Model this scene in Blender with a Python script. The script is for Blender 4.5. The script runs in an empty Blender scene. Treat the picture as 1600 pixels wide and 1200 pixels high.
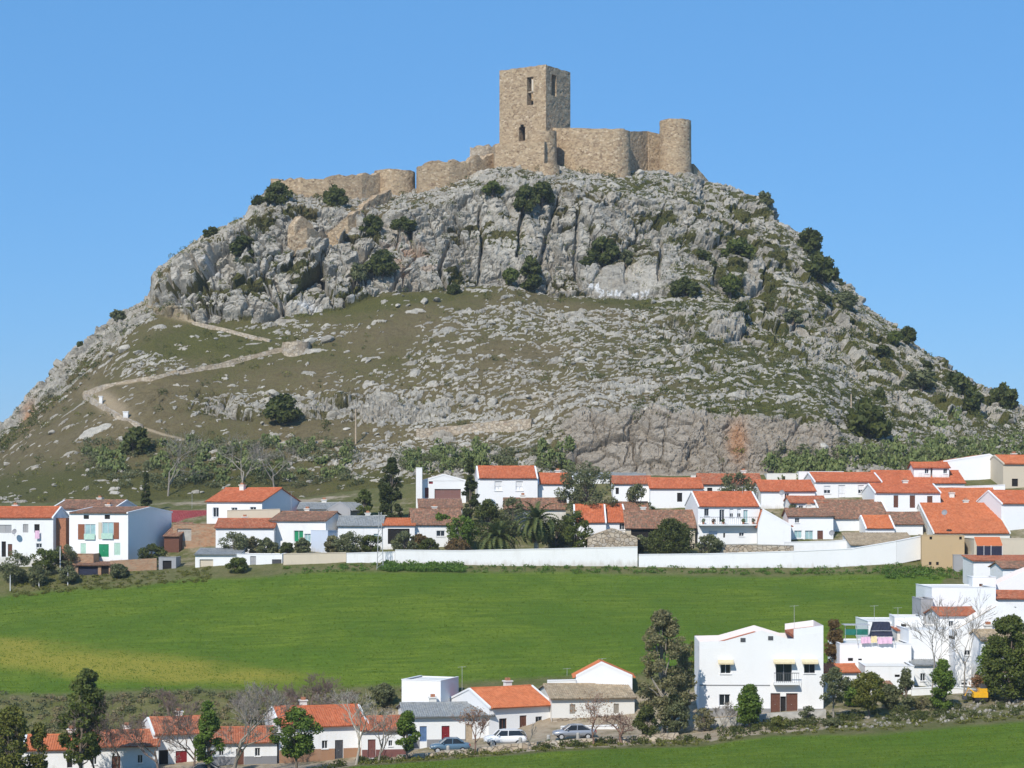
import bpy, bmesh, math, random
import numpy as np
from mathutils import Vector, Matrix

# ------------------------------------------------------------------ camera, sky, sun, exposure
SC = bpy.context.scene
COL = SC.collection
F = 3200.0            # focal length in photograph pixels
HY = 780.0            # eye level row
cam_d = bpy.data.cameras.new("camera"); cam = bpy.data.objects.new("camera", cam_d); COL.objects.link(cam)
cam_d.sensor_width = 36.0; cam_d.sensor_fit = 'HORIZONTAL'; cam_d.lens = 36.0 * F / 1600.0
cam_d.shift_y = (HY - 600.0) / 1600.0
cam_d.clip_start = 1.0; cam_d.clip_end = 20000.0
cam.location = (0, 0, 0); cam.rotation_euler = (math.pi / 2, 0, 0)
SC.camera = cam

SUN_EL = math.radians(40.0)
SUN_AZ = math.radians(24.0)       # how far left of straight behind the camera the sun stands
to_sun = Vector((-math.sin(SUN_AZ) * math.cos(SUN_EL), -math.cos(SUN_AZ) * math.cos(SUN_EL), math.sin(SUN_EL)))
world = bpy.data.worlds.new("World"); SC.world = world; world.use_nodes = True
wn = world.node_tree.nodes; wl = world.node_tree.links
sky = wn.new("ShaderNodeTexSky"); sky.sky_type = 'NISHITA'; sky.sun_disc = False
sky.sun_elevation = SUN_EL; sky.sun_rotation = math.atan2(to_sun.x, to_sun.y)
sky.altitude = 0.0; sky.air_density = 1.0; sky.dust_density = 0.0; sky.ozone_density = 10.0
bg = wn["Background"]; bg.inputs["Strength"].default_value = 0.136
wm = wn.new("ShaderNodeMix"); wm.data_type = 'RGBA'; wm.inputs[0].default_value = 0.65      # a deep clear even blue all round
wl.new(sky.outputs[0], wm.inputs[6]); wm.inputs[7].default_value = (0.71, 2.33, 4.79, 1.0); wl.new(wm.outputs[2], bg.inputs[0])
sun_d = bpy.data.lights.new("sun", 'SUN'); sun_d.energy = 4.2; sun_d.angle = math.radians(0.5); sun_d.color = (1.0, 0.945, 0.86)
sun = bpy.data.objects.new("sun", sun_d); COL.objects.link(sun)
sun.rotation_euler = to_sun.to_track_quat('Z', 'Y').to_euler()
SC.view_settings.view_transform = 'Standard'; SC.view_settings.look = 'None'
SC.view_settings.exposure = 0.16; SC.view_settings.gamma = 1.0; SC.view_settings.use_curve_mapping = False
SC.render.engine = 'CYCLES'
SC.cycles.use_denoising = True
SC.cycles.max_bounces = 5; SC.cycles.diffuse_bounces = 3; SC.cycles.glossy_bounces = 2; SC.cycles.transparent_max_bounces = 8
SC.cycles.use_adaptive_sampling = True; SC.cycles.adaptive_threshold = 0.02
SC.render.filter_size = 1.2

# ------------------------------------------------------------------ small helpers
def at(px, py, D):
    return Vector(((px - 800.0) / F * D, D, (HY - py) / F * D))
def wx(px, D): return (px - 800.0) / F * D
def wz(py, D): return (HY - py) / F * D

def tag(o, label=None, cat=None, group=None, kind=None):
    if label: o["label"] = label
    if cat: o["category"] = cat
    if group: o["group"] = group
    if kind: o["kind"] = kind
    return o
def empty(name, loc=(0, 0, 0), rz=0.0):
    o = bpy.data.objects.new(name, None); COL.objects.link(o)
    o.location = loc; o.rotation_euler = (0, 0, rz); o.empty_display_size = 0.2
    return o
def link_mesh(name, me, mat=None, parent=None, loc=None, rz=None):
    o = bpy.data.objects.new(name, me); COL.objects.link(o)
    if mat and not me.materials: me.materials.append(mat)
    if parent: o.parent = parent
    if loc is not None: o.location = loc
    if rz is not None: o.rotation_euler = (0, 0, rz)
    return o

class MB:
    """collects boxes, tubes and sheets; build() links them as one mesh object"""
    def __init__(s): s.v = []; s.f = []; s.smooth = False
    def add(s, vs, fs):
        n = len(s.v); s.v.extend([tuple(p) for p in vs]); s.f.extend([tuple(i + n for i in f) for f in fs]); return s
    def box(s, x0, y0, z0, x1, y1, z1):
        vs = [(x0,y0,z0),(x1,y0,z0),(x1,y1,z0),(x0,y1,z0),(x0,y0,z1),(x1,y0,z1),(x1,y1,z1),(x0,y1,z1)]
        return s.add(vs, [(0,3,2,1),(4,5,6,7),(0,1,5,4),(1,2,6,5),(2,3,7,6),(3,0,4,7)])
    def quad(s, a, b, c, d): return s.add([a, b, c, d], [(0, 1, 2, 3)])
    def tube(s, pts, rad, n=6, cap=True):
        pts = [Vector(p) for p in pts]
        if not hasattr(rad, '__len__'): rad = [rad] * len(pts)
        base = len(s.v); up = Vector((0.123, 0.05, 1)).normalized()
        for i, p in enumerate(pts):
            d = (pts[min(i + 1, len(pts) - 1)] - pts[max(i - 1, 0)])
            if d.length < 1e-6: d = Vector((0, 0, 1))
            d.normalize()
            a = d.cross(up if abs(d.dot(up)) < 0.95 else Vector((1, 0, 0))).normalized(); b = d.cross(a)
            for k in range(n):
                t = 2 * math.pi * k / n
                q = p + (a * math.cos(t) + b * math.sin(t)) * rad[i]; s.v.append((q.x, q.y, q.z))
        for i in range(len(pts) - 1):
            for k in range(n):
                s.f.append((base + i*n + k, base + i*n + (k+1) % n, base + (i+1)*n + (k+1) % n, base + (i+1)*n + k))
        if cap:
            s.f.append(tuple(base + k for k in range(n))[::-1]); s.f.append(tuple(base + (len(pts)-1)*n + k for k in range(n)))
        return s
    def lathe(s, prof, n=16, cx=0, cy=0):
        base = len(s.v)
        for r, z in prof:
            for k in range(n):
                t = 2*math.pi*k/n; s.v.append((cx + r*math.cos(t), cy + r*math.sin(t), z))
        for i in range(len(prof)-1):
            for k in range(n):
                s.f.append((base+i*n+k, base+i*n+(k+1) % n, base+(i+1)*n+(k+1) % n, base+(i+1)*n+k))
        return s
    def prism(s, poly, y0, y1):
        """poly of (x,z) extruded along y"""
        n = len(poly); b = len(s.v)
        for y in (y0, y1):
            for x, z in poly: s.v.append((x, y, z))
        s.f.append(tuple(b + i for i in range(n))); s.f.append(tuple(b + n + i for i in range(n))[::-1])
        for i in range(n):
            j = (i+1) % n; s.f.append((b+j, b+i, b+n+i, b+n+j))
        return s
    def mesh(s, name, mat=None, smooth=None):
        me = bpy.data.meshes.new(name); me.from_pydata(s.v, [], s.f); me.update()
        if mat: me.materials.append(mat)
        if (s.smooth if smooth is None else smooth): me.polygons.foreach_set("use_smooth", [True]*len(me.polygons))
        return me
    def build(s, name, mat, parent=None, loc=None, rz=None, smooth=None):
        return link_mesh(name, s.mesh(name, mat, smooth), None, parent, loc, rz)

# ------------------------------------------------------------------ numpy noise
def _h(ix, iy, seed):
    n = (ix.astype(np.int64) * 374761393 + iy.astype(np.int64) * 668265263 + seed * 1274126177) & 0x7fffffff
    n = ((n ^ (n >> 13)) * 1274126177) & 0x7fffffff
    n = ((n ^ (n >> 16)) * 2246822519) & 0x7fffffff
    return (n ^ (n >> 15)) / float(0x7fffffff)
def vnoise(x, y, seed=0):
    ix = np.floor(x); iy = np.floor(y); fx = x - ix; fy = y - iy
    fx = fx*fx*(3-2*fx); fy = fy*fy*(3-2*fy)
    a = _h(ix, iy, seed); b = _h(ix+1, iy, seed); c = _h(ix, iy+1, seed); d = _h(ix+1, iy+1, seed)
    return (a*(1-fx)+b*fx)*(1-fy) + (c*(1-fx)+d*fx)*fy
def fbm(x, y, seed=0, oct=4, gain=0.5):
    t = 0; a = 1; n = 0
    for o in range(oct):
        t = t + a*vnoise(x*2**o, y*2**o, seed+o*17); n += a; a *= gain
    return t / n
def worley(x, y, seed=0, jit=0.85):
    """F1, F2, cell randoms r1 r2 r3, vector to the feature point"""
    ix = np.floor(x); iy = np.floor(y)
    f1 = np.full(x.shape, 9.0); f2 = np.full(x.shape, 9.0)
    bx = np.zeros(x.shape); by = np.zeros(x.shape); dx1 = np.zeros(x.shape); dy1 = np.zeros(x.shape)
    for oy in (-1, 0, 1):
        for ox in (-1, 0, 1):
            cx = ix+ox; cy = iy+oy
            px_ = cx + 0.5 + jit*(_h(cx, cy, seed)-0.5); py_ = cy + 0.5 + jit*(_h(cx, cy, seed+7)-0.5)
            dx = x-px_; dy = y-py_; d = np.sqrt(dx*dx+dy*dy)
            m = d < f1
            f2 = np.where(m, f1, np.minimum(f2, d))
            bx = np.where(m, cx, bx); by = np.where(m, cy, by); dx1 = np.where(m, dx, dx1); dy1 = np.where(m, dy, dy1)
            f1 = np.where(m, d, f1)
    return f1, f2, _h(bx, by, seed+31), _h(bx, by, seed+57), _h(bx, by, seed+91), dx1, dy1
def sstep(a, b, x):
    t = np.clip((x-a)/(b-a), 0, 1); return t*t*(3-2*t)
def curve(pts):
    xs = [p[0] for p in pts]; ys = [p[1] for p in pts]
    return lambda x: np.interp(x, xs, ys)

# ------------------------------------------------------------------ materials
class NT:
    def __init__(s, name):
        s.m = bpy.data.materials.new(name); s.m.use_nodes = True
        s.n = s.m.node_tree.nodes; s.l = s.m.node_tree.links
        s.p = s.n["Principled BSDF"]; s.p.inputs["Specular IOR Level"].default_value = 0.25
    def new(s, t, **k):
        n = s.n.new(t)
        for a, b in k.items(): setattr(n, a, b)
        return n
    def link(s, a, b): s.l.new(a, b)
    def coord(s, kind="pos"):
        if kind == "pos": return s.new("ShaderNodeNewGeometry").outputs["Position"]
        return s.new("ShaderNodeTexCoord").outputs[kind]
    def mapping(s, c, scale=(1,1,1), rot=(0,0,0)):
        m = s.new("ShaderNodeMapping"); m.inputs["Scale"].default_value = scale; m.inputs["Rotation"].default_value = rot
        s.link(c, m.inputs[0]); return m.outputs[0]
    def noise(s, c, scale, detail=4, rough=0.55, dist=0.0):
        n = s.new("ShaderNodeTexNoise"); n.inputs["Scale"].default_value = scale; n.inputs["Detail"].default_value = detail
        n.inputs["Roughness"].default_value = rough; n.inputs["Distortion"].default_value = dist
        s.link(c, n.inputs["Vector"]); return n.outputs["Fac"]
    def vor(s, c, scale, feature='F1', rnd=1.0):
        n = s.new("ShaderNodeTexVoronoi", feature=feature); n.inputs["Scale"].default_value = scale
        n.inputs["Randomness"].default_value = rnd; s.link(c, n.inputs["Vector"]); return n
    def ramp(s, fac, stops, interp='LINEAR'):
        r = s.new("ShaderNodeValToRGB"); r.color_ramp.interpolation = interp
        e = r.color_ramp.elements
        while len(e) < len(stops): e.new(0.5)
        for el, (p, c) in zip(e, stops):
            el.position = p; el.color = (c if hasattr(c, '__len__') else (c, c, c)) + ((1.0,) if (not hasattr(c, '__len__') or len(c) == 3) else ())
        s.link(fac, r.inputs[0]); return r.outputs[0]
    def mix(s, fac, a, b, mode='MIX'):
        m = s.new("ShaderNodeMix", data_type='RGBA', blend_type=mode)
        for sock, v in ((m.inputs[0], fac), (m.inputs[6], a), (m.inputs[7], b)):
            if isinstance(v, (int, float)): sock.default_value = v
            elif isinstance(v, tuple): sock.default_value = v + (1.0,) if len(v) == 3 else v
            else: s.link(v, sock)
        return m.outputs[2]
    def math(s, op, a, b=0.0, c=0.0):
        m = s.new("ShaderNodeMath", operation=op)
        for sock, v in zip(m.inputs, (a, b, c)):
            if isinstance(v, (int, float)): sock.default_value = v
            else: s.link(v, sock)
        return m.outputs[0]
    def attr(s, name): return s.new("ShaderNodeAttribute", attribute_name=name).outputs["Fac"]
    def rnd(s): return s.new("ShaderNodeObjectInfo").outputs["Random"]
    def out(s, col, rough=0.9, bump=None, dist=0.05, strength=0.6, spec=None):
        if isinstance(col, tuple): s.p.inputs["Base Color"].default_value = col + (1.0,)
        else: s.link(col, s.p.inputs["Base Color"])
        if isinstance(rough, (int, float)): s.p.inputs["Roughness"].default_value = rough
        else: s.link(rough, s.p.inputs["Roughness"])
        if spec is not None: s.p.inputs["Specular IOR Level"].default_value = spec
        if bump is not None:
            b = s.new("ShaderNodeBump"); b.inputs["Strength"].default_value = strength; b.inputs["Distance"].default_value = dist
            s.link(bump, b.inputs["Height"]); s.link(b.outputs[0], s.p.inputs["Normal"])
        return s.m

MATS = {}
def plaster(name, col, dirt=(0.42, 0.37, 0.30), amount=0.5):
    t = NT(name); p = t.coord()
    big = t.noise(p, 0.35, 4, 0.6)
    streak = t.noise(t.mapping(p, (1.6, 1.6, 0.22)), 1.0, 5, 0.65)
    fine = t.noise(p, 6.0, 3, 0.6)
    m = t.math('MULTIPLY', t.ramp(streak, [(0.50, 0.0), (0.80, 1.0)]), t.ramp(big, [(0.42, 0.0), (0.72, 1.0)]))
    c = t.mix(t.math('MULTIPLY', m, amount), col, dirt)
    c = t.mix(t.ramp(big, [(0.3, 0.0), (0.7, 0.22)]), c, tuple(x*0.86 for x in col))
    sx = t.new("ShaderNodeSeparateXYZ"); t.link(t.coord("Object"), sx.inputs[0])
    low = t.math('ADD', sx.outputs[2], t.math('MULTIPLY', t.math('SUBTRACT', streak, 0.5), 2.4))
    c = t.mix(t.ramp(low, [(0.15, 0.55), (0.9, 0.0)]), c, dirt)
    c = t.mix(t.ramp(t.noise(p, 1.3, 6, 0.75), [(0.58, 0.0), (0.75, 0.4)]), c, tuple(x*0.72 for x in col))
    c = t.mix(t.ramp(t.rnd(), [(0, 0.0), (1, 0.16)]), c, (0.60, 0.57, 0.50))
    MATS[name] = t.out(c, 0.92, t.math('ADD', fine, t.math('MULTIPLY', big, 0.6)), 0.03, 0.35)
def flat(name, col, rough=0.7, var=0.15, scale=3.0, spec=None, metal=0.0):
    t = NT(name); p = t.coord()
    n = t.noise(p, scale, 4, 0.6)
    c = t.mix(t.ramp(n, [(0.3, 0.0), (0.7, 1.0)]), tuple(x*(1-var) for x in col), tuple(min(1, x*(1+var)) for x in col))
    t.p.inputs["Metallic"].default_value = metal
    MATS[name] = t.out(c, rough, n, 0.01, 0.3, spec)
def tiles(name, c1, c2, c3, moss=0.0):
    t = NT(name); p = t.coord(); uv = t.coord("UV")
    v = t.vor(t.mapping(uv, (4.4, 2.4, 1)), 1.0, 'F1', 0.25)
    sep = t.new("ShaderNodeSeparateColor"); t.link(v.outputs["Color"], sep.inputs[0])
    c = t.ramp(sep.outputs[0], [(0.0, c1), (0.5, c2), (1.0, c3)])
    big = t.noise(p, 0.55, 5, 0.62)
    c = t.mix(t.ramp(big, [(0.45, 0.0), (0.75, 0.45)]), c, tuple(x*0.62 for x in c1))
    if moss: 
        n2 = t.noise(p, 2.3, 5, 0.7)
        c = t.mix(t.math('MULTIPLY', t.ramp(n2, [(0.42, 0.0), (0.62, 1.0)]), moss), c, (0.115, 0.105, 0.07))
    w = t.new("ShaderNodeTexWave", bands_direction='Y', wave_profile='SAW'); w.inputs["Scale"].default_value = 0.40; w.inputs["Distortion"].default_value = 0.4
    t.link(uv, w.inputs["Vector"])
    MATS[name] = t.out(c, 0.85, w.outputs["Fac"], 0.04, 0.5)
def stone(name, cols, mortar, scale=2.2, aspect=1.35, bumpd=0.09, edge=0.06):
    t = NT(name); p = t.coord()
    q = t.mapping(p, (1, 1, aspect))
    nn = t.new("ShaderNodeTexNoise"); nn.inputs["Scale"].default_value = 1.7; t.link(q, nn.inputs["Vector"])
    mx = t.new("ShaderNodeMix", data_type='VECTOR'); mx.inputs[0].default_value = 0.12
    t.link(q, mx.inputs[4]); t.link(nn.outputs["Color"], mx.inputs[5]); q = mx.outputs[1]
    v = t.vor(q, scale, 'F1'); e = t.vor(q, scale, 'DISTANCE_TO_EDGE')
    sep = t.new("ShaderNodeSeparateColor"); t.link(v.outputs["Color"], sep.inputs[0])
    c = t.ramp(sep.outputs[0], [(i/(len(cols)-1), k) for i, k in enumerate(cols)])
    big = t.noise(p, 0.22, 5, 0.62)
    c = t.mix(t.ramp(big, [(0.36, 0.0), (0.66, 0.45)]), c, tuple(min(1, m*0.95) for m in mortar))
    patch = t.noise(p, 0.5, 4, 0.7)
    c = t.mix(t.ramp(patch, [(0.52, 0.0), (0.78, 0.5)]), c, (0.30, 0.20, 0.135))
    ed = t.ramp(e.outputs["Distance"], [(0.0, 0.0), (edge, 1.0)])
    c = t.mix(ed, mortar, c)
    h = t.math('ADD', ed, t.math('MULTIPLY', sep.outputs[1], 0.7))
    MATS[name] = t.out(c, 0.95, h, bumpd, 0.8)
def leaf(name, c1, c2, trans=0.32, rough=0.6):
    t = NT(name)
    g = t.new("ShaderNodeNewGeometry")
    c = t.mix(g.outputs["Random Per Island"], c1, c2)
    n = t.noise(g.outputs["Position"], 0.7, 2, 0.5)
    c = t.mix(t.ramp(n, [(0.35, 0.0), (0.7, 0.35)]), c, tuple(x*0.75 for x in c1))
    t.out(c, rough, spec=0.2)
    tr = t.new("ShaderNodeBsdfTranslucent"); t.link(c, tr.inputs[0])
    ms = t.new("ShaderNodeMixShader"); ms.inputs[0].default_value = trans
    o = t.n["Material Output"]; t.link(t.p.outputs[0], ms.inputs[1]); t.link(tr.outputs[0], ms.inputs[2]); t.link(ms.outputs[0], o.inputs[0])
    MATS[name] = t.m
plaster("white", (0.80, 0.80, 0.79)); plaster("white_clean", (0.82, 0.82, 0.82), amount=0.2); plaster("white_old", (0.72, 0.70, 0.65), amount=0.95)
plaster("cream", (0.58, 0.50, 0.38), amount=0.8); plaster("tan", (0.47, 0.33, 0.175), (0.30, 0.24, 0.17), 0.7); plaster("grey_render", (0.33, 0.33, 0.34), (0.2, 0.19, 0.18), 0.8)
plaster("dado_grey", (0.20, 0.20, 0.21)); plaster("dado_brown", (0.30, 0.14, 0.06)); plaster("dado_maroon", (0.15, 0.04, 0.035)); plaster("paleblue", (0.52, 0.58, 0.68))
tiles("tile_orange", (0.44, 0.112, 0.044), (0.53, 0.140, 0.055), (0.58, 0.185, 0.085), 0.16); tiles("tile_bright", (0.48, 0.135, 0.050), (0.56, 0.165, 0.062), (0.60, 0.20, 0.085), 0.12)
tiles("tile_old", (0.22, 0.105, 0.068), (0.34, 0.155, 0.090), (0.42, 0.23, 0.145), 0.75); tiles("tile_mix", (0.37, 0.105, 0.046), (0.47, 0.140, 0.062), (0.50, 0.21, 0.115), 0.35)
tiles("tile_beige", (0.36, 0.27, 0.17), (0.44, 0.33, 0.21), (0.48, 0.38, 0.26), 0.5); tiles("tile_maroon", (0.24, 0.045, 0.045), (0.27, 0.055, 0.055), (0.30, 0.07, 0.065)); tiles("roof_grey", (0.24, 0.25, 0.25), (0.30, 0.31, 0.31), (0.34, 0.34, 0.32), 0.3)
stone("castle_stone", [(0.17, 0.11, 0.066), (0.40, 0.280, 0.165), (0.53, 0.40, 0.25), (0.28, 0.195, 0.120), (0.64, 0.51, 0.345)], (0.52, 0.39, 0.245), 2.5, 1.5, 0.12, 0.08)
stone("rubble", [(0.30, 0.24, 0.17), (0.46, 0.38, 0.28), (0.54, 0.46, 0.35), (0.40, 0.36, 0.31)], (0.34, 0.27, 0.19), 1.9, 1.3, 0.12, 0.08)
stone("brick_rough", [(0.34, 0.18, 0.10), (0.46, 0.26, 0.15), (0.40, 0.29, 0.19)], (0.40, 0.30, 0.21), 3.0, 2.2, 0.06)
flat("brick_red", (0.36, 0.16, 0.09), 0.9, 0.3, 5.0); flat("glass", (0.02, 0.025, 0.03), 0.12, 0.2, 1.0, 0.5); flat("glass_blue", (0.30, 0.45, 0.46), 0.2, 0.2, 1.0, 0.5)
flat("dark", (0.018, 0.016, 0.015), 0.9); flat("wood_brown", (0.13, 0.055, 0.035), 0.6, 0.25, 8); flat("shutter_brown", (0.24, 0.09, 0.045), 0.6, 0.2, 8); flat("frame_white", (0.70, 0.70, 0.70), 0.5, 0.05)
flat("frame_grey", (0.25, 0.25, 0.26), 0.5, 0.1); flat("door_green", (0.015, 0.22, 0.10), 0.5, 0.1); flat("door_red", (0.20, 0.018, 0.022), 0.5, 0.15); flat("door_blue", (0.10, 0.17, 0.30), 0.5, 0.15); flat("mint", (0.40, 0.58, 0.48), 0.6, 0.1)
flat("awning_cloth", (0.66, 0.56, 0.36), 0.9, 0.1); flat("awning_orange", (0.52, 0.15, 0.055), 0.85, 0.08); flat("navy", (0.022, 0.026, 0.05), 0.7, 0.2); flat("metal", (0.42, 0.42, 0.42), 0.45, 0.12, 6, 0.5); flat("metal_dark", (0.07, 0.07, 0.075), 0.5, 0.2)
flat("concrete", (0.40, 0.38, 0.34), 0.95, 0.2, 1.5); flat("pole_wood", (0.42, 0.33, 0.23), 0.9, 0.2, 4); flat("bark", (0.16, 0.125, 0.095), 0.95, 0.3, 5); flat("bark_grey", (0.27, 0.24, 0.20), 0.95, 0.25, 5); flat("bark_pale", (0.40, 0.36, 0.30), 0.95, 0.2, 5); flat("twig", (0.19, 0.14, 0.115), 0.95, 0.25, 5); flat("twig_pink", (0.26, 0.16, 0.12), 0.95, 0.25, 5)
flat("car_white", (0.80, 0.80, 0.80), 0.25, 0.03, 1, 0.5); flat("car_silver", (0.36, 0.38, 0.42), 0.3, 0.05, 1, 0.5, 0.4); flat("car_blue", (0.09, 0.16, 0.23), 0.28, 0.05, 1, 0.5); flat("car_dark", (0.025, 0.04, 0.05), 0.25, 0.05, 1, 0.5); flat("tyre", (0.02, 0.02, 0.02), 0.8); flat("lamp_glass", (0.7, 0.7, 0.68), 0.2, 0.05, 1, 0.5); flat("lamp_red", (0.35, 0.01, 0.01), 0.3); flat("yellow_paint", (0.78, 0.42, 0.02), 0.45, 0.1)
flat("cloth_pink", (0.72, 0.47, 0.60), 0.95, 0.12, 4); flat("cloth_yellow", (0.75, 0.62, 0.36), 0.95, 0.1, 4); flat("cloth_white", (0.78, 0.78, 0.80), 0.95, 0.04); flat("green_mesh", (0.02, 0.14, 0.11), 0.9, 0.2, 2)
leaf("leaf_shrub", (0.0598, 0.07691, 0.0219), (0.1426, 0.1579, 0.04066)); leaf("leaf_olive", (0.1111, 0.1285, 0.05888), (0.233, 0.239, 0.1088)); leaf("leaf_grey", (0.1584, 0.1574, 0.07373), (0.3168, 0.2784, 0.1351)); leaf("leaf_pine", (0.07452, 0.103, 0.02355), (0.1788, 0.2019, 0.04416)); leaf("leaf_green", (0.08008, 0.1355, 0.02253), (0.1945, 0.271, 0.04506)); leaf("leaf_yellow", (0.1148, 0.135, 0.027), (0.243, 0.2295, 0.0513))
leaf("leaf_cypress", (0.044, 0.06093, 0.01904), (0.096, 0.1111, 0.02992)); leaf("leaf_palm", (0.0828, 0.1142, 0.03744), (0.1932, 0.21, 0.0648)); leaf("leaf_palm_dry", (0.26, 0.17, 0.055), (0.38, 0.27, 0.1)); leaf("leaf_dry", (0.3, 0.15, 0.07), (0.4, 0.24, 0.13)); leaf("leaf_rust", (0.135, 0.0878, 0.0338), (0.2295, 0.1485, 0.054)); leaf("cactus", (0.0936, 0.1285, 0.04056), (0.2059, 0.2304, 0.08112), 0.05, 0.7); leaf("grass_leaf", (0.0743, 0.1485, 0.0189), (0.162, 0.2565, 0.0473), 0.3); leaf("crop_leaf", (0.135, 0.205, 0.022), (0.2, 0.27, 0.035), 0.5); leaf("dry_leaf", (0.2, 0.16, 0.08), (0.3, 0.25, 0.14), 0.2)
# ------------------------------------------------------------------ ground sheet (fields, village ground)
NEAR_EDGE = curve([(-900,1250),(-300,1240),(0,1238),(300,1228),(480,1208),(560,1194),(700,1186),(760,1181),(900,1172),(1100,1164),(1200,1150),(1400,1140),(1600,1125),(2400,1110)])
HOUSE_NEAR = curve([(-900,1215),(0,1203),(250,1199),(500,1190),(620,1182),(700,1172),(760,1165),(860,1154),(990,1146),(1093,1128),(1286,1116),(1400,1108),(1600,1095),(2400,1070)])
FIELD_LOW = curve([(-900,1095),(0,1087),(250,1085),(450,1084),(620,1078),(720,1072),(900,1064),(1090,1058),(1286,1050),(1400,1052),(1470,1064),(1600,1064),(2400,1050)])
FIELD_TOP = curve([(-900,960),(-300,945),(0,929),(150,914),(300,903),(350,901),(440,897),(540,892),(800,893),(1000,895),(1300,895),(1440,896),(1600,892),(2400,890)])
MID_ROW = curve([(-900,900),(0,886),(120,882),(250,880),(330,872),(540,862),(1000,862),(1400,858),(1600,850),(2400,850)])
MID_BACK = curve([(-900,815),(0,806),(300,800),(600,790),(800,785),(1200,778),(1600,772),(2400,770)])
HILL_Y = curve([(-900,800),(0,786),(240,782),(480,776),(620,758),(700,748),(900,740),(1300,738),(1500,736),(1600,732),(2400,750)])
def _gr(f, D): return lambda px: (HY - f(px)) / F * D
G_ROWS = [(0.6, lambda px: -1.75+0*px), (25, lambda px: -4.6+0*px), (70, lambda px: -12.2+0*px), (130, lambda px: -21.0+0*px),
          (170, _gr(curve([(-900,1290),(0,1275),(600,1240),(1000,1220),(1600,1205),(2400,1190)]), 170.0)),
          (190, _gr(NEAR_EDGE, 190.0)), (201, _gr(HOUSE_NEAR, 201.0)), (205, lambda px: _gr(HOUSE_NEAR, 201.0)(px)+0.5), (216, _gr(FIELD_LOW, 216.0)),
          (267, _gr(FIELD_TOP, 267.0)), (272, lambda px: 0.35*_gr(FIELD_TOP, 267.0)(px)+0.65*_gr(MID_ROW, 277.0)(px)), (280, _gr(MID_ROW, 280.0)), (300, _gr(MID_BACK, 300.0)), (314, _gr(HILL_Y, 314.0)),
          (335, lambda px: 0*px-1.0), (500, lambda px: 0*px-6.0), (1200, lambda px: 0*px-14.0), (9000, lambda px: 0*px-60.0)]
g_px = np.concatenate([np.arange(-900, -120, 30), np.arange(-120, 1720, 5.0), np.arange(1720, 2401, 30)])
g_D = np.concatenate([[0.6, 8, 16, 25, 40, 55, 70, 85, 100, 115, 130, 145, 158], np.arange(165, 318, 0.75), [322, 330, 345, 380, 440, 500, 700, 1200, 2500, 5000, 9000]])
_tab = np.array([r[1](g_px) for r in G_ROWS]); _gd = np.array([r[0] for r in G_ROWS])
G_Z = np.array([np.interp(g_D, _gd, _tab[:, j]) for j in range(len(g_px))]).T      # rows D, columns px
_k = np.array([1, 3, 5, 3, 1.0]); _k /= _k.sum()
_in = (g_D > 164) & (g_D < 318)
_sub = G_Z[_in]; _p = np.pad(_sub, ((2, 2), (0, 0)), mode='edge'); G_Z[_in] = sum(_k[i]*_p[i:i+_sub.shape[0]] for i in range(5))
_PX, _DD = np.meshgrid(g_px, g_D); _X = (_PX-800)/F*_DD
_fieldmask = sstep(218, 226, _DD)*(1-sstep(258, 267, _DD))
G_Z = G_Z + np.where((_DD > 150) & (_DD < 320), 0.30*(fbm(_X*0.06, _DD*0.05, 5, 3)-0.5)*2, 0) + np.where((_DD > 150) & (_DD < 320), 0.10*(fbm(_X*0.9, _DD*0.6, 9, 3)-0.5), 0)
def ground_z(px, D):
    j = int(np.clip(np.searchsorted(g_px, px)-1, 0, len(g_px)-2)); i = int(np.clip(np.searchsorted(g_D, D)-1, 0, len(g_D)-2))
    a = (px-g_px[j])/(g_px[j+1]-g_px[j]); b = (D-g_D[i])/(g_D[i+1]-g_D[i])
    return float((G_Z[i, j]*(1-a)+G_Z[i, j+1]*a)*(1-b) + (G_Z[i+1, j]*(1-a)+G_Z[i+1, j+1]*a)*b)
def on_ground(px, D, sink=0.0): return Vector((wx(px, D), D, ground_z(px, D)-sink))
def ground_hit(px, py, d0=166.0, d1=316.0):
    for D in np.arange(d0, d1, 0.5):
        if HY - ground_z(px, D)*F/D <= py: return float(D)
    return d1
def grid_mesh(name, X, Y, Z, attrs, mat, smooth=True):
    nr, nc = X.shape
    me = bpy.data.meshes.new(name)
    co = np.stack([X, Y, Z], -1).reshape(-1, 3).astype(np.float32)
    i = np.arange(nr-1)[:, None]*nc + np.arange(nc-1)[None, :]
    fc = np.stack([i, i+1, i+nc+1, i+nc], -1).reshape(-1, 4).astype(np.int32)
    me.vertices.add(len(co)); me.vertices.foreach_set("co", co.ravel())
    me.loops.add(fc.size); me.loops.foreach_set("vertex_index", fc.ravel())
    me.polygons.add(len(fc)); me.polygons.foreach_set("loop_start", np.arange(0, fc.size, 4, dtype=np.int32))
    me.polygons.foreach_set("use_smooth", np.full(len(fc), smooth))
    for k, a in attrs.items():
        at_ = me.attributes.new(k, 'FLOAT', 'POINT'); at_.data.foreach_set("value", a.astype(np.float32).ravel())
    me.update(calc_edges=True); me.validate(); me.materials.append(mat)
    return me

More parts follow.
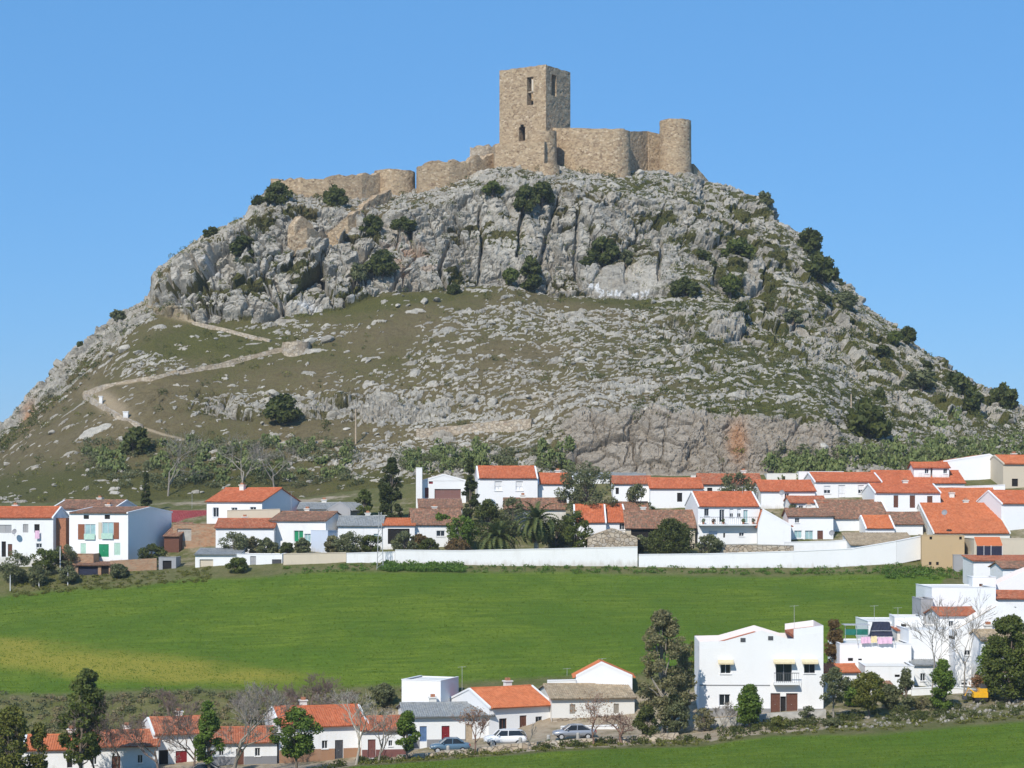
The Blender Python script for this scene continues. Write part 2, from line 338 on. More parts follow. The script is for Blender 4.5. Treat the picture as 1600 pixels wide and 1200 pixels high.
# which cover lies where on the sheet: green crop, yellow bloom, rough grass, bare earth
_PY = HY - G_Z*F/_DD
_warp = 6.0*(fbm(_X*0.12, _DD*0.12, 21, 3)-0.5)
crop = np.where(_DD < 216, 1-sstep(188.5, 190.5, _DD+_warp*0.5), sstep(216.5, 219, _DD+_warp*0.3)*(1-sstep(264.5, 267.5, _DD+_warp*0.5)))
crop = np.where((_DD >= 190) & (_DD <= 216), 0, crop)
right_edge = curve([(900, 1480), (960, 1432), (1050, 1330), (1100, 1300)])
crop = np.where((_DD > 216) & (_PX > right_edge(_PY)+_warp*4), 0, crop)
yel = np.exp(-((_PX-150)/260.0)**2 - ((_PY-1035-0.06*(_PX-100)-_warp*2)/22.0)**2) + 0.55*np.exp(-((_PX+50)/150.0)**2 - ((_PY-1005)/12.0)**2) + 0.35*np.exp(-((_PX-330)/160.0)**2-((_PY-1058)/9.0)**2)
yel = np.where(_DD > 216, yel*(0.55+0.9*fbm(_X*0.25, _DD*0.12, 33, 4)), 0)
earth = sstep(190.5, 192, _DD)*(1-sstep(211, 216, _DD)) * (0.55 + 0.6*(fbm(_X*0.3, _DD*0.3, 41, 3)-0.35))
earth = np.where((_PX > 1286) & (_DD < 217), earth*0.62, earth)
earth = np.where((_PX < 560) & (_DD > 205) & (_DD < 217), earth*0.3, earth)
earth = np.maximum(earth, sstep(270, 276, _DD)*(1-sstep(300, 312, _DD))*(0.12+0.5*fbm(_X*0.15, _DD*0.15, 43, 3)))
earth = np.maximum(earth, 0.85*np.exp(-((_PX-420)/190.0)**2-((_DD-309)/3.5)**2)*(0.4+1.1*fbm(_X*0.2, _DD*0.5, 47, 3)))
def ground_material():
    t = NT("ground_cover"); p = t.coord()
    n1 = t.noise(p, 0.09, 4, 0.6); n2 = t.noise(t.mapping(p, (0.16, 1.2, 1)), 1.0, 6, 0.72, 0.4); n3 = t.noise(p, 5.0, 4, 0.7)
    c = t.mix(t.ramp(n1, [(0.40, 0.0), (0.60, 1.0)]), (0.108, 0.180, 0.017), (0.182, 0.240, 0.024))
    c = t.mix(t.ramp(n2, [(0.38, 0.0), (0.62, 0.9)]), c, (0.078, 0.132, 0.014))
    c = t.mix(t.ramp(n3, [(0.38, 0.55), (0.62, 0.0)]), c, (0.055, 0.100, 0.010))
    n4 = t.noise(t.mapping(p, (0.6, 0.6, 0.6)), 1.0, 5, 0.7)
    yc = t.mix(t.ramp(n3, [(0.35, 0.0), (0.65, 1.0)]), (0.20, 0.19, 0.024), (0.34, 0.285, 0.05))
    c = t.mix(t.ramp(t.math('ADD', t.attr("yellow"), t.math('MULTIPLY', t.math('SUBTRACT', n2, 0.5), 0.9)), [(0.15, 0.0), (0.75, 0.85)]), c, yc)
    rough = t.mix(t.ramp(n4, [(0.35, 0.0), (0.65, 1.0)]), (0.105, 0.112, 0.032), (0.19, 0.165, 0.078))
    rough = t.mix(t.ramp(n3, [(0.36, 0.6), (0.6, 0.0)]), rough, (0.06, 0.075, 0.024))
    e = t.mix(t.ramp(n4, [(0.3, 0.0), (0.7, 1.0)]), (0.26, 0.20, 0.135), (0.40, 0.335, 0.245))
    rough = t.mix(t.ramp(t.math('ADD', t.attr("earth"), t.math('MULTIPLY', t.math('SUBTRACT', n4, 0.5), 0.8)), [(0.35, 0.0), (0.65, 1.0)]), rough, e)
    c = t.mix(t.attr("crop"), rough, c)
    return t.out(c, 0.95, t.math('ADD', n3, t.math('MULTIPLY', n2, 1.6)), 0.14, 0.7, 0.1)
ground = link_mesh("ground", grid_mesh("ground", _X, _DD, G_Z, {"crop": crop, "yellow": yel, "earth": earth}, ground_material()))
ground["kind"] = "structure"

# ------------------------------------------------------------------ the hill
CREST = curve([(-700,790),(-400,775),(-200,738),(-60,700),(0,662),(30,640),(75,592),(120,532),(160,507),(190,490),(215,479),(237,471),(241,428),(262,412),(320,370),(385,342),(395,320),(428,292),(450,299),(520,304),(585,308),(650,298),(700,292),(760,270),(800,262),(870,266),(930,270),(985,272),(1035,268),(1085,279),(1100,286),(1135,292),(1195,318),(1222,345),(1260,372),(1285,402),(1305,437),(1330,449),(1350,477),(1375,499),(1410,522),(1440,552),(1480,572),(1525,602),(1560,615),(1600,642),(1660,690),(1760,742),(1900,772),(2200,790)])
CREST_D = curve([(-700,352),(-200,380),(0,392),(120,400),(237,404),(241,400),(400,405),(600,411),(800,417),(1000,421),(1100,424),(1200,422),(1300,416),(1450,404),(1600,390),(1800,368),(2200,345)])
TOP = curve([(-700,791),(-200,748),(0,690),(120,575),(237,478),(241,436),(320,380),(400,340),(440,316),(500,322),(600,338),(700,312),(745,296),(800,290),(900,296),(1000,312),(1100,335),(1200,368),(1300,462),(1450,578),(1600,660),(1800,750),(2200,791)])
TOP_D = curve([(-700,350),(-200,372),(0,382),(120,388),(237,392),(241,391),(320,392),(400,393),(500,394),(600,395),(700,398),(800,401),(900,403),(1000,405),(1100,408),(1200,409),(1300,402),(1450,390),(1600,378),(1800,360),(2200,342)])
FOOT = curve([(-700,792),(-200,760),(0,712),(120,612),(200,520),(240,492),(330,503),(430,502),(540,482),(600,458),(660,457),(720,449),(800,446),(850,462),(920,464),(1000,470),(1050,462),(1150,474),(1300,528),(1450,612),(1600,682),(1800,758),(2200,792)])
FOOT_D = curve([(-700,346),(-200,360),(0,368),(120,374),(240,379),(330,376),(430,376),(540,378),(600,381),(660,382),(800,385),(920,385),(1050,385),(1150,385),(1300,381),(1450,373),(1600,362),(1800,350),(2200,338)])
QUA = curve([(-700,794),(-200,780),(0,752),(120,708),(240,690),(400,690),(560,690),(700,690),(800,680),(860,668),(900,652),(1000,648),(1100,652),(1200,654),(1290,660),(1340,690),(1450,690),(1600,715),(1800,770),(2200,793)])
QUA_D = curve([(-700,330),(-200,338),(0,340),(240,338),(560,334),(760,330),(860,325),(900,322),(1000,321),(1290,323),(1340,328),(1600,336),(2200,328)])
c_px = np.concatenate([np.arange(-700, -60, 8.0), np.arange(-60, 1660, 1.6), np.arange(1660, 2200, 8.0)])
NS = (70, 150, 150, 50, 46)
def _seg(y0, D0, y1, D1, n, last=False):
    t = np.linspace(0, 1, n, endpoint=last)[:, None]
    P0 = np.stack([wx(c_px, D0), D0+0*c_px, wz(y0, D0)], -1); P1 = np.stack([wx(c_px, D1), D1+0*c_px, wz(y1, D1)], -1)
    return P0[None]*(1-t[..., None]) + P1[None]*t[..., None]
b_y = HILL_Y(c_px)+5; b_D = 313.0+0*c_px
segs = [_seg(b_y, b_D, QUA(c_px), QUA_D(c_px), NS[0]), _seg(QUA(c_px), QUA_D(c_px), FOOT(c_px), FOOT_D(c_px), NS[1]),
        _seg(FOOT(c_px), FOOT_D(c_px), TOP(c_px), TOP_D(c_px), NS[2]), _seg(TOP(c_px), TOP_D(c_px), CREST(c_px), CREST_D(c_px), NS[3])]
zs = wz(CREST(c_px), CREST_D(c_px)); Ds = CREST_D(c_px)
back = []
tt = np.linspace(0, 1, NS[4])
for t in tt:
    D = Ds + 0.01 + 190*t**1.6
    z = np.interp(t, [0, 0.22, 0.30, 0.6, 1.0], [0, 0, 0, 0, 0])*0 + zs*np.interp(t, [0, 0.06, 0.2, 0.34, 0.7, 1.0], [1.0, 1.012, 1.02, 0.93, 0.35, -0.05]) - np.interp(t, [0, 0.3, 1], [0, 0, 8.0])
    back.append(np.stack([wx(c_px, D), D, z], -1))
P = np.concatenate(segs + [np.array(back)], 0)
NRm = P.shape[0]; iF = NS[0]+NS[1]; iT = iF+NS[2]; iC = iT+NS[3]
# soften the profile a little
for _ in range(3):
    Q = P.copy(); Q[2:-2] = (P[:-4]+2*P[1:-3]+2*P[2:-2]+2*P[3:-1]+P[4:])/8.0
    w_ = np.ones(NRm); w_[iC-6:iC+4] = 0.0
    P = P*(1-w_[:, None, None]) + Q*w_[:, None, None]
HP = P.copy()                                            # the smooth hill, for placing things
HPY = HY - HP[..., 2]*F/HP[..., 1]; HPX = np.broadcast_to(c_px, HPY.shape)
def hill_point(px, py, sink=0.0):
    j = int(np.clip(np.round(np.interp(px, c_px, np.arange(len(c_px)))), 0, len(c_px)-1))
    col = HPY[:iC+1, j]
    i = np.argmax(col <= py) if (col <= py).any() else iC
    return Vector(FINAL[i, j]) if FINAL is not None else Vector(HP[i, j])
FINAL = None
def normals(P):
    du = np.gradient(P, axis=1); dv = np.gradient(P, axis=0)
    n = np.cross(du, dv); n /= np.linalg.norm(n, axis=-1, keepdims=True)+1e-9
    return n
N = normals(P)
arc = np.concatenate([np.zeros((1, P.shape[1])), np.cumsum(np.linalg.norm(np.diff(P, axis=0), axis=-1), 0)], 0)
S = P[..., 0]; T = arc - arc[iF:iF+1]*0.0
row = np.arange(NRm)[:, None]*np.ones((1, len(c_px)))
PXg = HPX; PYg = HPY
def ell(cx, cy, rx, ry, slope=0.0, p=2):
    return np.exp(-(((PXg-cx)/rx)**2 + ((PYg-cy-slope*(PXg-cx))/ry)**2)**(p/2))
inb = sstep(232, 246, PXg)*(1-sstep(1000, 1120, PXg))
cl = sstep(iF-2, iF+6, row + 8*(fbm(S*0.12, T*0.12, 3, 2)-0.5))*(1-sstep(iT-12, iT+14, row))*inb
right = sstep(980, 1120, PXg)
cl = np.maximum(cl, 0.80*right*sstep(0.54, 0.64, fbm(S*0.045, T*0.05, 77, 3) + 0.10*sstep(iF, iT, row)))*(row < iC+10)
for e in ((1270, 545, 85, 26, 0.0, 4), (1400, 590, 110, 40, 0.35, 4), (1460, 640, 90, 35, 0.2, 4)): cl = np.maximum(cl, 0.85*ell(*e))
quar = sstep(850, 900, PXg)*(1-sstep(1290, 1345, PXg))*(1-sstep(NS[0]-4, NS[0]+14, row+10*(fbm(S*0.2, T*0.2, 13, 2)-0.5)))
left_cliff = np.maximum(ell(110, 560, 70, 40, -1.05, 4), ell(25, 640, 60, 30, -0.9, 4)); cl = np.maximum(cl, 0.7*left_cliff)
cl = np.maximum(cl, 0.75*ell(500, 636, 230, 22, 0.03, 4)*sstep(0.35, 0.55, fbm(S*0.1, T*0.1, 15, 3)))
cl = np.maximum(np.maximum(cl, quar), ell(968, 440, 66, 26, 0, 6)); cl = np.clip(cl, 0, 1)
dens = 0.20 + 0.95*(fbm(S*0.05, T*0.06, 51, 3)-0.5) + 0.15*sstep(520, 700, PXg)*(1-sstep(1320, 1500, PXg)) + 0.04*right + 0.25*(row > iT)
for (cx, cy, rx, ry, sl, k) in ((330,535,125,26,0.10,1.0),(400,588,190,24,-0.16,1.0),(610,482,130,17,-0.10,0.9),(430,672,190,15,0.0,1.0),(150,655,95,40,-0.3,0.9),(760,468,120,12,0.0,0.6),(90,720,150,30,0,0.8),(260,760,320,30,0,1.0),(940,478,90,8,0,0.7),(560,540,90,20,-0.2,0.5),(1060,300,110,18,0.15,0.45),(1180,345,60,22,0.5,0.4),(1180,600,80,14,0,0.3),(1250,640,90,12,0.1,0.3)):
    dens = dens - k*0.75*ell(cx, cy, rx, ry, sl, 3)
for (cx, cy, rx, ry, sl, k) in ((440,632,190,20,0.05,0.5),(650,640,130,26,0,0.35),(240,560,70,16,-0.2,0.3),(170,520,60,26,-0.4,0.5),(640,720,110,14,0,0.35)):
    dens = dens + k*ell(cx, cy, rx, ry, sl, 3)
dens = np.clip(dens, 0.03, 0.93)
wS = S + 1.3*(fbm(S*0.35, T*0.35, 61, 3)-0.5)*2; wT = T + 1.3*(fbm(S*0.35, T*0.35, 67, 3)-0.5)*2
# loose stones and outcrops on the slopes; the beds dip a little to the left
tilt = 0.22
disp = 0.75*(fbm(S*0.10, T*0.10, 5, 4)-0.5)*2.0
stone_m = np.zeros(S.shape); tone = np.zeros(S.shape)
for (cs, ct, amp, seed, thr) in ((4.0, 1.5, 0.85, 101, 0.24), (1.8, 0.75, 0.58, 202, 0.52), (1.0, 0.5, 0.50, 303, 0.56), (0.62, 0.34, 0.30, 404, 0.34)):
    f1, f2, r1, r2, r3, dx, dy = worley((wS + tilt*wT)/cs, (wT - tilt*wS)/ct, seed)
    ed = sstep(0.07, 0.30, f2-f1)
    is_r = (r1 < dens*thr*1.05)*1.0
    hgt = amp*(0.35+0.9*r2)*(0.75 - 0.55*f1 + 0.55*dy*(r3-0.2) + 0.35*dx*(r2-0.5))
    m = is_r*ed
    disp = disp + m*hgt
    tone = np.where(m > stone_m*0.9, r3, tone); stone_m = np.maximum(stone_m, is_r*sstep(0.05, 0.16, f2-f1))
# cliffs: big blocks, split by cracks, with smaller broken faces on them
cd = np.zeros(S.shape); crack = np.zeros(S.shape); ctone = np.zeros(S.shape)
massive = sstep(0.42, 0.60, fbm(S*0.07, T*0.05, 97, 3))
for (cs, ct, amp, ck, cw, seed) in ((8.0, 12.0, 3.4, 2.2, 0.09, 11), (3.1, 3.4, 1.6, 1.2, 0.12, 22), (1.5, 1.5, 0.95, 0.75, 0.15, 33), (0.72, 0.66, 0.36, 0.28, 0.18, 44)):
    f1, f2, r1, r2, r3, dx, dy = worley((wS - 0.25*wT)/cs, (wT + 0.20*wS)/ct, seed)
    smooth_q = (1-0.55*quar)*((1-0.45*massive) if cs < 2 else (0.55+0.55*massive) if cs > 3 else 1.0)
    cd = cd + smooth_q*(amp*(r1-0.5) + amp*1.1*(dx*(r2-0.5) + dy*(r3-0.62)) - ck*(1-sstep(0.0, cw, f2-f1)) - 0.35*amp*f1*f1)
    crack = np.maximum(crack, (1-sstep(0.02, cw*0.9, f2-f1))*(1.0 if cs > 1 else 0.6)*(r2*0.8+0.2)); ctone = ctone + (r3-0.5)*(0.5 if cs > 2 else 0.3)
# vertical fluting on the tall smooth faces below the keep
flute = ell(800, 368, 62, 78, 0, 4) + 0.9*ell(1000, 430, 80, 35, 0, 4) + 0.85*ell(475, 468, 60, 26, 0, 4) + 0.75*ell(665, 400, 58, 46, 0.1, 4) + 0.7*ell(925, 355, 42, 48, 0, 4) + 0.6*ell(1040, 400, 38, 34, 0, 4)
cd = cd*(1-0.72*np.clip(flute, 0, 1)) + np.clip(flute, 0, 1)*(1.5*(fbm(S*0.38+0.12*T, T*0.06, 71, 4)-0.5)*2 + 0.5)
CRACKS = [[(750,322),(753,380),(747,440)],[(862,322),(852,380),(838,430)],[(815,330),(808,400)],[(640,352),(652,400),(610,452)],[(700,372),(690,420),(697,448)],[(585,378),(560,420),(545,470)],[(905,330),(898,400),(905,450)],[(980,385),(978,440)],[(1035,370),(1030,440)],[(500,420),(520,478)],[(430,440),(445,490)],[(300,400),(330,460),(322,495)],[(262,415),(278,470)],[(672,340),(640,352)],[(735,402),(690,420)],[(385,350),(400,420)]]
for pl in CRACKS:
    for (x0, y0), (x1, y1) in zip(pl[:-1], pl[1:]):
        dx, dy = x1-x0, y1-y0; tq = np.clip(((PXg-x0)*dx+(PYg-y0)*dy)/(dx*dx+dy*dy), 0, 1)
        dd_ = np.hypot(PXg-x0-tq*dx+5*(fbm(S*0.3, T*0.3, 23, 3)-0.5)*2, PYg-y0-tq*dy); cd = cd - 2.0*(1-sstep(0.8, 4.0, dd_))
smooth_face = np.maximum(ell(968, 440, 62, 30, 0, 6), 0)
cd = cd*(1-0.75*smooth_face) + smooth_face*0.45*(fbm(S*0.5, T*0.1, 72, 4)-0.5)*2
ledge = (1-smooth_face)*sstep(0.60, 0.68, 0.55*fbm(S*0.10, T*0.18, 81, 3) + 0.45*fbm(S*0.45, T*0.7, 83, 3) + 0.14*crack)      # soil lodged on ledges and in joints
disp = disp*(1-cl) + cd*cl
edge = sstep(-640, -560, PXg)*(1-sstep(2080, 2180, PXg))
disp = disp*edge*sstep(0, 8, row)*(1-0.6*sstep(iC-4, iC+6, row)*(PXg > 420)*(PXg < 1110))
rock = stone_m*(1-cl) + cl*np.clip(1.0 - 0.95*np.maximum(ledge, 0.9*right*sstep(0.50, 0.60, fbm(S*0.30, T*0.42, 87, 4)))*(1-0.8*quar) - 0.35*crack*(fbm(S*0.4, T*0.4, 7, 2) > 0.52), 0, 1)
tone = (tone-0.5)*(1-cl) + ctone*cl
PB = P + N*disp[..., None]
PB[..., 2] += 0.12*(fbm(S*1.9, T*1.9, 91, 3)-0.5)*rock
green = np.clip(0.45*(fbm(S*0.06, T*0.08, 19, 4)-0.35)*2 + 0.5*right + 0.7*ell(1040, 300, 160, 30, 0.2, 2) + 0.6*ell(1010, 472, 120, 7, 0.04, 2)+0.5*ell(560, 478, 160, 8, -0.12, 2) + 0.35*ell(330, 540, 140, 30, 0, 2) + 0.6*ell(240, 765, 480, 34, 0, 2) + 0.3*cl + 0.12, 0, 1)
FINAL = PB
def hill_material():
    t = NT("hill_rock_and_grass"); p = t.coord()
    n1 = t.noise(p, 0.16, 5, 0.62); n2 = t.noise(p, 1.1, 6, 0.68, 0.3); n3 = t.noise(p, 4.5, 4, 0.7); ns = t.noise(t.mapping(p, (0.7, 0.7, 0.11)), 1.0, 5, 0.65)
    base = t.ramp(t.math('ADD', t.math('MULTIPLY', t.attr("tone"), 0.30), n2), [(0.26, (0.245, 0.224, 0.186)), (0.5, (0.42, 0.386, 0.322)), (0.76, (0.59, 0.545, 0.46))])
    base = t.mix(t.ramp(n1, [(0.52, 0.0), (0.74, 0.42)]), base, (0.45, 0.36, 0.25))
    base = t.mix(t.ramp(ns, [(0.52, 0.0), (0.74, 0.55)]), base, (0.25, 0.225, 0.185))
    base = t.mix(t.math('MULTIPLY', t.attr("quarry"), 0.7), base, t.ramp(n2, [(0.3, (0.235, 0.19, 0.14)), (0.7, (0.40, 0.325, 0.245))]))
    base = t.mix(t.attr("rust"), base, (0.44, 0.22, 0.10)); base = t.mix(t.attr("pale"), base, (0.72, 0.71, 0.69))
    base = t.mix(t.ramp(n3, [(0.36, 0.35), (0.55, 0.0)]), base, (0.15, 0.145, 0.13))
    dry = t.mix(t.ramp(n2, [(0.36, 0.0), (0.64, 1.0)]), (0.120, 0.094, 0.045), (0.205, 0.162, 0.086))
    grn = t.mix(t.ramp(n3, [(0.36, 0.0), (0.62, 1.0)]), (0.058, 0.062, 0.018), (0.125, 0.116, 0.032))
    gm = t.ramp(t.math('ADD', t.attr("green"), t.math('MULTIPLY', t.math('SUBTRACT', n2, 0.5), 1.1)), [(0.16, 0.0), (0.62, 1.0)])
    soil = t.mix(gm, dry, grn)
    soil = t.mix(t.ramp(n3, [(0.34, 0.5), (0.52, 0.0)]), soil, (0.06, 0.055, 0.028))
    pth = t.mix(t.ramp(n3, [(0.35, 0.0), (0.65, 1.0)]), (0.40, 0.30, 0.19), (0.52, 0.42, 0.29))
    soil = t.mix(t.attr("path"), soil, pth)
    rk = t.ramp(t.math('ADD', t.attr("rock"), t.math('MULTIPLY', t.math('SUBTRACT', n3, 0.5), 0.5)), [(0.36, 0.0), (0.58, 1.0)])
    c = t.mix(rk, soil, base)
    return t.out(c, 0.95, t.math('ADD', t.math('MULTIPLY', n2, 1.8), n3), 0.30, 0.85, 0.15)
rust = np.clip(ell(1152, 690, 14, 30, 0.2, 2)*1.1 + ell(45, 655, 10, 22, -0.8, 2) + 0.6*ell(640, 400, 40, 30, 0.3, 2)*(fbm(S*0.5, T*0.5, 8, 3) > 0.55), 0, 0.8)
pale = np.clip((ell(470, 482, 30, 12, 0, 2)+ell(500, 528, 20, 8, 0, 3)+ell(430, 418, 12, 8, 0, 2)+ell(560, 470, 12, 6, 0, 2)+ell(330, 420, 10, 10, 0, 2))*sstep(0.40, 0.6, fbm(S*0.8, T*0.8, 99, 3)), 0, 0.85)
# white paint daubed on the smooth rock: a square, an arrow-like blot and a line of letters
PAINT = [[(920,443),(926,443),(926,448),(920,448),(923,445)],[(930,447),(935,441),(935,447),(931,447)],[(931,449),(937,451),(943,452),(943,456),(937,460),(943,460)],[(933,452),(939,456)],
 [(949.5,453),(950,460),(956,460),(956.5,454)],[(951,457),(956,457)],[(960.5,459),(963,454),(966,459),(960.5,459.5)],[(968,460),(968.5,455.5),(971,455)],
 [(987,461),(990,457),(992,462),(994,457),(997.5,457)],[(995.5,457),(994.5,462)],[(1001,456),(1005,459),(1002,461)],[(1008,455),(1011,459),(1014,455)],[(1011,459),(1010.5,462)]]
pnt = np.zeros(S.shape)
for pl in PAINT:
    for (x0, y0), (x1, y1) in zip(pl[:-1], pl[1:]):
        dx, dy = x1-x0, y1-y0; tq = np.clip(((PXg-x0)*dx+(PYg-y0)*dy)/(dx*dx+dy*dy+1e-6), 0, 1)
        pnt = np.maximum(pnt, 1-sstep(0.8, 1.5, np.hypot(PXg-x0-tq*dx, PYg-y0-tq*dy)))
pale = np.maximum(pale, 1.0*pnt)
# trodden paths that climb the hill
PATHS = [[(225,478),(262,492),(300,502),(350,514),(420,531)], [(130,614),(160,607),(240,592),(330,572),(420,552),(480,545)], [(130,614),(150,632),(185,650),(222,668),(300,692),(360,694)], [(400,694),(460,691),(540,693)]]
pathm = np.zeros(S.shape)
for pl in PATHS:
    for (x0, y0), (x1, y1) in zip(pl[:-1], pl[1:]):
        dx, dy = x1-x0, y1-y0; tq = np.clip(((PXg-x0)*dx+(PYg-y0)*dy)/(dx*dx+dy*dy), 0, 1)
        d = np.hypot(PXg-x0-tq*dx, PYg-y0-tq*dy); pathm = np.maximum(pathm, 0.75*(1-sstep(0.8, 2.8, d)))
pathm = np.maximum(pathm, 0.9*ell(262, 487, 34, 8, 0.3, 3)); pathm = np.maximum(pathm, 0.6*ell(170, 632, 34, 18, 0.5, 3))
pathm *= (row < iC)
rock = rock*(1-0.85*pathm*(pathm > 0.3))
hill = link_mesh("hill", grid_mesh("hill", PB[..., 0], PB[..., 1], PB[..., 2], {"rock": rock, "tone": tone, "green": green, "quarry": quar, "rust": rust, "pale": pale, "path": pathm}, hill_material(), False))
hill["kind"] = "structure"; hill["label"] = "steep grey limestone hill with grass slopes, topped by the castle"
ROCKM = rock
# ------------------------------------------------------------------ castle
def rough_grid(fn, us, vs, keep=None, jit=0.0, seed=0, V=None, Fc=None):
    """sheet from fn(u, v) over the grid lines us x vs, cells filtered by keep(uc, vc)"""
    base = len(V); nu = len(us)
    rnd = random.Random(seed)
    for v in vs:
        for u in us: V.append(fn(u, v))
    for j in range(len(vs)-1):
        for i in range(nu-1):
            if keep is None or keep((us[i]+us[i+1])/2, (vs[j]+vs[j+1])/2):
                Fc.append((base+j*nu+i, base+j*nu+i+1, base+(j+1)*nu+i+1, base+(j+1)*nu+i))
def lines(a, b, step, extra=()):
    n = max(2, int(round((b-a)/step))+1); L = set(np.linspace(a, b, n).round(4))
    for e in extra:
        L = {q for q in L if abs(q-e) > step*0.35 or q in (round(a, 4), round(b, 4))}
        if a < e < b: L.add(round(e, 4))
    return sorted(L)
def _hs(ix, iy, seed):
    n = (ix*374761393 + iy*668265263 + seed*1274126177) & 0x7fffffff
    n = ((n ^ (n >> 13))*1274126177) & 0x7fffffff
    return (n ^ (n >> 16)) / float(0x7fffffff)
def vn(x, y, seed):
    ix = math.floor(x); iy = math.floor(y); fx = x-ix; fy = y-iy; fx = fx*fx*(3-2*fx); fy = fy*fy*(3-2*fy)
    return (_hs(ix, iy, seed)*(1-fx)+_hs(ix+1, iy, seed)*fx)*(1-fy) + (_hs(ix, iy+1, seed)*(1-fx)+_hs(ix+1, iy+1, seed)*fx)*fy
def jag(x, seed, amp): return amp*(vn(x*0.45, seed*3.7, seed)*0.5+vn(x*1.1, seed*1.7, seed+5)*0.5-0.5)*2
def pj(x, y, z, seed, amp=0.10): return (vn(x*1.3+z*0.7, z*1.3+y*1.1, seed)-0.5)*2*amp
def wall_run(name, pts, zb, zt, thick, mat, parent, seed=1, amp=0.35, step=0.7):
    """free-standing rubble wall along pts [(x,y)], base heights zb, top heights zt per point"""
    V = []; Fc = []
    P_ = [Vector((p[0], p[1], 0)) for p in pts]
    L = [0.0]
    for a, b in zip(P_[:-1], P_[1:]): L.append(L[-1]+(b-a).length)
    us = lines(0, L[-1], step, L[1:-1]); vs = np.linspace(0, 1, max(3, int((max(zt)-min(zb))/0.8)+2))
    def pos(u):
        i = min(max(int(np.searchsorted(L, u))-1, 0), len(L)-2); t = (u-L[i])/max(1e-6, L[i+1]-L[i])
        p = P_[i].lerp(P_[i+1], t)
        # mitred normal
        def nrm(k): d = (P_[k+1]-P_[k]).normalized(); return Vector((d.y, -d.x, 0))
        n = nrm(i)
        return p, n, zb[i]*(1-t)+zb[i+1]*t, zt[i]*(1-t)+zt[i+1]*t+jag(u, seed, amp)
    def face(side):
        def fn(u, v):
            p, n, b_, t_ = pos(u); z = b_+(t_-b_)*v
            q = p + n*(side*thick/2 + side*pj(u, 0, z, seed, 0.08) + (0.25*(1-v)*side))
            return (q.x, q.y, z)
        return fn
    rough_grid(face(1), us, list(vs), None, 0, seed, V, Fc)
    n0 = len(V); rough_grid(face(-1), us, list(vs), None, 0, seed, V, Fc)
    nu = len(us); top = (len(vs)-1)*nu
    for i in range(nu-1): Fc.append((top+i, top+i+1, n0+top+i+1, n0+top+i))
    for i in (0, nu-1):
        for j in range(len(vs)-1): Fc.append((j*nu+i, (j+1)*nu+i, n0+(j+1)*nu+i, n0+j*nu+i))
    m = MB(); m.v = V; m.f = Fc
    return m.build(name, mat, parent)
def round_tower(name, cx, cy, r0, r1, z0, z1, mat, parent, seed=1, wall=1.2, amp=0.25, slits=(), floor=None):
    V = []; Fc = []
    n = int(max(28, r0*2*math.pi/0.55)); us = list(np.linspace(0, 2*math.pi, n+1)); vs = list(np.linspace(0, 1, max(6, int((z1-z0)/0.6))))
    def fn(inner):
        def f(u, v):
            zt = z1 + jag(math.cos(u)*6+math.sin(u)*3, seed, amp); z = z0+(zt-z0)*v
            r = r0+(r1-r0)*v + pj(u*r0, 0, z, seed, 0.09)*(0 if u in (0, 2*math.pi) else 1)
            if inner: r -= wall; z = max(z, (floor if floor is not None else z1-3.0))
            return (cx+r*math.cos(u), cy+r*math.sin(u), z)
        return f
    rough_grid(fn(False), us, vs, None, 0, seed, V, Fc); n0 = len(V)
    rough_grid(fn(True), us, vs, None, 0, seed, V, Fc)
    nu = len(us); top = (len(vs)-1)*nu
    for i in range(nu-1): Fc.append((top+i, top+i+1, n0+top+i+1, n0+top+i))
    V.append((cx, cy, (floor if floor is not None else z1-3.0)+0.02)); c = len(V)-1
    for i in range(nu-1): Fc.append((n0+i, n0+i+1, c))
    m = MB(); m.v = V; m.f = Fc
    return m.build(name, mat, parent, smooth=False)
CS = MATS["castle_stone"]
KD = 421.0
castle = empty("castle", at(840, 262, KD)); castle.location = (0, 0, 0)
tag(castle, "ruined tan stone castle with square keep and round towers on the hilltop", "castle")
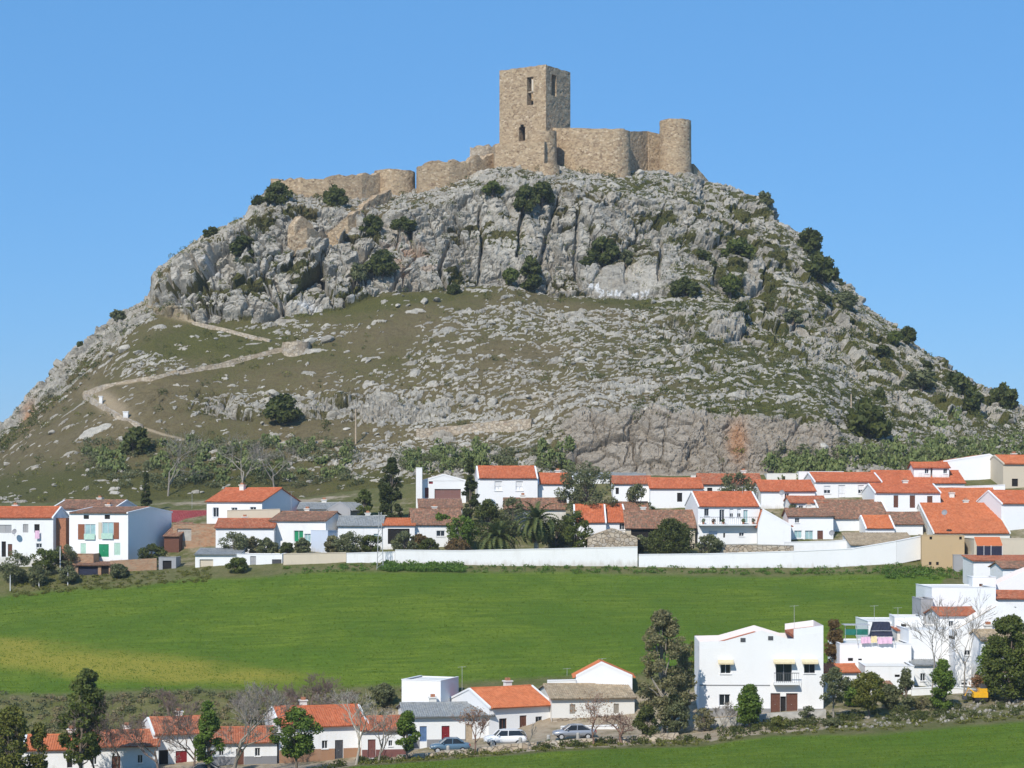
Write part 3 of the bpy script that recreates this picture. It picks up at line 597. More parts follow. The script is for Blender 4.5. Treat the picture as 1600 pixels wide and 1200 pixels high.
# the keep: hollow square tower, near corner at column 853
rot = math.radians(33.0); k = KD/F
KW = 73*k/math.cos(rot); KL = 40*k/math.sin(rot)
corner = Vector((wx(853, KD), KD, 0)); zb = wz(285, KD); ztop = wz(100.5, KD)
ul = Vector((-math.cos(rot), math.sin(rot), 0)); ur = Vector((math.sin(rot), math.cos(rot), 0))
def keep_face(V, Fc, o, du, w, nin, holes, seed, off=0.0, th=1.7, flip=False):
    # holes: (u0,u1,z0,z1)
    ex_u = [h[0] for h in holes]+[h[1] for h in holes]; ex_z = [h[2] for h in holes]+[h[3] for h in holes]
    us = lines(0, w, 0.6, ex_u); zs_ = lines(zb, ztop, 0.6, ex_z)
    inside = lambda u, z: any(h[0] < u < h[1] and h[2] < z < h[3] for h in holes)
    def fn(dep):
        def f(u, z):
            edge_ = any(abs(u-e) < 0.02 for e in ex_u) or any(abs(z-e) < 0.02 for e in ex_z)
            j_ = 0 if edge_ or u in (us[0], us[-1]) else pj(u, dep, z, seed, 0.07)
            zz = z + (jag(u*(1 if dep == 0 else 1.0), seed, 0.25) if z == zs_[-1] and u not in (us[0], us[-1]) else 0)
            uu = u if dep == 0 else th + (w-2*th)*(u/w) if not edge_ else u
            if dep and not edge_: uu = min(max(u, th), w-th)
            q = o + du*uu + nin*(dep+j_)
            return (q.x, q.y, zz)
        return f
    rough_grid(fn(0), us, zs_, lambda u, z: not inside(u, z), 0, seed, V, Fc); n0 = len(V)
    rough_grid(fn(th), us, zs_, lambda u, z: not inside(u, z), 0, seed, V, Fc)
    nu = len(us); b0 = n0-nu*len(zs_); top = (len(zs_)-1)*nu
    for i in range(nu-1): Fc.append((b0+top+i, b0+top+i+1, n0+top+i+1, n0+top+i))
    for h in holes:
        a = o + du*h[0]; b = o + du*h[1]; t_ = nin*th
        c4 = [Vector((a.x, a.y, h[2])), Vector((b.x, b.y, h[2])), Vector((b.x, b.y, h[3])), Vector((a.x, a.y, h[3]))]
        n = len(V); V.extend([tuple(p) for p in c4] + [tuple(p+t_) for p in c4])
        for i in range(4): j = (i+1) % 4; Fc.append((n+i, n+j, n+4+j, n+4+i))
V = []; Fc = []
def hu(pxa, pxb, c, d): return ((853-pxb)/73.0*KW, (853-pxa)/73.0*KW, wz(d, KD), wz(c, KD))
def hr(pxa, pxb, c, d): return ((pxa-853)/40.0*KL, (pxb-853)/40.0*KL, wz(d, KD+2), wz(c, KD+2))
keep_face(V, Fc, corner, ul, KW, ur, [hu(823.5, 833.5, 117, 161), hu(811, 820.5, 194, 216), hu(813, 818.5, 190, 194)], 3)
keep_face(V, Fc, corner, ur, KL, ul, [hr(862, 870, 116, 149)], 4)
keep_face(V, Fc, corner+ul*KW, ur, KL, -ul, [((KL*0.4), KL*0.55, wz(160, KD), wz(112, KD))], 5)
keep_face(V, Fc, corner+ur*KL, ul, KW, -ur, [((KW*0.45), KW*0.58, wz(160, KD), wz(112, KD))], 6)
# inner floor so that the shaft is not bottomless
a = corner+ul*0.3+ur*0.3; b = corner+ul*(KW-.3)+ur*0.3; c = corner+ul*(KW-.3)+ur*(KL-.3); d = corner+ul*0.3+ur*(KL-.3)
n = len(V); V.extend([(q.x, q.y, wz(172, KD)) for q in (a, b, c, d)]); Fc.append((n, n+1, n+2, n+3))
m = MB(); m.v = V; m.f = Fc; keep_o = m.build("keep", CS, castle); keep_o["label"] = "square stone keep with tall slit openings"
# floor beam, and a pale block added in the tall slit as sunlit inner wall
m = MB(); q0 = corner+ul*hu(823.5, 833.5, 117, 161)[0]+ur*0.5
def slab(name, u0, u1, d0, d1, z0, z1, mat):
    mm = MB(); P0 = corner
    pts = [P0+ul*u0+ur*d0, P0+ul*u1+ur*d0, P0+ul*u1+ur*d1, P0+ul*u0+ur*d1]
    mm.add([(p.x, p.y, z0) for p in pts]+[(p.x, p.y, z1) for p in pts], [(0,3,2,1),(4,5,6,7),(0,1,5,4),(1,2,6,5),(2,3,7,6),(3,0,4,7)])
    return mm.build(name, mat, castle)
h_ = hu(823.5, 833.5, 117, 161)
slab("window_sill", h_[0]-0.0+0.003, h_[1]-0.003, 0.35, 1.2, wz(141, KD), wz(139, KD), MATS["rubble"])
slab("sunlit_block", h_[0]+0.003, h_[0]+0.55, 0.25, 0.55, wz(138.9, KD), wz(121, KD), MATS["cream"])  # sunlight on the wall inside, put into a cream colour
# half-round bastion wrapped round the keep's foot
round_tower("bastion", wx(847, 418), 417.9, 24*k, 22.5*k, wz(300, 419), wz(206, 417), CS, castle, 7, 1.0, 0.3, floor=wz(209, 417))
wall_run("keep_plinth", [(wx(776, 426), 426.5), (wx(782, 417.5), 417.5), (wx(853, 414.6), 414.6)], [wz(300, 424)]*3, [wz(228, 424), wz(224, 417), wz(223, 415)], 2.2, CS, castle, 8, 0.25)
round_tower("turret_stub", wx(857, 414), 414.0, 18*k, 17*k, wz(300, 414), wz(258, 414), CS, castle, 9, 0.8, 0.35, floor=wz(262, 414))
# curtain wall, bastion, set-back wall, round tower
wall_run("curtain_wall", [(wx(868, 424), 424), (wx(905, 420), 420), (wx(958, 418), 418)], [wz(300, 420)]*3, [wz(200.5, 424), wz(201, 420), wz(203, 418)], 2.0, CS, castle, 11, 0.22)
round_tower("bastion", wx(960, 420), 420.0, 26.5*k, 24.0*k, wz(310, 420), wz(203, 418), CS, castle, 12, 1.2, 0.3, floor=wz(206, 418))
wall_run("curtain_wall", [(wx(972, 424), 424), (wx(1006, 431), 431), (wx(1045, 434), 434)], [wz(310, 424)]*3, [wz(205, 423), wz(207, 432), wz(211, 432)], 1.8, CS, castle, 13, 0.12)
round_tower("round_tower", wx(1055.5, 428), 428.5, 25.8*k*1.02, 24.3*k*1.02, wz(310, 428), wz(186, 426), CS, castle, 14, 1.1, 0.22, floor=wz(194, 426))
wall_run("buttress", [(wx(1076, 431), 431), (wx(1103, 436), 436)], [wz(310, 431), wz(310, 436)], [wz(256, 431), wz(288, 436)], 2.5, CS, castle, 15, 0.2)
# lower ward to the left
wall_run("ward_wall", [(wx(782, 424), 424), (wx(740, 417), 417), (wx(700, 413), 413), (wx(652, 411.5), 411.5)], [wz(312, 424), wz(312, 417), wz(312, 413), wz(320, 411)], [wz(238, 424), wz(248, 417), wz(255, 413), wz(260, 411)], 1.8, CS, castle, 16, 1.0)
wall_run("ruin_wall", [(wx(736, 428), 428), (wx(757, 427), 427), (wx(780, 429), 429)], [wz(262, 428)]*3, [wz(232, 428), wz(231, 427), wz(228, 429)], 1.2, MATS["rubble"], castle, 17, 0.9)
round_tower("round_tower", wx(616, 413.5), 414.5, 33*k, 31.5*k, wz(330, 412), wz(265, 411), CS, castle, 18, 1.2, 0.6, floor=wz(271, 411))
wall_run("ward_wall", [(wx(590, 412), 412), (wx(560, 408), 408), (wx(510, 405), 405), (wx(470, 404), 404), (wx(429, 405), 405)], [wz(330, 412), wz(325, 408), wz(322, 405), wz(320, 404), wz(315, 405)], [wz(272, 412), wz(271, 408), wz(277, 405), wz(281, 404), wz(283, 405)], 1.7, CS, castle, 19, 1.3)
wall_run("ward_wall", [(wx(429, 405.2), 405.2), (wx(438, 412), 412)], [wz(312, 405), wz(312, 412)], [wz(278.5, 405), wz(282, 412)], 1.6, CS, castle, 20, 0.4)
# ramp wall that climbs the crag below the round tower
def hill_wall(name, pl, h, thick, mat, label, cat, seed, amp=0.2, parent=None):
    pts = []; zb_ = []; zt_ = []
    for (x, y) in pl:
        p = hill_point(x, y); pts.append((p.x, p.y-0.3)); zb_.append(p.z-2.0); zt_.append(p.z+h)
    o = wall_run(name, pts, zb_, zt_, thick, mat, parent, seed, amp, 0.8)
    if label: tag(o, label, cat, kind="thing")
    return o
hill_wall("rampart_wall", [(452,392),(478,376),(510,362),(545,345),(580,324),(608,312)], 1.9, 1.3, CS, "tan rampart wall climbing the crag below the left round tower", "wall", 31, 0.5)
hill_wall("rampart_stub", [(455,386),(466,372),(484,372)], 3.6, 1.8, CS, "tumbled tan masonry stub at the foot of the rampart wall", "ruin", 32, 0.8)
hill_wall("path_wall", [(132,616),(165,609),(240,594),(330,574),(420,553),(446,548)], 0.5, 0.6, MATS["rubble"], "long low stone wall edging the path across the grass slope", "wall", 33, 0.15)
hill_wall("path_wall", [(134,618),(148,630),(185,652),(222,669)], 0.4, 0.6, MATS["rubble"], "short low stone wall beside the zigzag path near the dark bush", "wall", 34, 0.2)
hill_wall("path_wall", [(235,482),(272,494),(306,504),(352,515),(424,533)], 0.2, 0.6, MATS["rubble"], "thin stone edge of the upper path leaving the crag's corner", "wall", 35, 0.12)
hill_wall("terrace_wall", [(650,682),(700,676),(760,670),(832,664)], 1.1, 0.8, MATS["rubble"], "pale dry-stone terrace wall above the prickly pears", "wall", 36, 0.2)
p = hill_point(464, 548)
lt = empty("lookout_turret", p); round_tower("wall", 0, 0, 2.7, 2.5, -3.0, 1.3, MATS["rubble"], lt, 37, 0.6, 0.2, floor=0.3)
tag(lt, "small round drystone lookout at the end of the path wall", "turret")
p = hill_point(160, 636); pil = empty("path_pillar", p); MB().box(-0.28, -0.28, -0.8, 0.28, 0.28, 1.5).build("shaft", MATS["white"], pil); MB().box(-0.36, -0.36, 1.502, 0.36, 0.36, 1.62).build("cap", MATS["white"], pil); tag(pil, "upper of two small white pillars on the zigzag path", "pillar", "white pillars on the zigzag path")
p = hill_point(197, 657); pil = empty("path_pillar", p); MB().box(-0.42, -0.3, -0.8, 0.42, 0.3, 1.1).build("shaft", MATS["white"], pil); MB().box(-0.5, -0.38, 1.102, 0.5, 0.38, 1.22).build("cap", MATS["white"], pil); tag(pil, "lower of two small white pillars on the zigzag path, nearer the dark bush", "pillar", "white pillars on the zigzag path")
# ------------------------------------------------------------------ plants
def leaves_mesh(name, clumps, n, size, mat, seed, flat=0.0, tri=False, elong=1.5):
    """n leaf-sized faces spread through the clumps [(centre, (rx,ry,rz))]"""
    rng = np.random.default_rng(seed)
    cs = np.array([c for c, r in clumps], float); rs = np.array([r if hasattr(r, '__len__') else (r, r, r) for c, r in clumps], float)
    vol = (rs.prod(1))**0.67; idx = rng.choice(len(cs), n, p=vol/vol.sum())
    d = rng.normal(size=(n, 3)); d /= np.linalg.norm(d, axis=1, keepdims=True)
    rad = rng.uniform(0.25, 1.0, (n, 1))**0.45
    p = cs[idx] + d*rad*rs[idx]
    a = rng.normal(size=(n, 3)); a[:, 2] *= (1-flat); a /= np.linalg.norm(a, axis=1, keepdims=True)
    b = np.cross(a, d + 0.6*rng.normal(size=(n, 3))); b /= np.linalg.norm(b, axis=1, keepdims=True)+1e-9
    s = size*rng.uniform(0.6, 1.4, (n, 1))
    a = a*s*0.5*elong; b = b*s*0.5
    if tri: co = np.stack([p-a-b*0.6, p-a*0.2+b, p+a], 1); k = 3
    else: co = np.stack([p-a, p-b*0.8, p+a, p+b*0.8], 1); k = 4
    me = bpy.data.meshes.new(name); co = co.reshape(-1, 3).astype(np.float32)
    me.vertices.add(len(co)); me.vertices.foreach_set("co", co.ravel())
    me.loops.add(len(co)); me.loops.foreach_set("vertex_index", np.arange(len(co), dtype=np.int32))
    me.polygons.add(n); me.polygons.foreach_set("loop_start", np.arange(0, k*n, k, dtype=np.int32))
    me.update(calc_edges=True); me.materials.append(mat)
    return me
def crown_clumps(rng, shape, R, H, z0, n, rc):
    out = []
    for i in range(n):
        for _ in range(50):
            u = rng.uniform(0, 1); a = rng.uniform(0, 2*math.pi)
            if shape == 'round': rr = math.sqrt(max(0, 1-(2*u-1)**2))
            elif shape == 'cone': rr = (1-u)**0.8*(0.35+0.65*min(1, u*5+0.25))
            elif shape == 'column': rr = min(1, (1-u)*3.0)*min(1, u*6+0.4)
            elif shape == 'tall': rr = (1-u)**0.5*min(1, u*3.2+0.35)
            elif shape == 'ovoid': rr = min(1.0, 1.35*(u+0.10)**0.4*(1.02-u)**0.55)
            elif shape == 'umbrella': rr = math.sqrt(max(0, 1-u**2))*min(1, 0.55+u*2)
            else: rr = 1
            q = rng.uniform(0.35, 1.0)**0.6
            r = rr*R*q
            if r >= 0: break
        s = rc*rng.uniform(0.65, 1.3)
        out.append((( (r-s*0.35 if r > s*0.35 else r)*math.cos(a), (r-s*0.35 if r > s*0.35 else r)*math.sin(a), z0+u*H), (s, s, s*0.75)))
    return out
def make_tree(name, seed, H, R, shape='round', leafm='leaf_green', bark='bark', trunk=0.25, nclump=30, rc=0.7, nleaf=4000, lsize=0.2, tr=0.14, lean=0.0, parent=None, tri=False):
    """returns an Empty with trunk and crown, standing at its own origin"""
    rng = random.Random(seed)
    root = empty(name)
    z0 = H*trunk; cl_ = crown_clumps(rng, shape, R, H*(1-trunk)-rc*0.4, z0, nclump, rc)
    cl_ = [((c[0]+lean*c[2], c[1], c[2]), r) for c, r in cl_]
    tb = MB(); top = H*(0.85 if shape in ('cone', 'column', 'tall') else trunk+0.35*(1-trunk))
    pts = [(0, 0, -0.5)]
    for i in range(1, 6):
        z = top*i/5; pts.append((lean*z+rng.uniform(-1, 1)*tr*0.8, rng.uniform(-1, 1)*tr*0.8, z))
    tb.tube(pts, [tr*1.25, tr*1.0, tr*0.85, tr*0.65, tr*0.45, tr*0.2], 7)
    for c, r in cl_[:26]:
        zz = max(z0*0.75, min(top*0.92, c[2]*0.62)); o_ = (lean*zz, 0, zz)
        mid = ((o_[0]+c[0])/2+rng.uniform(-.2, .2), (o_[1]+c[1])/2+rng.uniform(-.2, .2), (o_[2]+c[2])/2+rng.uniform(-.1, .25))
        tb.tube([o_, mid, c], [tr*0.42, tr*0.27, tr*0.08], 5, False)
    tb.build("trunk", MATS[bark], root, smooth=True)
    link_mesh("crown", leaves_mesh("crown", cl_, nleaf, lsize, MATS[leafm], seed+5, tri=tri), None, root)
    return root
def copy_tree(root, **k):
    r = root.copy(); COL.objects.link(r)
    for key in list(r.keys()): del r[key]
    for ch in root.children:
        c = ch.copy(); COL.objects.link(c); c.parent = r
        for g in ch.children:
            d = g.copy(); COL.objects.link(d); d.parent = c
    return r
def put(o, loc, s=1.0, rz=0.0, label=None, cat=None, group=None):
    o.location = loc; o.scale = (s, s, s) if not hasattr(s, '__len__') else s; o.rotation_euler = (0, 0, rz)
    return tag(o, label, cat, group)
def bare_tree(name, seed, H, spread=0.5, bark='twig', levels=5, tr=0.12, fan=3, up=0.35, nseg=3):
    rng = random.Random(seed); root = empty(name); tb = MB(); tw = MB()
    def grow(p, d, L, r, lev):
        pts = [p]; q = p.copy(); dd = d.copy()
        for i in range(nseg):
            dd = (dd + Vector((rng.gauss(0, .13), rng.gauss(0, .13), rng.gauss(0, .08)+up*0.09))).normalized(); q = q+dd*L/nseg; pts.append(q.copy())
        (tb if lev >= levels-2 else tw).tube(pts, [r*(1-0.38*i/nseg) for i in range(nseg+1)], 6 if lev > 2 else 3, False)
        if lev <= 0: return
        for k in range(fan + (1 if lev < 3 and rng.random() < 0.5 else 0)):
            t = rng.uniform(0.45, 1.0) if k else 1.0
            o_ = pts[0].lerp(pts[-1], t) if t < 0.99 else pts[-1]
            a = Vector((rng.gauss(0, 1), rng.gauss(0, 1), rng.gauss(0.25, .6))).normalized()
            nd = (dd*(1-spread*0.5)+a*spread).normalized()
            grow(o_, nd, L*rng.uniform(0.58, 0.82), max(0.015, r*rng.uniform(0.45, 0.62)), lev-1)
    grow(Vector((0, 0, -0.3)), Vector((rng.uniform(-.05, .05), 0, 1)), H*0.34, tr, levels)
    tb.build("trunk", MATS[bark], root, smooth=True); tw.build("twigs", MATS[bark], root, smooth=True)["kind"] = "stuff"
    return root
def make_palm(name, seed, trunk_h, nf, L, droop, dry=0):
    rng = random.Random(seed); root = empty(name)
    tb = MB(); prof = []
    z = -0.4
    while z < trunk_h: prof += [(0.30, z), (0.36, z+0.12)]; z += 0.2
    tb.lathe(prof+[(0.42, trunk_h+0.2), (0.0, trunk_h+0.4)], 9); tb.build("trunk", MATS["bark_pale"], root)
    V = []; Fc = []; V2 = []; F2 = []
    for i in range(nf):
        u = i/(nf-1.0); az = i*2.39996+rng.uniform(-.2, .2); el = math.radians(86-(86+droop)*u**0.85+rng.uniform(-6, 6))
        ln = L*rng.uniform(0.85, 1.1); p = Vector((0, 0, trunk_h+0.25)); h = Vector((math.cos(az), math.sin(az), 0))
        VV, FF = (V2, F2) if (i > nf-1-dry) else (V, Fc)
        n = 13; e = el
        for s in range(n):
            d = h*math.cos(e)+Vector((0, 0, math.sin(e))); q = p+d*ln/n
            side = d.cross(Vector((0, 0, 1)))
            side = side.normalized() if side.length > 0.05 else Vector((-h.y, h.x, 0))
            up_ = side.cross(d).normalized(); wl_ = 0.62*math.sin(math.pi*min(1, (s+1.5)/(n+0.8)))**0.7
            for sg in (-1, 1):
                tip = p + d*0.35*wl_ + side*sg*wl_*0.85 + up_*wl_*0.30
                b = len(VV); VV += [tuple(p), tuple(q), tuple(tip)]; FF.append((b, b+1, b+2))
                tip2 = q + d*0.35*wl_ + side*sg*wl_*0.75 - up_*wl_*0.05; m_ = p.lerp(q, 0.5)
                b = len(VV); VV += [tuple(m_), tuple(q+d*0.05), tuple(tip2)]; FF.append((b, b+1, b+2))
            p = q; e -= math.radians(4.5+5.5*u)*(1.0+s*0.09)
    m = MB(); m.v = V; m.f = Fc; m.build("crown", MATS["leaf_palm"], root)
    if F2: m = MB(); m.v = V2; m.f = F2; m.build("dry_fronds", MATS["leaf_palm_dry"], root)
    return root
def pear_mesh(name, seed, spots, pads=46, size=0.36):
    """prickly pear: oval pads growing out of one another round each spot (x,y,z,h,r)"""
    rng = random.Random(seed); V = []; Fc = []
    for (x, y, z, h, r) in spots:
        for i in range(pads):
            u = rng.random(); a = rng.uniform(0, 6.283); rr = r*math.sqrt(rng.random())*math.sqrt(max(0.05, 1-(u*0.9)**2))
            c = Vector((x+rr*math.cos(a), y+rr*math.sin(a), z+u*h)); s = size*rng.uniform(.7, 1.25)
            n = Vector((rng.gauss(0, 1), rng.gauss(-.5, 1), rng.gauss(.2, .5))).normalized()
            t = n.cross(Vector((rng.gauss(0, .35), rng.gauss(0, .35), 1))).normalized(); w = t.cross(n)
            b = len(V)
            for k in range(7):
                q = 6.283*k/7; p_ = c + t*math.cos(q)*s*0.40 + w*math.sin(q)*s*0.62; V.append(tuple(p_))
            V.append(tuple(c+n*0.05)); V.append(tuple(c-n*0.05))
            for k in range(7): Fc.append((b+k, b+(k+1) % 7, b+7)); Fc.append((b+(k+1) % 7, b+k, b+8))
    m = MB(); m.v = V; m.f = Fc
    return m.mesh(name, MATS["cactus"])

# shrubs rooted in the crag and on the slopes
def shrub_proto(seed, leafm, R=1.0, flatk=0.85, n=1500, ls=0.20, nc=16):
    rng = random.Random(seed); root = empty("shrub"); cl_ = []
    for i in range(nc):
        a = rng.uniform(0, 6.283); u = rng.random(); rr = R*math.sqrt(max(0, 1-u*u))*rng.uniform(0.3, 0.85)
        s = R*rng.uniform(0.26, 0.44); cl_.append(((rr*math.cos(a), rr*math.sin(a), 0.12+u*R*1.25*flatk), (s, s, s*0.85)))
    tb = MB()
    for c, r in cl_[:9]: tb.tube([(0, 0, -0.35), (c[0]*0.4, c[1]*0.4, c[2]*0.4), c], [0.07, 0.05, 0.015], 4, False)
    tb.build("stem", MATS["bark"], root); link_mesh("foliage", leaves_mesh("foliage", cl_, n, ls, MATS[leafm], seed), None, root)
    return root
PROT = [shrub_proto(400+i, m_) for i, m_ in enumerate(("leaf_shrub", "leaf_shrub", "leaf_shrub", "leaf_pine", "leaf_olive", "leaf_shrub"))]
first_use = [True]*len(PROT)
def shrub(px, py, r_px, label, kind=0, tall=1.0, rz=None, foot=None):
    p = hill_point(px, py+r_px*0.75)
    i = kind; o = PROT[i] if first_use[i] else copy_tree(PROT[i]); first_use[i] = False
    k_ = p.y/F; r = r_px*k_*1.15
    vr = random.Random(px*3+py)
    put(o, p+Vector((0, -0.25*r, -0.1)), (r*vr.uniform(.85, 1.3), r*vr.uniform(.85, 1.2), r*tall*vr.uniform(.95, 1.25)), random.Random(px*7+py).uniform(0, 6.28), label, "shrub", "dark shrubs rooted on the rocky hill")
HILL_SHRUBS = [
 (435,303,17,"large dark shrub against the left end of the castle's ward wall",0,1.0),(406,313,11,"small dark shrub on the skyline left of the castle's ward wall",2,.8),(525,308,16,"tall dark shrub below the middle of the left ward wall",1,1.1),
 (583,342,18,"dense round shrub below the left round tower",0,1.0),(630,348,15,"dark shrub just right of the dense round one below the left round tower",1,.9),(770,297,14,"shrub below the keep's left corner",3,1.0),
 (845,303,17,"upper of the shrub clump on the crag straight below the keep",2,1.0),(822,318,19,"lower of the shrub clump on the crag straight below the keep",0,1.0),(378,367,26,"wide spreading shrub on the skyline of the left crag",5,.75),(331,363,11,"small shrub left of the wide one on the left crag's skyline",2,.8),
 (250,425,11,"shrub on top of the crag's far left corner",1,.9),(561,428,15,"left one of the two shrubs side by side in the left crag",4,1.0),(597,413,19,"right one of the two shrubs side by side in the left crag",0,1.0),
 (833,413,18,"round dark shrub at the foot of the central cliff's smooth face",1,1.0),(832,444,14,"shrub at the cliff foot under the round dark one",2,1.0),(797,435,14,"shrub at the cliff foot left of the pair under the smooth face",3,1.0),
 (945,386,18,"tall dark shrub on the cliff above the white lettering",0,1.2),(917,401,12,"smaller shrub left of the tall one above the white lettering",2,.9),(980,392,13,"brownish bare shrub right of the tall one above the white lettering",4,1.1),(710,448,9,"little shrub in a cleft at the middle cliff's foot",1,1.2),
 (1069,448,18,"dark shrub right of the white lettering on the rock",1,1.0),(1140,449,17,"tree-like green shrub further right of the white lettering",3,1.0),(1156,387,20,"broad green shrub on the upper right slope",3,.9),(1099,394,11,"small dark shrub left of the broad one on the upper right slope",2,.8),
 (1158,486,13,"rounded shrub in the middle of the right slope",0,.9),(1238,491,14,"olive shrub on the right slope above the overhanging rock",4,.85),(1266,378,19,"shrub on the right skyline, highest of the skyline bushes",0,.9),(1283,421,25,"largest shrub on the right skyline below the highest",1,1.0),
 (1322,467,17,"olive shrub on a ledge below the right skyline boulder",4,.8),(1287,461,11,"small shrub left of the one on the boulder ledge",2,.9),(443,640,26,"big round dark shrub alone on the lower left slope",0,.95),(1357,656,33,"largest dark shrub on the right foot of the hill by the wooden pole",1,.95),
 (1436,591,23,"broad olive shrub half way down the right flank",4,.8),(1374,611,12,"small dark shrub left of the broad olive one on the right flank",1,1.0),(1498,592,24,"dark shrub group's upper bush on the right shoulder",0,1.0),(1521,622,19,"dark shrub group's lower bush on the right shoulder",2,1.0),
 (1568,614,18,"round dark shrub near the photo's right edge on the skyline",1,1.0),(1400,527,12,"left of two small skyline shrubs on the lower right ridge",3,.9),(1416,529,12,"right of two small skyline shrubs on the lower right ridge",0,1.1),(1375,550,12,"shrub in the gully under the two small skyline shrubs",2,.8),
 (186,494,11,"shrub on the left ridge just below the crag's corner",4,.9),(121,531,7,"tiny shrub on the left skyline lower down",2,1.0),(211,688,26,"dark brown-green shrub at the lower end of the zigzag path",5,.9),(1196,306,11,"wispy shrub on the skyline right of the castle",4,1.1),(1310,438,9,"shrub tucked under the largest skyline one",1,1.0),(1445,562,12,"low shrub on the skyline of the right flank",2,.7)]
for (a_, b_, r_, l_, k_, t_) in HILL_SHRUBS: shrub(a_, b_, r_, l_, k_, t_)

# low scrub scattered over the hill, too much to count
def scatter_hill(n, seed, wfun):
    rng = np.random.default_rng(seed); out = []
    J = rng.integers(0, len(c_px), n*14); I = rng.integers(6, iC, n*14); pr = rng.random(n*14)
    for i, j, q in zip(I, J, pr):
        if -80 < c_px[j] < 1680 and q < wfun(c_px[j], HPY[i, j], i, j):
            out.append((i, j))
            if len(out) >= n: break
    return out
def scrub_w(px, py, i, j):
    w = 0.10
    if i > iT: w = 0.45
    if px > 980 and py < 660: w = 0.8
    if px > 1300: w = 0.9
    if px < 980 and iF < i < iT: w = 0.30
    if i < iF and px < 700: w = 0.06
    return w*(1.6 if ROCKM[i, j] < 0.4 else 0.45)
spots = scatter_hill(5200, 5, scrub_w); rng = random.Random(9)
cl1 = []; cl2 = []
for (i, j) in spots:
    p = FINAL[i, j]; s = rng.choice((0.22, 0.28, 0.36, 0.45, 0.6, 0.85)); (cl1 if rng.random() < 0.72 else cl2).append(((p[0], p[1]-0.1, p[2]+s*0.45), (s*1.15, s*1.15, s*0.8)))
o = link_mesh("scrub", leaves_mesh("scrub", cl1, 70000, 0.20, MATS["leaf_shrub"], 61)); tag(o, "low dark green scrub scattered among the hillside rocks", "scrub", kind="stuff")
o = link_mesh("low_herbs", leaves_mesh("low_herbs", cl2, 24000, 0.19, MATS["leaf_yellow"], 62)); tag(o, "low yellowish green herbs growing between the hillside rocks", "herbs", kind="stuff")

# boulders one can pick out on the hill
def boulder_mesh(seed):
    rng = random.Random(seed); bm = bmesh.new()
    for i in range(18):
        d = Vector((rng.gauss(0, 1), rng.gauss(0, 1), rng.gauss(0, 1))).normalized(); r = rng.uniform(0.8, 1.05); bm.verts.new((d.x*r, d.y*r*0.8, d.z*r*0.72))
    bmesh.ops.convex_hull(bm, input=bm.verts); 
    for v in [v for v in bm.verts if not v.link_faces]: bm.verts.remove(v)
    bmesh.ops.bevel(bm, geom=list(bm.edges), offset=0.05, segments=1, affect='EDGES')
    me = bpy.data.meshes.new("boulder"); bm.to_mesh(me); bm.free(); me.materials.append(MATS["boulder_rock"]); return me
def boulder_mat():
    t = NT("boulder_rock"); p = t.coord(); n2 = t.noise(p, 1.1, 6, 0.68, 0.3); n3 = t.noise(p, 4.5, 4, 0.7)
    c = t.ramp(t.math('ADD', n2, t.math('MULTIPLY', t.math('SUBTRACT', t.rnd(), 0.5), 0.25)), [(0.26, (0.245, 0.224, 0.186)), (0.5, (0.42, 0.386, 0.322)), (0.76, (0.59, 0.545, 0.46))])
    c = t.mix(t.ramp(n3, [(0.36, 0.35), (0.55, 0.0)]), c, (0.15, 0.145, 0.13))
    MATS["boulder_rock"] = t.out(c, 0.95, t.math('ADD', n2, n3), 0.2, 0.8, 0.15)
boulder_mat(); BM_ = [boulder_mesh(70+i) for i in range(9)]
rng = random.Random(77); cnt = 0
def add_boulder(p, r, sq=1.0):
    o = bpy.data.objects.new("boulder", BM_[rng.randrange(9)]); COL.objects.link(o); o.parent = hill
    o.location = p; o.scale = (r*rng.uniform(.85, 1.3), r*rng.uniform(.7, 1.0), r*rng.uniform(.6, .95)*sq); o.rotation_euler = (rng.uniform(-.4, .4), rng.uniform(-.5, .5), rng.uniform(0, 6.28))
for (x, y, r) in ((1345,455,12),(510,528,17),(486,531,12),(622,478,7),(664,470,10),(683,468,9),(735,622,16),(770,628,14),(283,577,10),(195,540,13),(215,548,10),(175,552,9),(960,290,12),(1025,290,12),(1000,268,11),(930,258,8),(1130,295,8),(430,618,12),(520,640,13),(690,645,10),(1010,640,9),(1060,545,10),(860,610,9),(905,560,10),(1250,590,9),(1330,560,12),(1290,690,12),(1180,520,9)):
    p = hill_point(x, y+r*0.4); add_boulder(p+Vector((0, -0.2, 0.1)), r*p.y/F); cnt += 1
def bw(px, py, i, j):
    w = 0.35
    if px < 560 and i < iF: w = 0.22
    if i > iT: w = 0.5
    if 860 < px < 1320 and i < NS[0]+10: w = 0.02
    return w
for (i, j) in scatter_hill(262, 15, bw):
    add_boulder(Vector(FINAL[i, j])+Vector((0, 0, 0.05)), rng.choice((0.45, 0.5, 0.6, 0.7, 0.8, 0.95, 1.15)), 0.85)
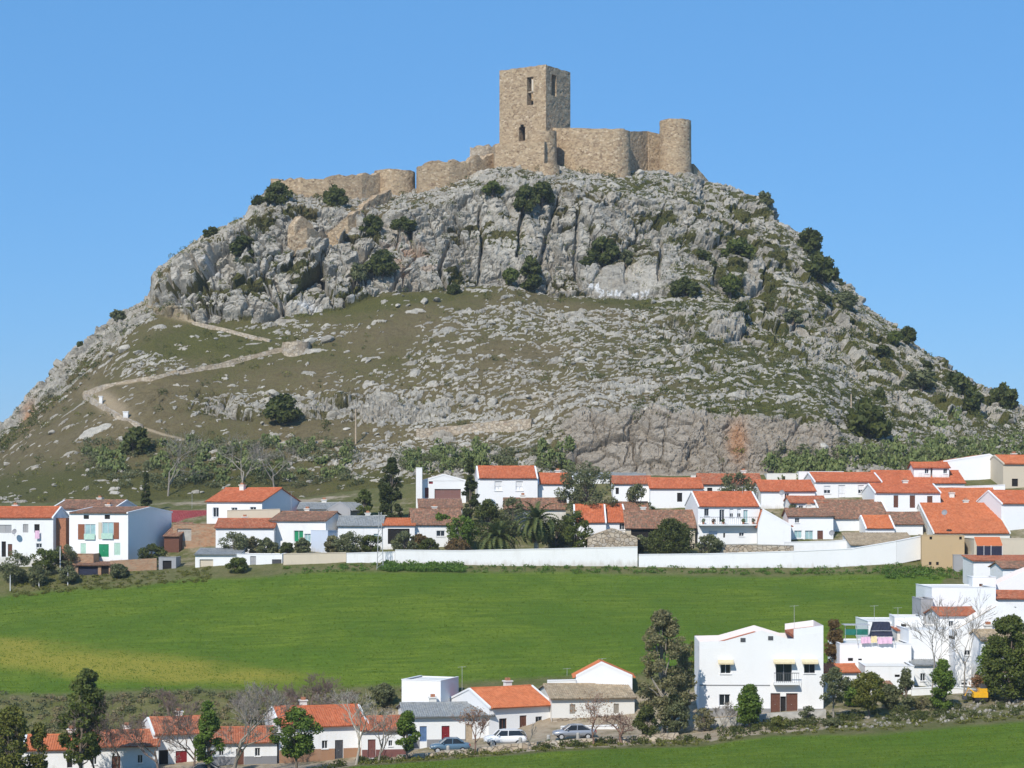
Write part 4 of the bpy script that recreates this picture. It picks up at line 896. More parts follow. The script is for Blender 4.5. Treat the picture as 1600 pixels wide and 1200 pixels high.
# ------------------------------------------------------------------ houses
def set_uv(me, uvs):
    l = me.uv_layers.new(name="UVMap"); vi = np.empty(len(me.loops), np.int32); me.loops.foreach_get("vertex_index", vi)
    l.data.foreach_set("uv", np.asarray(uvs, np.float32)[vi].ravel())
def roof_sheet(name, o, du, dv, nrm, L, S_, mat, parent, period=0.23, amp=0.055, corr=True, th=0.10, seed=0):
    """tiled slope: o lower corner, du along the eave (length L), dv up the slope (length S_)"""
    V = []; Fc = []; UV = []; rng = random.Random(seed)
    n = max(2, int(L/period))*4 if corr else 12
    rows = max(2, int(S_/1.4)+1)
    sag = rng.uniform(0.02, 0.07)
    for j in range(rows+1):
        for i in range(n+1):
            u = L*i/n; v = S_*j/rows
            h = amp*(0.0, 0.85, 1.0, 0.85)[i % 4] if corr else amp*0.5
            h -= sag*math.sin(math.pi*u/L)*math.sin(math.pi*min(1, v/S_+0.25)) 
            vv = v - (rng.uniform(0, 0.05) if j == 0 else 0)
            p = o+du*u+dv*vv+nrm*h; V.append(tuple(p)); UV.append((u, v))
    for j in range(rows):
        for i in range(n): a = j*(n+1)+i; Fc.append((a, a+1, a+n+2, a+n+1))
    # underside and edges
    b = len(V)
    for (u, v) in ((0, 0), (L, 0), (L, S_), (0, S_)):
        p = o+du*u+dv*v-nrm*th; V.append(tuple(p)); UV.append((u, v))
    Fc.append((b, b+3, b+2, b+1)); top = [0, n, rows*(n+1)+n, rows*(n+1)]
    V += [V[t_] for t_ in top]; UV += [UV[t_] for t_ in top]
    for k in range(4): k2 = (k+1) % 4; Fc.append((b+k, b+k2, b+4+k2, b+4+k))
    me = bpy.data.meshes.new(name); me.from_pydata(V, [], Fc); me.update(); set_uv(me, UV); me.materials.append(mat)
    return link_mesh(name, me, None, parent)
def panel(V, Fc, w, z0, z1, holes, rec=0.2, y=0.0):
    """front wall in the plane y=0 with real openings; reveals go back by rec"""
    xs = sorted({0.0, w} | {min(max(h[0], 0.05), w-0.05) for h in holes} | {min(max(h[1], 0.05), w-0.05) for h in holes}); zs_ = sorted({z0, z1} | {h[2] for h in holes} | {h[3] for h in holes})
    base = len(V)
    for z in zs_:
        for x in xs: V.append((x, y, z))
    for j in range(len(zs_)-1):
        for i in range(len(xs)-1):
            xc = (xs[i]+xs[i+1])/2; zc = (zs_[j]+zs_[j+1])/2
            if not any(h[0] < xc < h[1] and h[2] < zc < h[3] for h in holes):
                a = base+j*len(xs)+i; Fc.append((a, a+1, a+1+len(xs), a+len(xs)))
    for h in holes:
        b = len(V); V += [(h[0], y, h[2]), (h[1], y, h[2]), (h[1], y, h[3]), (h[0], y, h[3]), (h[0], y+rec, h[2]), (h[1], y+rec, h[2]), (h[1], y+rec, h[3]), (h[0], y+rec, h[3])]
        for i in range(4): j = (i+1) % 4; Fc.append((b+i, b+4+i, b+4+j, b+j))
def opening(root, x0, x1, z0, z1, kind, rec=0.2):
    """one window or door set in the opening; the pane or leaf is the part, frame and sill its sub-parts"""
    w = x1-x0; h = z1-z0; y = rec-0.02; arg = None
    if ':' in kind: kind, arg = kind.split(':')
    if kind == 'o':
        MB().quad((x0, y, z0), (x1, y, z0), (x1, y, z1), (x0, y, z1)).build("opening", MATS[arg or "dark"], root); return
    if kind == 'd':
        d = MB().box(x0+0.003, y-0.06, z0, x1-0.003, y, z1-0.003).build("door", MATS[arg or "wood_brown"], root)
        f = MB(); t = min(0.07, w*0.1)
        f.box(x0+w/2-0.012, y-0.075, z0+0.08, x0+w/2+0.012, y-0.058, z1-0.1)
        for q in (0.14, 0.58): f.box(x0+w*0.12, y-0.078, z0+h*q, x0+w*0.42, y-0.062, z0+h*(q+0.32)); f.box(x0+w*0.58, y-0.078, z0+h*q, x0+w*0.88, y-0.062, z0+h*(q+0.32))
        f.build("door_panels", MATS[arg or "wood_brown"], d); MB().box(x0+w*0.45, y-0.11, z0+h*.46, x0+w*0.49, y-0.06, z0+h*.49).build("handle", MATS["metal"], d)
        return
    if kind == 's':      # closed shutters
        d = MB().box(x0+0.003, y-0.08, z0+0.003, x0+w/2-0.01, y-0.03, z1-0.003).build("shutter", MATS[arg or "shutter_brown"], root)
        MB().box(x0+w/2+0.01, y-0.08, z0+0.003, x1-0.003, y-0.03, z1-0.003).build("shutter", MATS[arg or "shutter_brown"], root)
        MB().quad((x0, y, z0), (x1, y, z0), (x1, y, z1), (x0, y, z1)).build("opening", MATS["dark"], root); return
    pane = MB().quad((x0, y, z0), (x1, y, z0), (x1, y, z1), (x0, y, z1)).build("window", MATS[arg or "glass"], root)
    t = min(0.06, w*0.09); f = MB(); y0 = y-0.06
    f.box(x0+.002, y0, z0+.002, x0+t, y-.004, z1-.002); f.box(x1-t, y0, z0+.002, x1-.002, y-.004, z1-.002); f.box(x0+t, y0, z1-t, x1-t, y-.004, z1-.002); f.box(x0+t, y0, z0+.002, x1-t, y-.004, z0+t); f.box(x0+w/2-t/2, y0+.005, z0+t, x0+w/2+t/2, y-.004, z1-t)
    f.build("frame", MATS["frame_grey" if kind == 'g' else "wood_brown" if kind == 'n' else "frame_white"], pane)
    if kind == 'b': MB().box(x0+t, y-0.05, z0+h*0.45, x1-t, y-0.01, z1-t).build("blind", MATS["frame_white"], pane)
    if h < 1.9: MB().box(x0-0.08, -0.09, z0-0.07, x1+0.08, rec*0.6, z0-0.003).build("sill", MATS["white_clean"], pane)
    if kind == 'r':      # iron grille
        gm = MB()
        for i in range(5): xx = x0+w*(i+.5)/5; gm.box(xx-.012, -0.06, z0, xx+.012, -0.036, z1)
        for q in (0.2, 0.8): gm.box(x0, -0.034, z0+h*q-.012, x1, -0.01, z0+h*q+.012)
        gm.build("grille", MATS["metal_dark"], pane)
SEED = [0]
def house(name, label, xl, xr, yb, ye, yr, D, yaw=0.0, depth=8.0, kind='gable', wall='white', roof='tile_orange', wins=(), cat='house', dado=None, chim=(), verge=True, deep=4.0, over=0.30, apex=None, top=None, group=None, rec=0.2, side_wins=(), ridge_frac=0.5, eave_r=None, hipl=0.0, hipr=0.0):
    SEED[0] += 1; sd = SEED[0]; rng = random.Random(sd)
    k_ = D/F; th = math.radians(yaw); c, s = math.cos(th), math.sin(th); W = (xr-xl)*k_/max(0.2, c)
    cx = wx((xl+xr)/2.0, D); zb_ = wz(yb, D); ze = wz(ye, D)-zb_
    root = empty(name, (cx-c*W/2, D-s*W/2, zb_), th)
    tag(root, label, cat, group)
    X = lambda px: (px-xl)/float(xr-xl)*W
    Z = lambda py: wz(py, D)-zb_
    dep = depth; zr = wz(yr, D+dep*ridge_frac*c)-zb_ if kind in ('gable', 'shed') else wz(yr, D)-zb_
    if kind == 'shed': zr = wz(yr, D+dep*c)-zb_
    holes = [(X(a), X(c2), Z(d), Z(b), t) for (a, b, c2, d, t) in wins]
    V = []; Fc = []
    zt = ze if kind != 'poly' else min(Z(p[1]) for p in top)
    if kind == 'flat': zt = ze
    panel(V, Fc, W, -deep, zt, [h[:4] for h in holes], rec)
    def poly(*ps): b = len(V); V.extend(ps); Fc.append(tuple(range(b, b+len(ps))))
    if kind == 'gable':
        ry = dep*ridge_frac
        poly((W, 0, -deep), (W, dep, -deep), (W, dep, ze), (W, ry, zr), (W, 0, ze)); poly((0, 0, -deep), (0, 0, ze), (0, ry, zr), (0, dep, ze), (0, dep, -deep)); poly((0, dep, -deep), (0, dep, ze), (W, dep, ze), (W, dep, -deep))
    elif kind == 'shed':
        poly((W, 0, -deep), (W, dep, -deep), (W, dep, zr), (W, 0, ze)); poly((0, 0, -deep), (0, 0, ze), (0, dep, zr), (0, dep, -deep)); poly((0, dep, -deep), (0, dep, zr), (W, dep, zr), (W, dep, -deep))
    elif kind == 'front':
        ax = X(apex) if apex is not None else W/2; zl = ze; zrr = Z(eave_r) if eave_r else ze
        poly((0, 0, ze), (W, 0, ze), (W, 0, zrr), (ax, 0, zr)) if zrr > ze+0.01 else poly((0, 0, ze), (W, 0, ze), (ax, 0, zr))
        poly((0, dep, -deep), (0, dep, zl), (ax, dep, zr), (W, dep, zrr), (W, dep, -deep)); poly((W, 0, -deep), (W, dep, -deep), (W, dep, zrr), (W, 0, zrr)); poly((0, 0, -deep), (0, 0, zl), (0, dep, zl), (0, dep, -deep))
    elif kind in ('flat', 'poly'):
        pr = [(X(p[0]), Z(p[1])) for p in top] if kind == 'poly' else [(0, ze), (W, ze)]
        pr[0] = (0, pr[0][1]); pr[-1] = (W, pr[-1][1])
        if kind == 'poly':
            poly(*([(0, 0, zt), (W, 0, zt)] + [(x, 0, z) for x, z in reversed(pr) if z > zt+1e-4 or True]))
        poly(*([(W, dep, -deep), (0, dep, -deep)] + [(x, dep, z) for x, z in pr])); poly((W, 0, -deep), (W, dep, -deep), (W, dep, pr[-1][1]), (W, 0, pr[-1][1])); poly((0, 0, -deep), (0, 0, pr[0][1]), (0, dep, pr[0][1]), (0, dep, -deep))
    # verge copings
    mb = MB(); mb.v = V; mb.f = Fc
    if verge and kind == 'gable':
        for x in (-0.08, W-0.14):
            xa, xb = x, x+0.22; ry = dep*ridge_frac
            for (y0, z0, y1, z1) in ((-0.22, ze-0.02-(zr-ze)/ry*0.22, ry, zr), (ry, zr, dep+0.2, ze-0.02)):
                mb.add([(xa, y0, z0), (xb, y0, z0), (xb, y1, z1), (xa, y1, z1), (xa, y0, z0+0.20), (xb, y0, z0+0.20), (xb, y1, z1+0.20), (xa, y1, z1+0.20)], [(0,3,2,1),(4,5,6,7),(0,1,5,4),(1,2,6,5),(2,3,7,6),(3,0,4,7)])
    mb.build("wall", MATS[wall], root)
    rm = MATS[roof]
    if kind == 'gable':
        ry = dep*ridge_frac; ov = over
        fx0 = 0.15 if verge else -0.2; fl = W-2*fx0
        sl = math.hypot(ry, zr-ze); dv = Vector((0, ry/sl, (zr-ze)/sl)); nr = Vector((0, -(zr-ze)/sl, ry/sl))
        r1 = roof_sheet("roof", Vector((fx0, 0, ze))+nr*0.12-dv*ov, Vector((1, 0, 0)), dv, nr, fl, sl+ov, rm, root, seed=sd)
        by = dep-ry; sl2 = math.hypot(by, zr-ze); dv2 = Vector((0, -by/sl2, (zr-ze)/sl2)); nr2 = Vector((0, (zr-ze)/sl2, by/sl2))
        roof_sheet("roof", Vector((fx0+fl, dep, ze))+nr2*0.12-dv2*ov, Vector((-1, 0, 0)), dv2, nr2, fl, sl2+ov, rm, root, seed=sd+1)
        rc_ = MB().tube([(fx0, ry, zr+0.14), (W/2, ry, zr+0.10), (fx0+fl, ry, zr+0.14)], 0.13, 8); me = rc_.mesh("ridge_tiles", rm); set_uv(me, [(v[0], v[2]) for v in rc_.v]); link_mesh("ridge_tiles", me, None, r1)
    elif kind == 'shed':
        sl = math.hypot(dep, zr-ze); dv = Vector((0, dep/sl, (zr-ze)/sl)); nr = Vector((0, -(zr-ze)/sl, dep/sl))
        roof_sheet("roof", Vector((-0.15, 0, ze))+nr*0.12-dv*over, Vector((1, 0, 0)), dv, nr, W+0.3, sl+over+0.2, rm, root, seed=sd)
    elif kind == 'front':
        ax = X(apex) if apex is not None else W/2; zrr = Z(eave_r) if eave_r else ze
        for (xa, za, sgn) in ((0, ze, 1), (W, zrr, -1)):
            run = abs(ax-xa); sl = math.hypot(run, zr-za); dv = Vector((sgn*run/sl, 0, (zr-za)/sl)); nr = Vector((-sgn*(zr-za)/sl, 0, run/sl))
            if sgn > 0: roof_sheet("roof", Vector((xa, dep+0.1, za))+nr*0.12-dv*over, Vector((0, -1, 0)), dv, nr, dep+0.05, sl+over, rm, root, seed=sd)
            else: roof_sheet("roof", Vector((xa, 0.05, za))+nr*0.12-dv*over, Vector((0, 1, 0)), dv, nr, dep+0.05, sl+over, rm, root, seed=sd)
        cp = MB()
        for (xa, za) in ((0, ze), (W, zrr)):
            cp.add([(xa, -0.04, za-0.02), (ax, -0.04, zr-0.02), (ax, 0.22, zr-0.02), (xa, 0.22, za-0.02), (xa, -0.04, za+0.22), (ax, -0.04, zr+0.22), (ax, 0.22, zr+0.22), (xa, 0.22, za+0.22)], [(0,1,2,3),(4,7,6,5),(0,4,5,1),(1,5,6,2),(2,6,7,3),(3,7,4,0)])
        cp.build("coping", MATS[wall], root)
    elif kind == 'flat':
        me = MB().box(0.2, 0.2, ze-0.30, W-0.2, dep-0.2, ze-0.12).mesh("roof", MATS["white_old"]); link_mesh("roof", me, None, root)
        MB().box(-0.04, -0.04, ze-0.003, W+0.04, 0.2, ze+0.06).build("parapet_cap", MATS[wall], root)
        cp = MB().box(-0.04, 0.2, ze-0.004, 0.2, dep, ze+0.055); cp.box(W-0.2, 0.2, ze-0.004, W+0.04, dep, ze+0.055); cp.build("parapet_cap", MATS[wall], root)
    elif kind == 'poly':
        for (a, b) in zip(pr[:-1], pr[1:]):
            if abs(b[0]-a[0]) > 0.05:
                m_ = MB().add([(a[0], 0.003, a[1]-0.9), (b[0], 0.003, b[1]-0.9), (b[0], dep-.003, b[1]-0.9), (a[0], dep-.003, a[1]-0.9), (a[0], 0.003, a[1]-0.62), (b[0], 0.003, b[1]-0.62), (b[0], dep-.003, b[1]-0.62), (a[0], dep-.003, a[1]-0.62)], [(0,3,2,1),(4,5,6,7),(0,1,5,4),(1,2,6,5),(2,3,7,6),(3,0,4,7)])
                MB().add([(a[0], 0.0, a[1]-0.7), (b[0], 0.0, b[1]-0.7), (b[0], 0.22, b[1]-0.7), (a[0], 0.22, a[1]-0.7), (a[0], -0.02, a[1]+.004), (b[0], -0.02, b[1]+.004), (b[0], 0.22, b[1]+.004), (a[0], 0.22, a[1]+.004)], [(4,5,6,7),(2,3,7,6),(1,2,6,5),(3,0,4,7),(0,1,5,4)]).build("parapet", MATS[wall], root)
                me = m_.mesh("roof", rm); set_uv(me, [(v[1], v[0]) for v in m_.v]); link_mesh("roof", me, None, root)
    for h in holes: opening(root, *h, rec=rec)
    if dado:
        mname, py = dado; hz = Z(py); m_ = MB(); xs = [0.0]
        for h in sorted([q for q in holes if q[2] < hz], key=lambda q: q[0]):
            if h[0]-xs[-1] > 0.05: m_.box(xs[-1], -0.03, -deep, h[0]-0.02, -0.003, hz)
            xs.append(h[1]+0.02)
        if W-xs[-1] > 0.05: m_.box(xs[-1], -0.03, -deep, W, -0.003, hz)
        m_.build("dado", MATS[mname], root)
    if kind == 'gable' and not chim and W > 5 and rng.random() < 0.6: chim = [(xl+(xr-xl)*rng.uniform(.2, .8), rng.uniform(.25, .6), dep*rng.uniform(.5, .7))]
    for (px, hgt, y_) in chim:
        x = X(px); z0 = ze-0.3
        ch_o = MB().box(x-0.35, y_-0.3, z0, x+0.35, y_+0.3, zr+hgt).build("chimney", MATS["white_old"], root)
        MB().box(x-0.45, y_-0.4, zr+hgt+.002, x+0.45, y_+0.4, zr+hgt+0.12).build("chimney_cap", MATS["white_old"], ch_o); MB().box(x-0.22, y_-.2, zr+hgt+.122, x+.22, y_+.2, zr+hgt+.4).build("chimney_pot", MATS["brick_red"], ch_o)
    return root
def garden_wall(name, label, pts, mat='white', th=0.35, cap=True, cat='wall', deep=3.0):
    """pts: (px, py of the top, D)"""
    P_ = [at(x, y, D) for x, y, D in pts]; m_ = MB(); cp = MB(); o_ = Vector((P_[0].x, P_[0].y, min(p.z for p in P_)-2.1)); P_ = [p-o_ for p in P_]; root = empty(name, o_)
    for a, b in zip(P_[:-1], P_[1:]):
        d = Vector((b.x-a.x, b.y-a.y, 0)).normalized(); n = Vector((d.y, -d.x, 0))*th/2; n2 = n*1.3
        for (mm, off, dn, up_) in ((m_, n, deep, 0), (cp, n2, -0.003, 0.10)):
            lo = [Vector((p.x, p.y, p.z-dn)) for p in (a, b)]; hi = [Vector((p.x, p.y, p.z+up_)) for p in (a, b)]
            vs = [lo[0]+off, lo[1]+off, lo[1]-off, lo[0]-off, hi[0]+off, hi[1]+off, hi[1]-off, hi[0]-off]
            mm.add([tuple(v) for v in vs], [(0,3,2,1),(4,5,6,7),(0,1,5,4),(1,2,6,5),(2,3,7,6),(3,0,4,7)])
    m_.build("wall_body", MATS[mat], root)
    if cap: cp.build("coping", MATS[mat if mat != 'rubble' else 'concrete'], root)
    tag(root, label, cat, kind="thing"); return root

# ---- the row at the foot of the hill (left to right)
house("white_house", "white two-storey house with orange roof at the photo's left edge", -35, 84, 876, 809, 793.5, 280, -4, 7.5, 'gable', 'white', 'tile_orange', [(-2,820,18,833,'s:grey_render'),(36,819,44.5,832,'s:grey_render'),(54,819,62.5,832,'o'),(57,849,66,856,'w'),(2,846,9,870,'o'),(12,850,19,869,'d:wood_brown')], chim=[(10, 0.3, 4)])
house("brick_shed_wall", "tall narrow red-brown brick outbuilding between two white houses", 85, 103, 880, 810, 809, 281, 0, 4, 'flat', 'brick_red', wins=(), cat='outbuilding')
house("white_house", "long white house with dull red roof behind the two left white houses", 78, 182, 835, 795, 783, 291, -14, 8, 'gable', 'white', 'tile_old')
house("white_house", "white two-storey house with green door, brown shutters and shaded side wall", 105, 203, 884, 802, 794, 278, -17, 13, 'gable', 'white_clean', 'tile_old', [(129,805,138,811,'o'),(164,804.5,173,811,'o'),(131,819,149,843,'w:glass_blue'),(160,816,179,842,'w:glass_blue'),(154.5,850,171,870,'d:door_green'),(124,849,133,866,'d:mint'),(180,848,190,867,'d:mint')], chim=(), rec=0.14)
h_ = [o for o in bpy.data.objects if o.get("label", "").startswith("white two-storey house with green door")][0]
Wl = 98*278/F/math.cos(math.radians(17)); zb0 = h_.location.z
def on_front(name, mat, a, b, c, d, y0=-0.07, y1=-0.005):
    x0 = (a-105)/98*Wl; x1 = (c-105)/98*Wl
    MB().box(x0, y0, wz(d, 278)-zb0, x1, y1, wz(b, 278)-zb0).build(name, MATS[mat], h_)
on_front("shutter", "shutter_brown", 120, 819, 130.6, 843); on_front("shutter", "shutter_brown", 179.4, 816, 188, 842); on_front("shutter", "cream", 154, 816, 159.6, 842); on_front("balcony_rail", "mint", 131, 834, 149, 843, -0.25, -0.20); on_front("balcony_rail", "mint", 160, 833, 179, 842, -0.25, -0.20)
house("lean_to", "dark brown lean-to leaning on the shaded side of the green-door house", 256, 280, 878, 838, 818, 284, -12, 5, 'shed', 'wood_brown', 'tile_old', cat='lean-to')
house("metal_roof_shed", "maroon sheet-roofed shed left of the tall white house with orange roof", 262, 322, 842, 816, 800, 296, 0, 7, 'gable', 'grey_render', 'tile_maroon', cat='shed', verge=False)
house("brick_house", "rough unplastered brick house below the maroon roof", 270, 342, 872, 819, 817.5, 285, 0, 6, 'flat', 'brick_rough', wins=[(277,826,299,845,'o:concrete')])
house("white_house", "tall white house with bright orange roof and shaded right gable", 320, 412, 852, 784, 764, 291, -24, 10.5, 'gable', 'white_clean', 'tile_orange', [(330,793,340,808,'w'),(361,793,371,800,'w'),(392,792,402,800,'w')], verge=False, chim=[(352, 0.5, 4.5)])
garden_wall("terrace_wall", "cream terrace wall in front of the tall orange-roofed house", [(355,798,287),(438,796,287)], 'cream')
house("white_house", "low white house with old brown roof above the white sheds", 337, 428, 874, 825, 812, 281, 0, 7, 'gable', 'white', 'tile_mix', verge=False)
house("white_house", "white house with glazed turquoise terrace and brown roof", 421, 510, 872, 814, 801, 282, -14, 9, 'gable', 'white', 'tile_old', [(459,829,474,847,'w:door_green'),(476,834,486,848,'w:glass_blue'),(461,852,470,862,'o'),(472,853,482,864,'o')], verge=False)
house("annex", "small white box annexe with blue-grey shade painted on by the turquoise terrace", 485, 513, 866, 829, 828.5, 280, -30, 5, 'flat', 'paleblue', cat='annexe')  # white wall in shade; the blue-grey shade is put into the wall colour
house("grey_roof_house", "white house with grey fibre-cement roof behind the brown roofs", 466, 528, 824, 796, 787, 295, 0, 7, 'gable', 'white', 'roof_grey', verge=False)
house("grey_roof_house", "house with a dark slate gable end in the middle of the row", 512, 548, 826, 797, 786, 293, -20, 6, 'front', 'grey_render', 'roof_grey', apex=531)
house("grey_roof_house", "low white house with pale grey roof left of the lattice mast", 528, 597, 866, 822, 808, 281, 0, 7, 'gable', 'white', 'roof_grey', verge=False, wins=[(584,834,591,846,'w:glass_blue')])
house("tiled_porch", "small porch with a bright orange roof right of the lattice mast", 598, 648, 862, 821, 811, 281, 0, 4, 'shed', 'white', 'tile_bright', wins=[(606,826,640,850,'o')], cat='porch')
house("white_house", "white cottage with long old brown roof left of the low palm", 645, 722, 866, 820, 797, 282, 6, 9, 'gable', 'white', 'tile_old', [(682,829,695,838,'w')], verge=False)
house("white_house", "white house with a chimney tower and red sheds on the upper row", 660, 728, 796, 752, 742.5, 300, 6, 8, 'front', 'white_clean', 'tile_mix', wins=[(670,751,676.5,756,'o:door_red'),(664,762,670,778,'o:dado_maroon'),(679,764,720,779,'o:dado_maroon')], apex=693)
house("chimney_tower", "tall narrow white chimney stack left of the red sheds", 650, 659.5, 800, 731, 730.5, 298, 0, 0.9, 'flat', 'white', cat='chimney')
house("tiled_shed", "low shed with an old brown tiled roof below the red sheds", 655, 722, 800, 794, 781, 290, 4, 5, 'shed', 'white', 'tile_old', cat='shed')
house("white_house", "blocky white house with two outlined windows above the palms", 747, 840, 796, 747, 730, 297, 4, 8.5, 'gable', 'white_clean', 'tile_orange', [(773,752,784.5,767,'b:cloth_white'),(806,752,817,767,'b:cloth_white')])
house("white_house", "small lower white house attached right of the blocky house above the palms", 841, 897, 792, 756, 741, 299, 4, 7, 'gable', 'white_clean', 'tile_orange')
house("grey_roof_house", "white house with flat grey roof behind the big feathery tree", 880, 1010, 772, 746, 738, 309, 0, 7, 'shed', 'white', 'roof_grey')
house("white_house", "white house with thin orange roof just right of the big feathery tree", 958, 1017, 800, 756, 745.5, 299, 0, 6, 'gable', 'white_clean', 'tile_mix', verge=False, wins=[(962, 762, 967, 772, 'o')])
house("white_house", "white house with orange roof left of the balcony house, upper row", 1016, 1098, 802, 763, 748.5, 297, 2, 7, 'gable', 'white_clean', 'tile_orange', [(1058,770,1066,784,'o')], verge=False)
house("white_house", "orange-roofed house half hidden by a tree behind the balcony house", 1094, 1190, 800, 757, 742, 303, 0, 8, 'gable', 'white', 'tile_mix', verge=False, wins=[(1105,762,1113,770,'o'),(1155,762,1163,770,'o')])
house("white_house", "white house with orange roof and one window right of the balcony house", 1189, 1274, 800, 767.5, 752, 296, 3, 8, 'gable', 'white_clean', 'tile_orange', [(1226,771,1233,780,'w'),(1228,787,1236,795,'w')], verge=False)
house("white_house", "white house with three roller-blind windows and orange roof, upper right", 1272, 1378, 800, 753, 740, 300, 3, 9, 'gable', 'white_clean', 'tile_orange', [(1287,759,1297.5,771,'b'),(1310,758,1320.5,782,'b:cloth_white'),(1341,758,1350,771,'b')])
house("white_house", "long white house with dormers under the prickly pears", 1372, 1508, 790, 755, 737, 303, 2, 9, 'gable', 'white', 'tile_orange', [(1387,752+5,1393,766,'w'),(1404,757,1409,766,'w'),(1421,757,1426,767,'w')], verge=False, chim=[(1452, 0.4, 4)])
for (a_, l_) in ((1428, "left white dormer on the long roof under the prickly pears"), (1457, "right white dormer on the long roof under the prickly pears")):
    house("dormer", l_, a_, a_+26, 750, 731, 724, 305, 0, 4, 'gable', 'white', 'tile_orange', [(a_+17,732,a_+23,740,'w')], cat='dormer', verge=False, deep=2)
house("white_house", "big plain white gable block at the upper right", 1474, 1568, 790, 722, 711, 309, 0, 10, 'front', 'white_clean', 'tile_orange', apex=1546)
house("tan_house", "tan-walled house with orange roof beside the big white gable block", 1566, 1680, 796, 725, 713, 304, 6, 8, 'gable', 'cream', 'tile_bright', [(1580,748,1590,760,'o'),(1574,765,1580,770,'w')])
house("white_house", "white house with three brown shuttered windows", 1366, 1470, 816, 770, 757.5, 292, 3, 8, 'gable', 'white_clean', 'tile_orange', [(1396,774,1403.5,793,'s:wood_brown'),(1421.5,774,1430,793.5,'s:wood_brown'),(1449,775,1457.5,794,'s:wood_brown')])
house("white_house", "white house with upper bright orange roof behind the biggest roof", 1470, 1566, 826, 788, 764.5, 293, 0, 10, 'gable', 'white', 'tile_bright', chim=[(1492, -0.6, 2.2)])
house("white_house", "house with the biggest plain orange roof, behind the tan block", 1458, 1578, 866, 833, 788, 281, 0, 16, 'gable', 'white_old', 'tile_bright', ridge_frac=0.62)
house("white_house", "white gable house at the right edge beside the biggest roof", 1562, 1680, 870, 787, 768, 286, 10, 9, 'gable', 'white_clean', 'tile_orange')
house("white_house", "white house under a mottled old brown roof, middle right", 1284, 1392, 850, 810, 783, 287, 4, 10, 'gable', 'white', 'tile_old')
house("tiled_shed", "small bright orange roof stepping down right of the mottled roof", 1352, 1398, 856, 825, 807, 283, 3, 6, 'gable', 'white_clean', 'tile_bright', cat='shed')
house("tiled_shed", "small shed with dark brown tiles left of the biggest orange roof", 1392, 1442, 856, 819, 802, 285, 0, 6, 'gable', 'white', 'tile_old', cat='shed', verge=False)
house("concrete_block_building", "unpainted tan block building standing on the edge of the green field", 1441, 1506, 905, 837, 836.5, 268, -8, 7, 'flat', 'tan', wins=[(1453,838.5,1457,843,'o'),(1498,838.5,1502,843,'o'),(1452,878,1456,883,'o'),(1463,878,1467,883,'o')], cat='building')
house("concrete_annex", "grey-stained lower annexe at the right of the tan block building", 1490, 1521, 905, 867, 866.5, 267, -4, 5, 'flat', 'grey_render', cat='building')
bh = house("balcony_house", "white two-storey house with orange roof and a railed balcony", 1090, 1188, 862, 791, 770, 282, 7, 8.5, 'gable', 'white_clean', 'tile_orange', [(1100,795,1107,806,'g'),(1124,796,1132,816,'w'),(1140,795,1146,808,'b'),(1152,795,1158,808,'b'),(1162,797,1169,817,'w:glass_blue'),(1107,829,1121,840,'w:paleblue'),(1155,832,1163,838,'w'),(1130,833,1133,840,'o')])
Wb = 98*282/F/math.cos(math.radians(7)); zz0 = bh.location.z; zf = wz(819, 282)-zz0
MB().box(0.05, -1.1, zf-0.18, Wb+0.3, -0.003, zf).build("balcony", MATS["white"], bh); rl = MB()
for i in range(34): x = 0.1+i*(Wb+0.1)/33; rl.box(x-.012, -1.06, zf, x+.012, -1.035, zf+0.95)
rl.box(0.05, -1.075, zf+0.95, Wb+0.25, -1.02, zf+1.0); rl.build("balcony_rail", MATS["metal_dark"], bh)
for (x, c_) in ((0.6, 'leaf_green'), (2.0, 'leaf_rust'), (3.4, 'leaf_green'), (6.2, 'leaf_green'), (7.6, 'leaf_shrub')):
    pot = empty("potted_plant", bh.matrix_basis @ Vector((x, -0.75, zf))); MB().lathe([(0.0, 0.004), (0.13, 0.004), (0.18, 0.3), (0.14, 0.3)], 8).build("pot", MATS["brick_red"], pot)
    link_mesh("foliage", leaves_mesh("foliage", [((0, 0, 0.5), (0.28, 0.22, 0.28))], 60, 0.16, MATS[c_], int(x*10)), None, pot)
    tag(pot, {0.6: "leafy pot plant at the left end of the balcony", 2.0: "rust-coloured pot plant on the balcony", 3.4: "green pot plant near the middle of the balcony", 6.2: "green pot plant right of the balcony's middle", 7.6: "dark pot plant at the right end of the balcony"}[x], "pot plant", "pot plants on the balcony")
house("white_house", "white gable-fronted outbuilding right of the balcony house", 1184, 1236, 862, 822, 797, 281, 0, 9, 'front', 'white_clean', 'tile_mix', apex=1192)
house("white_house", "white house with blue-framed windows and dark door, middle right", 1232, 1302, 862, 807, 796, 284, 0, 6, 'gable', 'white_clean', 'tile_old', [(1242,809,1249,817,'w'),(1241,829,1253,841,'w:glass_blue'),(1258,829,1270.5,843,'w:glass_blue'),(1277,829,1286,845,'d:wood_brown')], verge=False)
house("white_house", "white house with split orange roof beside the dark pine", 925, 980, 856, 816, 789.5, 283, 4, 10, 'gable', 'white_clean', 'tile_orange', [(968,807+10,976,828,'w')], verge=True)
house("tiled_shed", "orange roof sloping down on the left of the house beside the dark pine", 898, 947, 866, 816, 790, 281.5, 0, 9, 'gable', 'white_clean', 'tile_orange', cat='shed')
house("stone_barn", "bare stone barn gable just behind the white garden wall", 918, 996, 878, 842, 828, 274, 0, 6, 'front', 'rubble', 'tile_beige', apex=959, cat='barn')
house("open_shed", "open-fronted shed with long brown tiled roof behind the dark bushes", 978, 1086, 866, 825, 799, 281, 0, 8, 'gable', 'cream', 'tile_old', [(986,827,1078,856,'o')], cat='shed', verge=False)
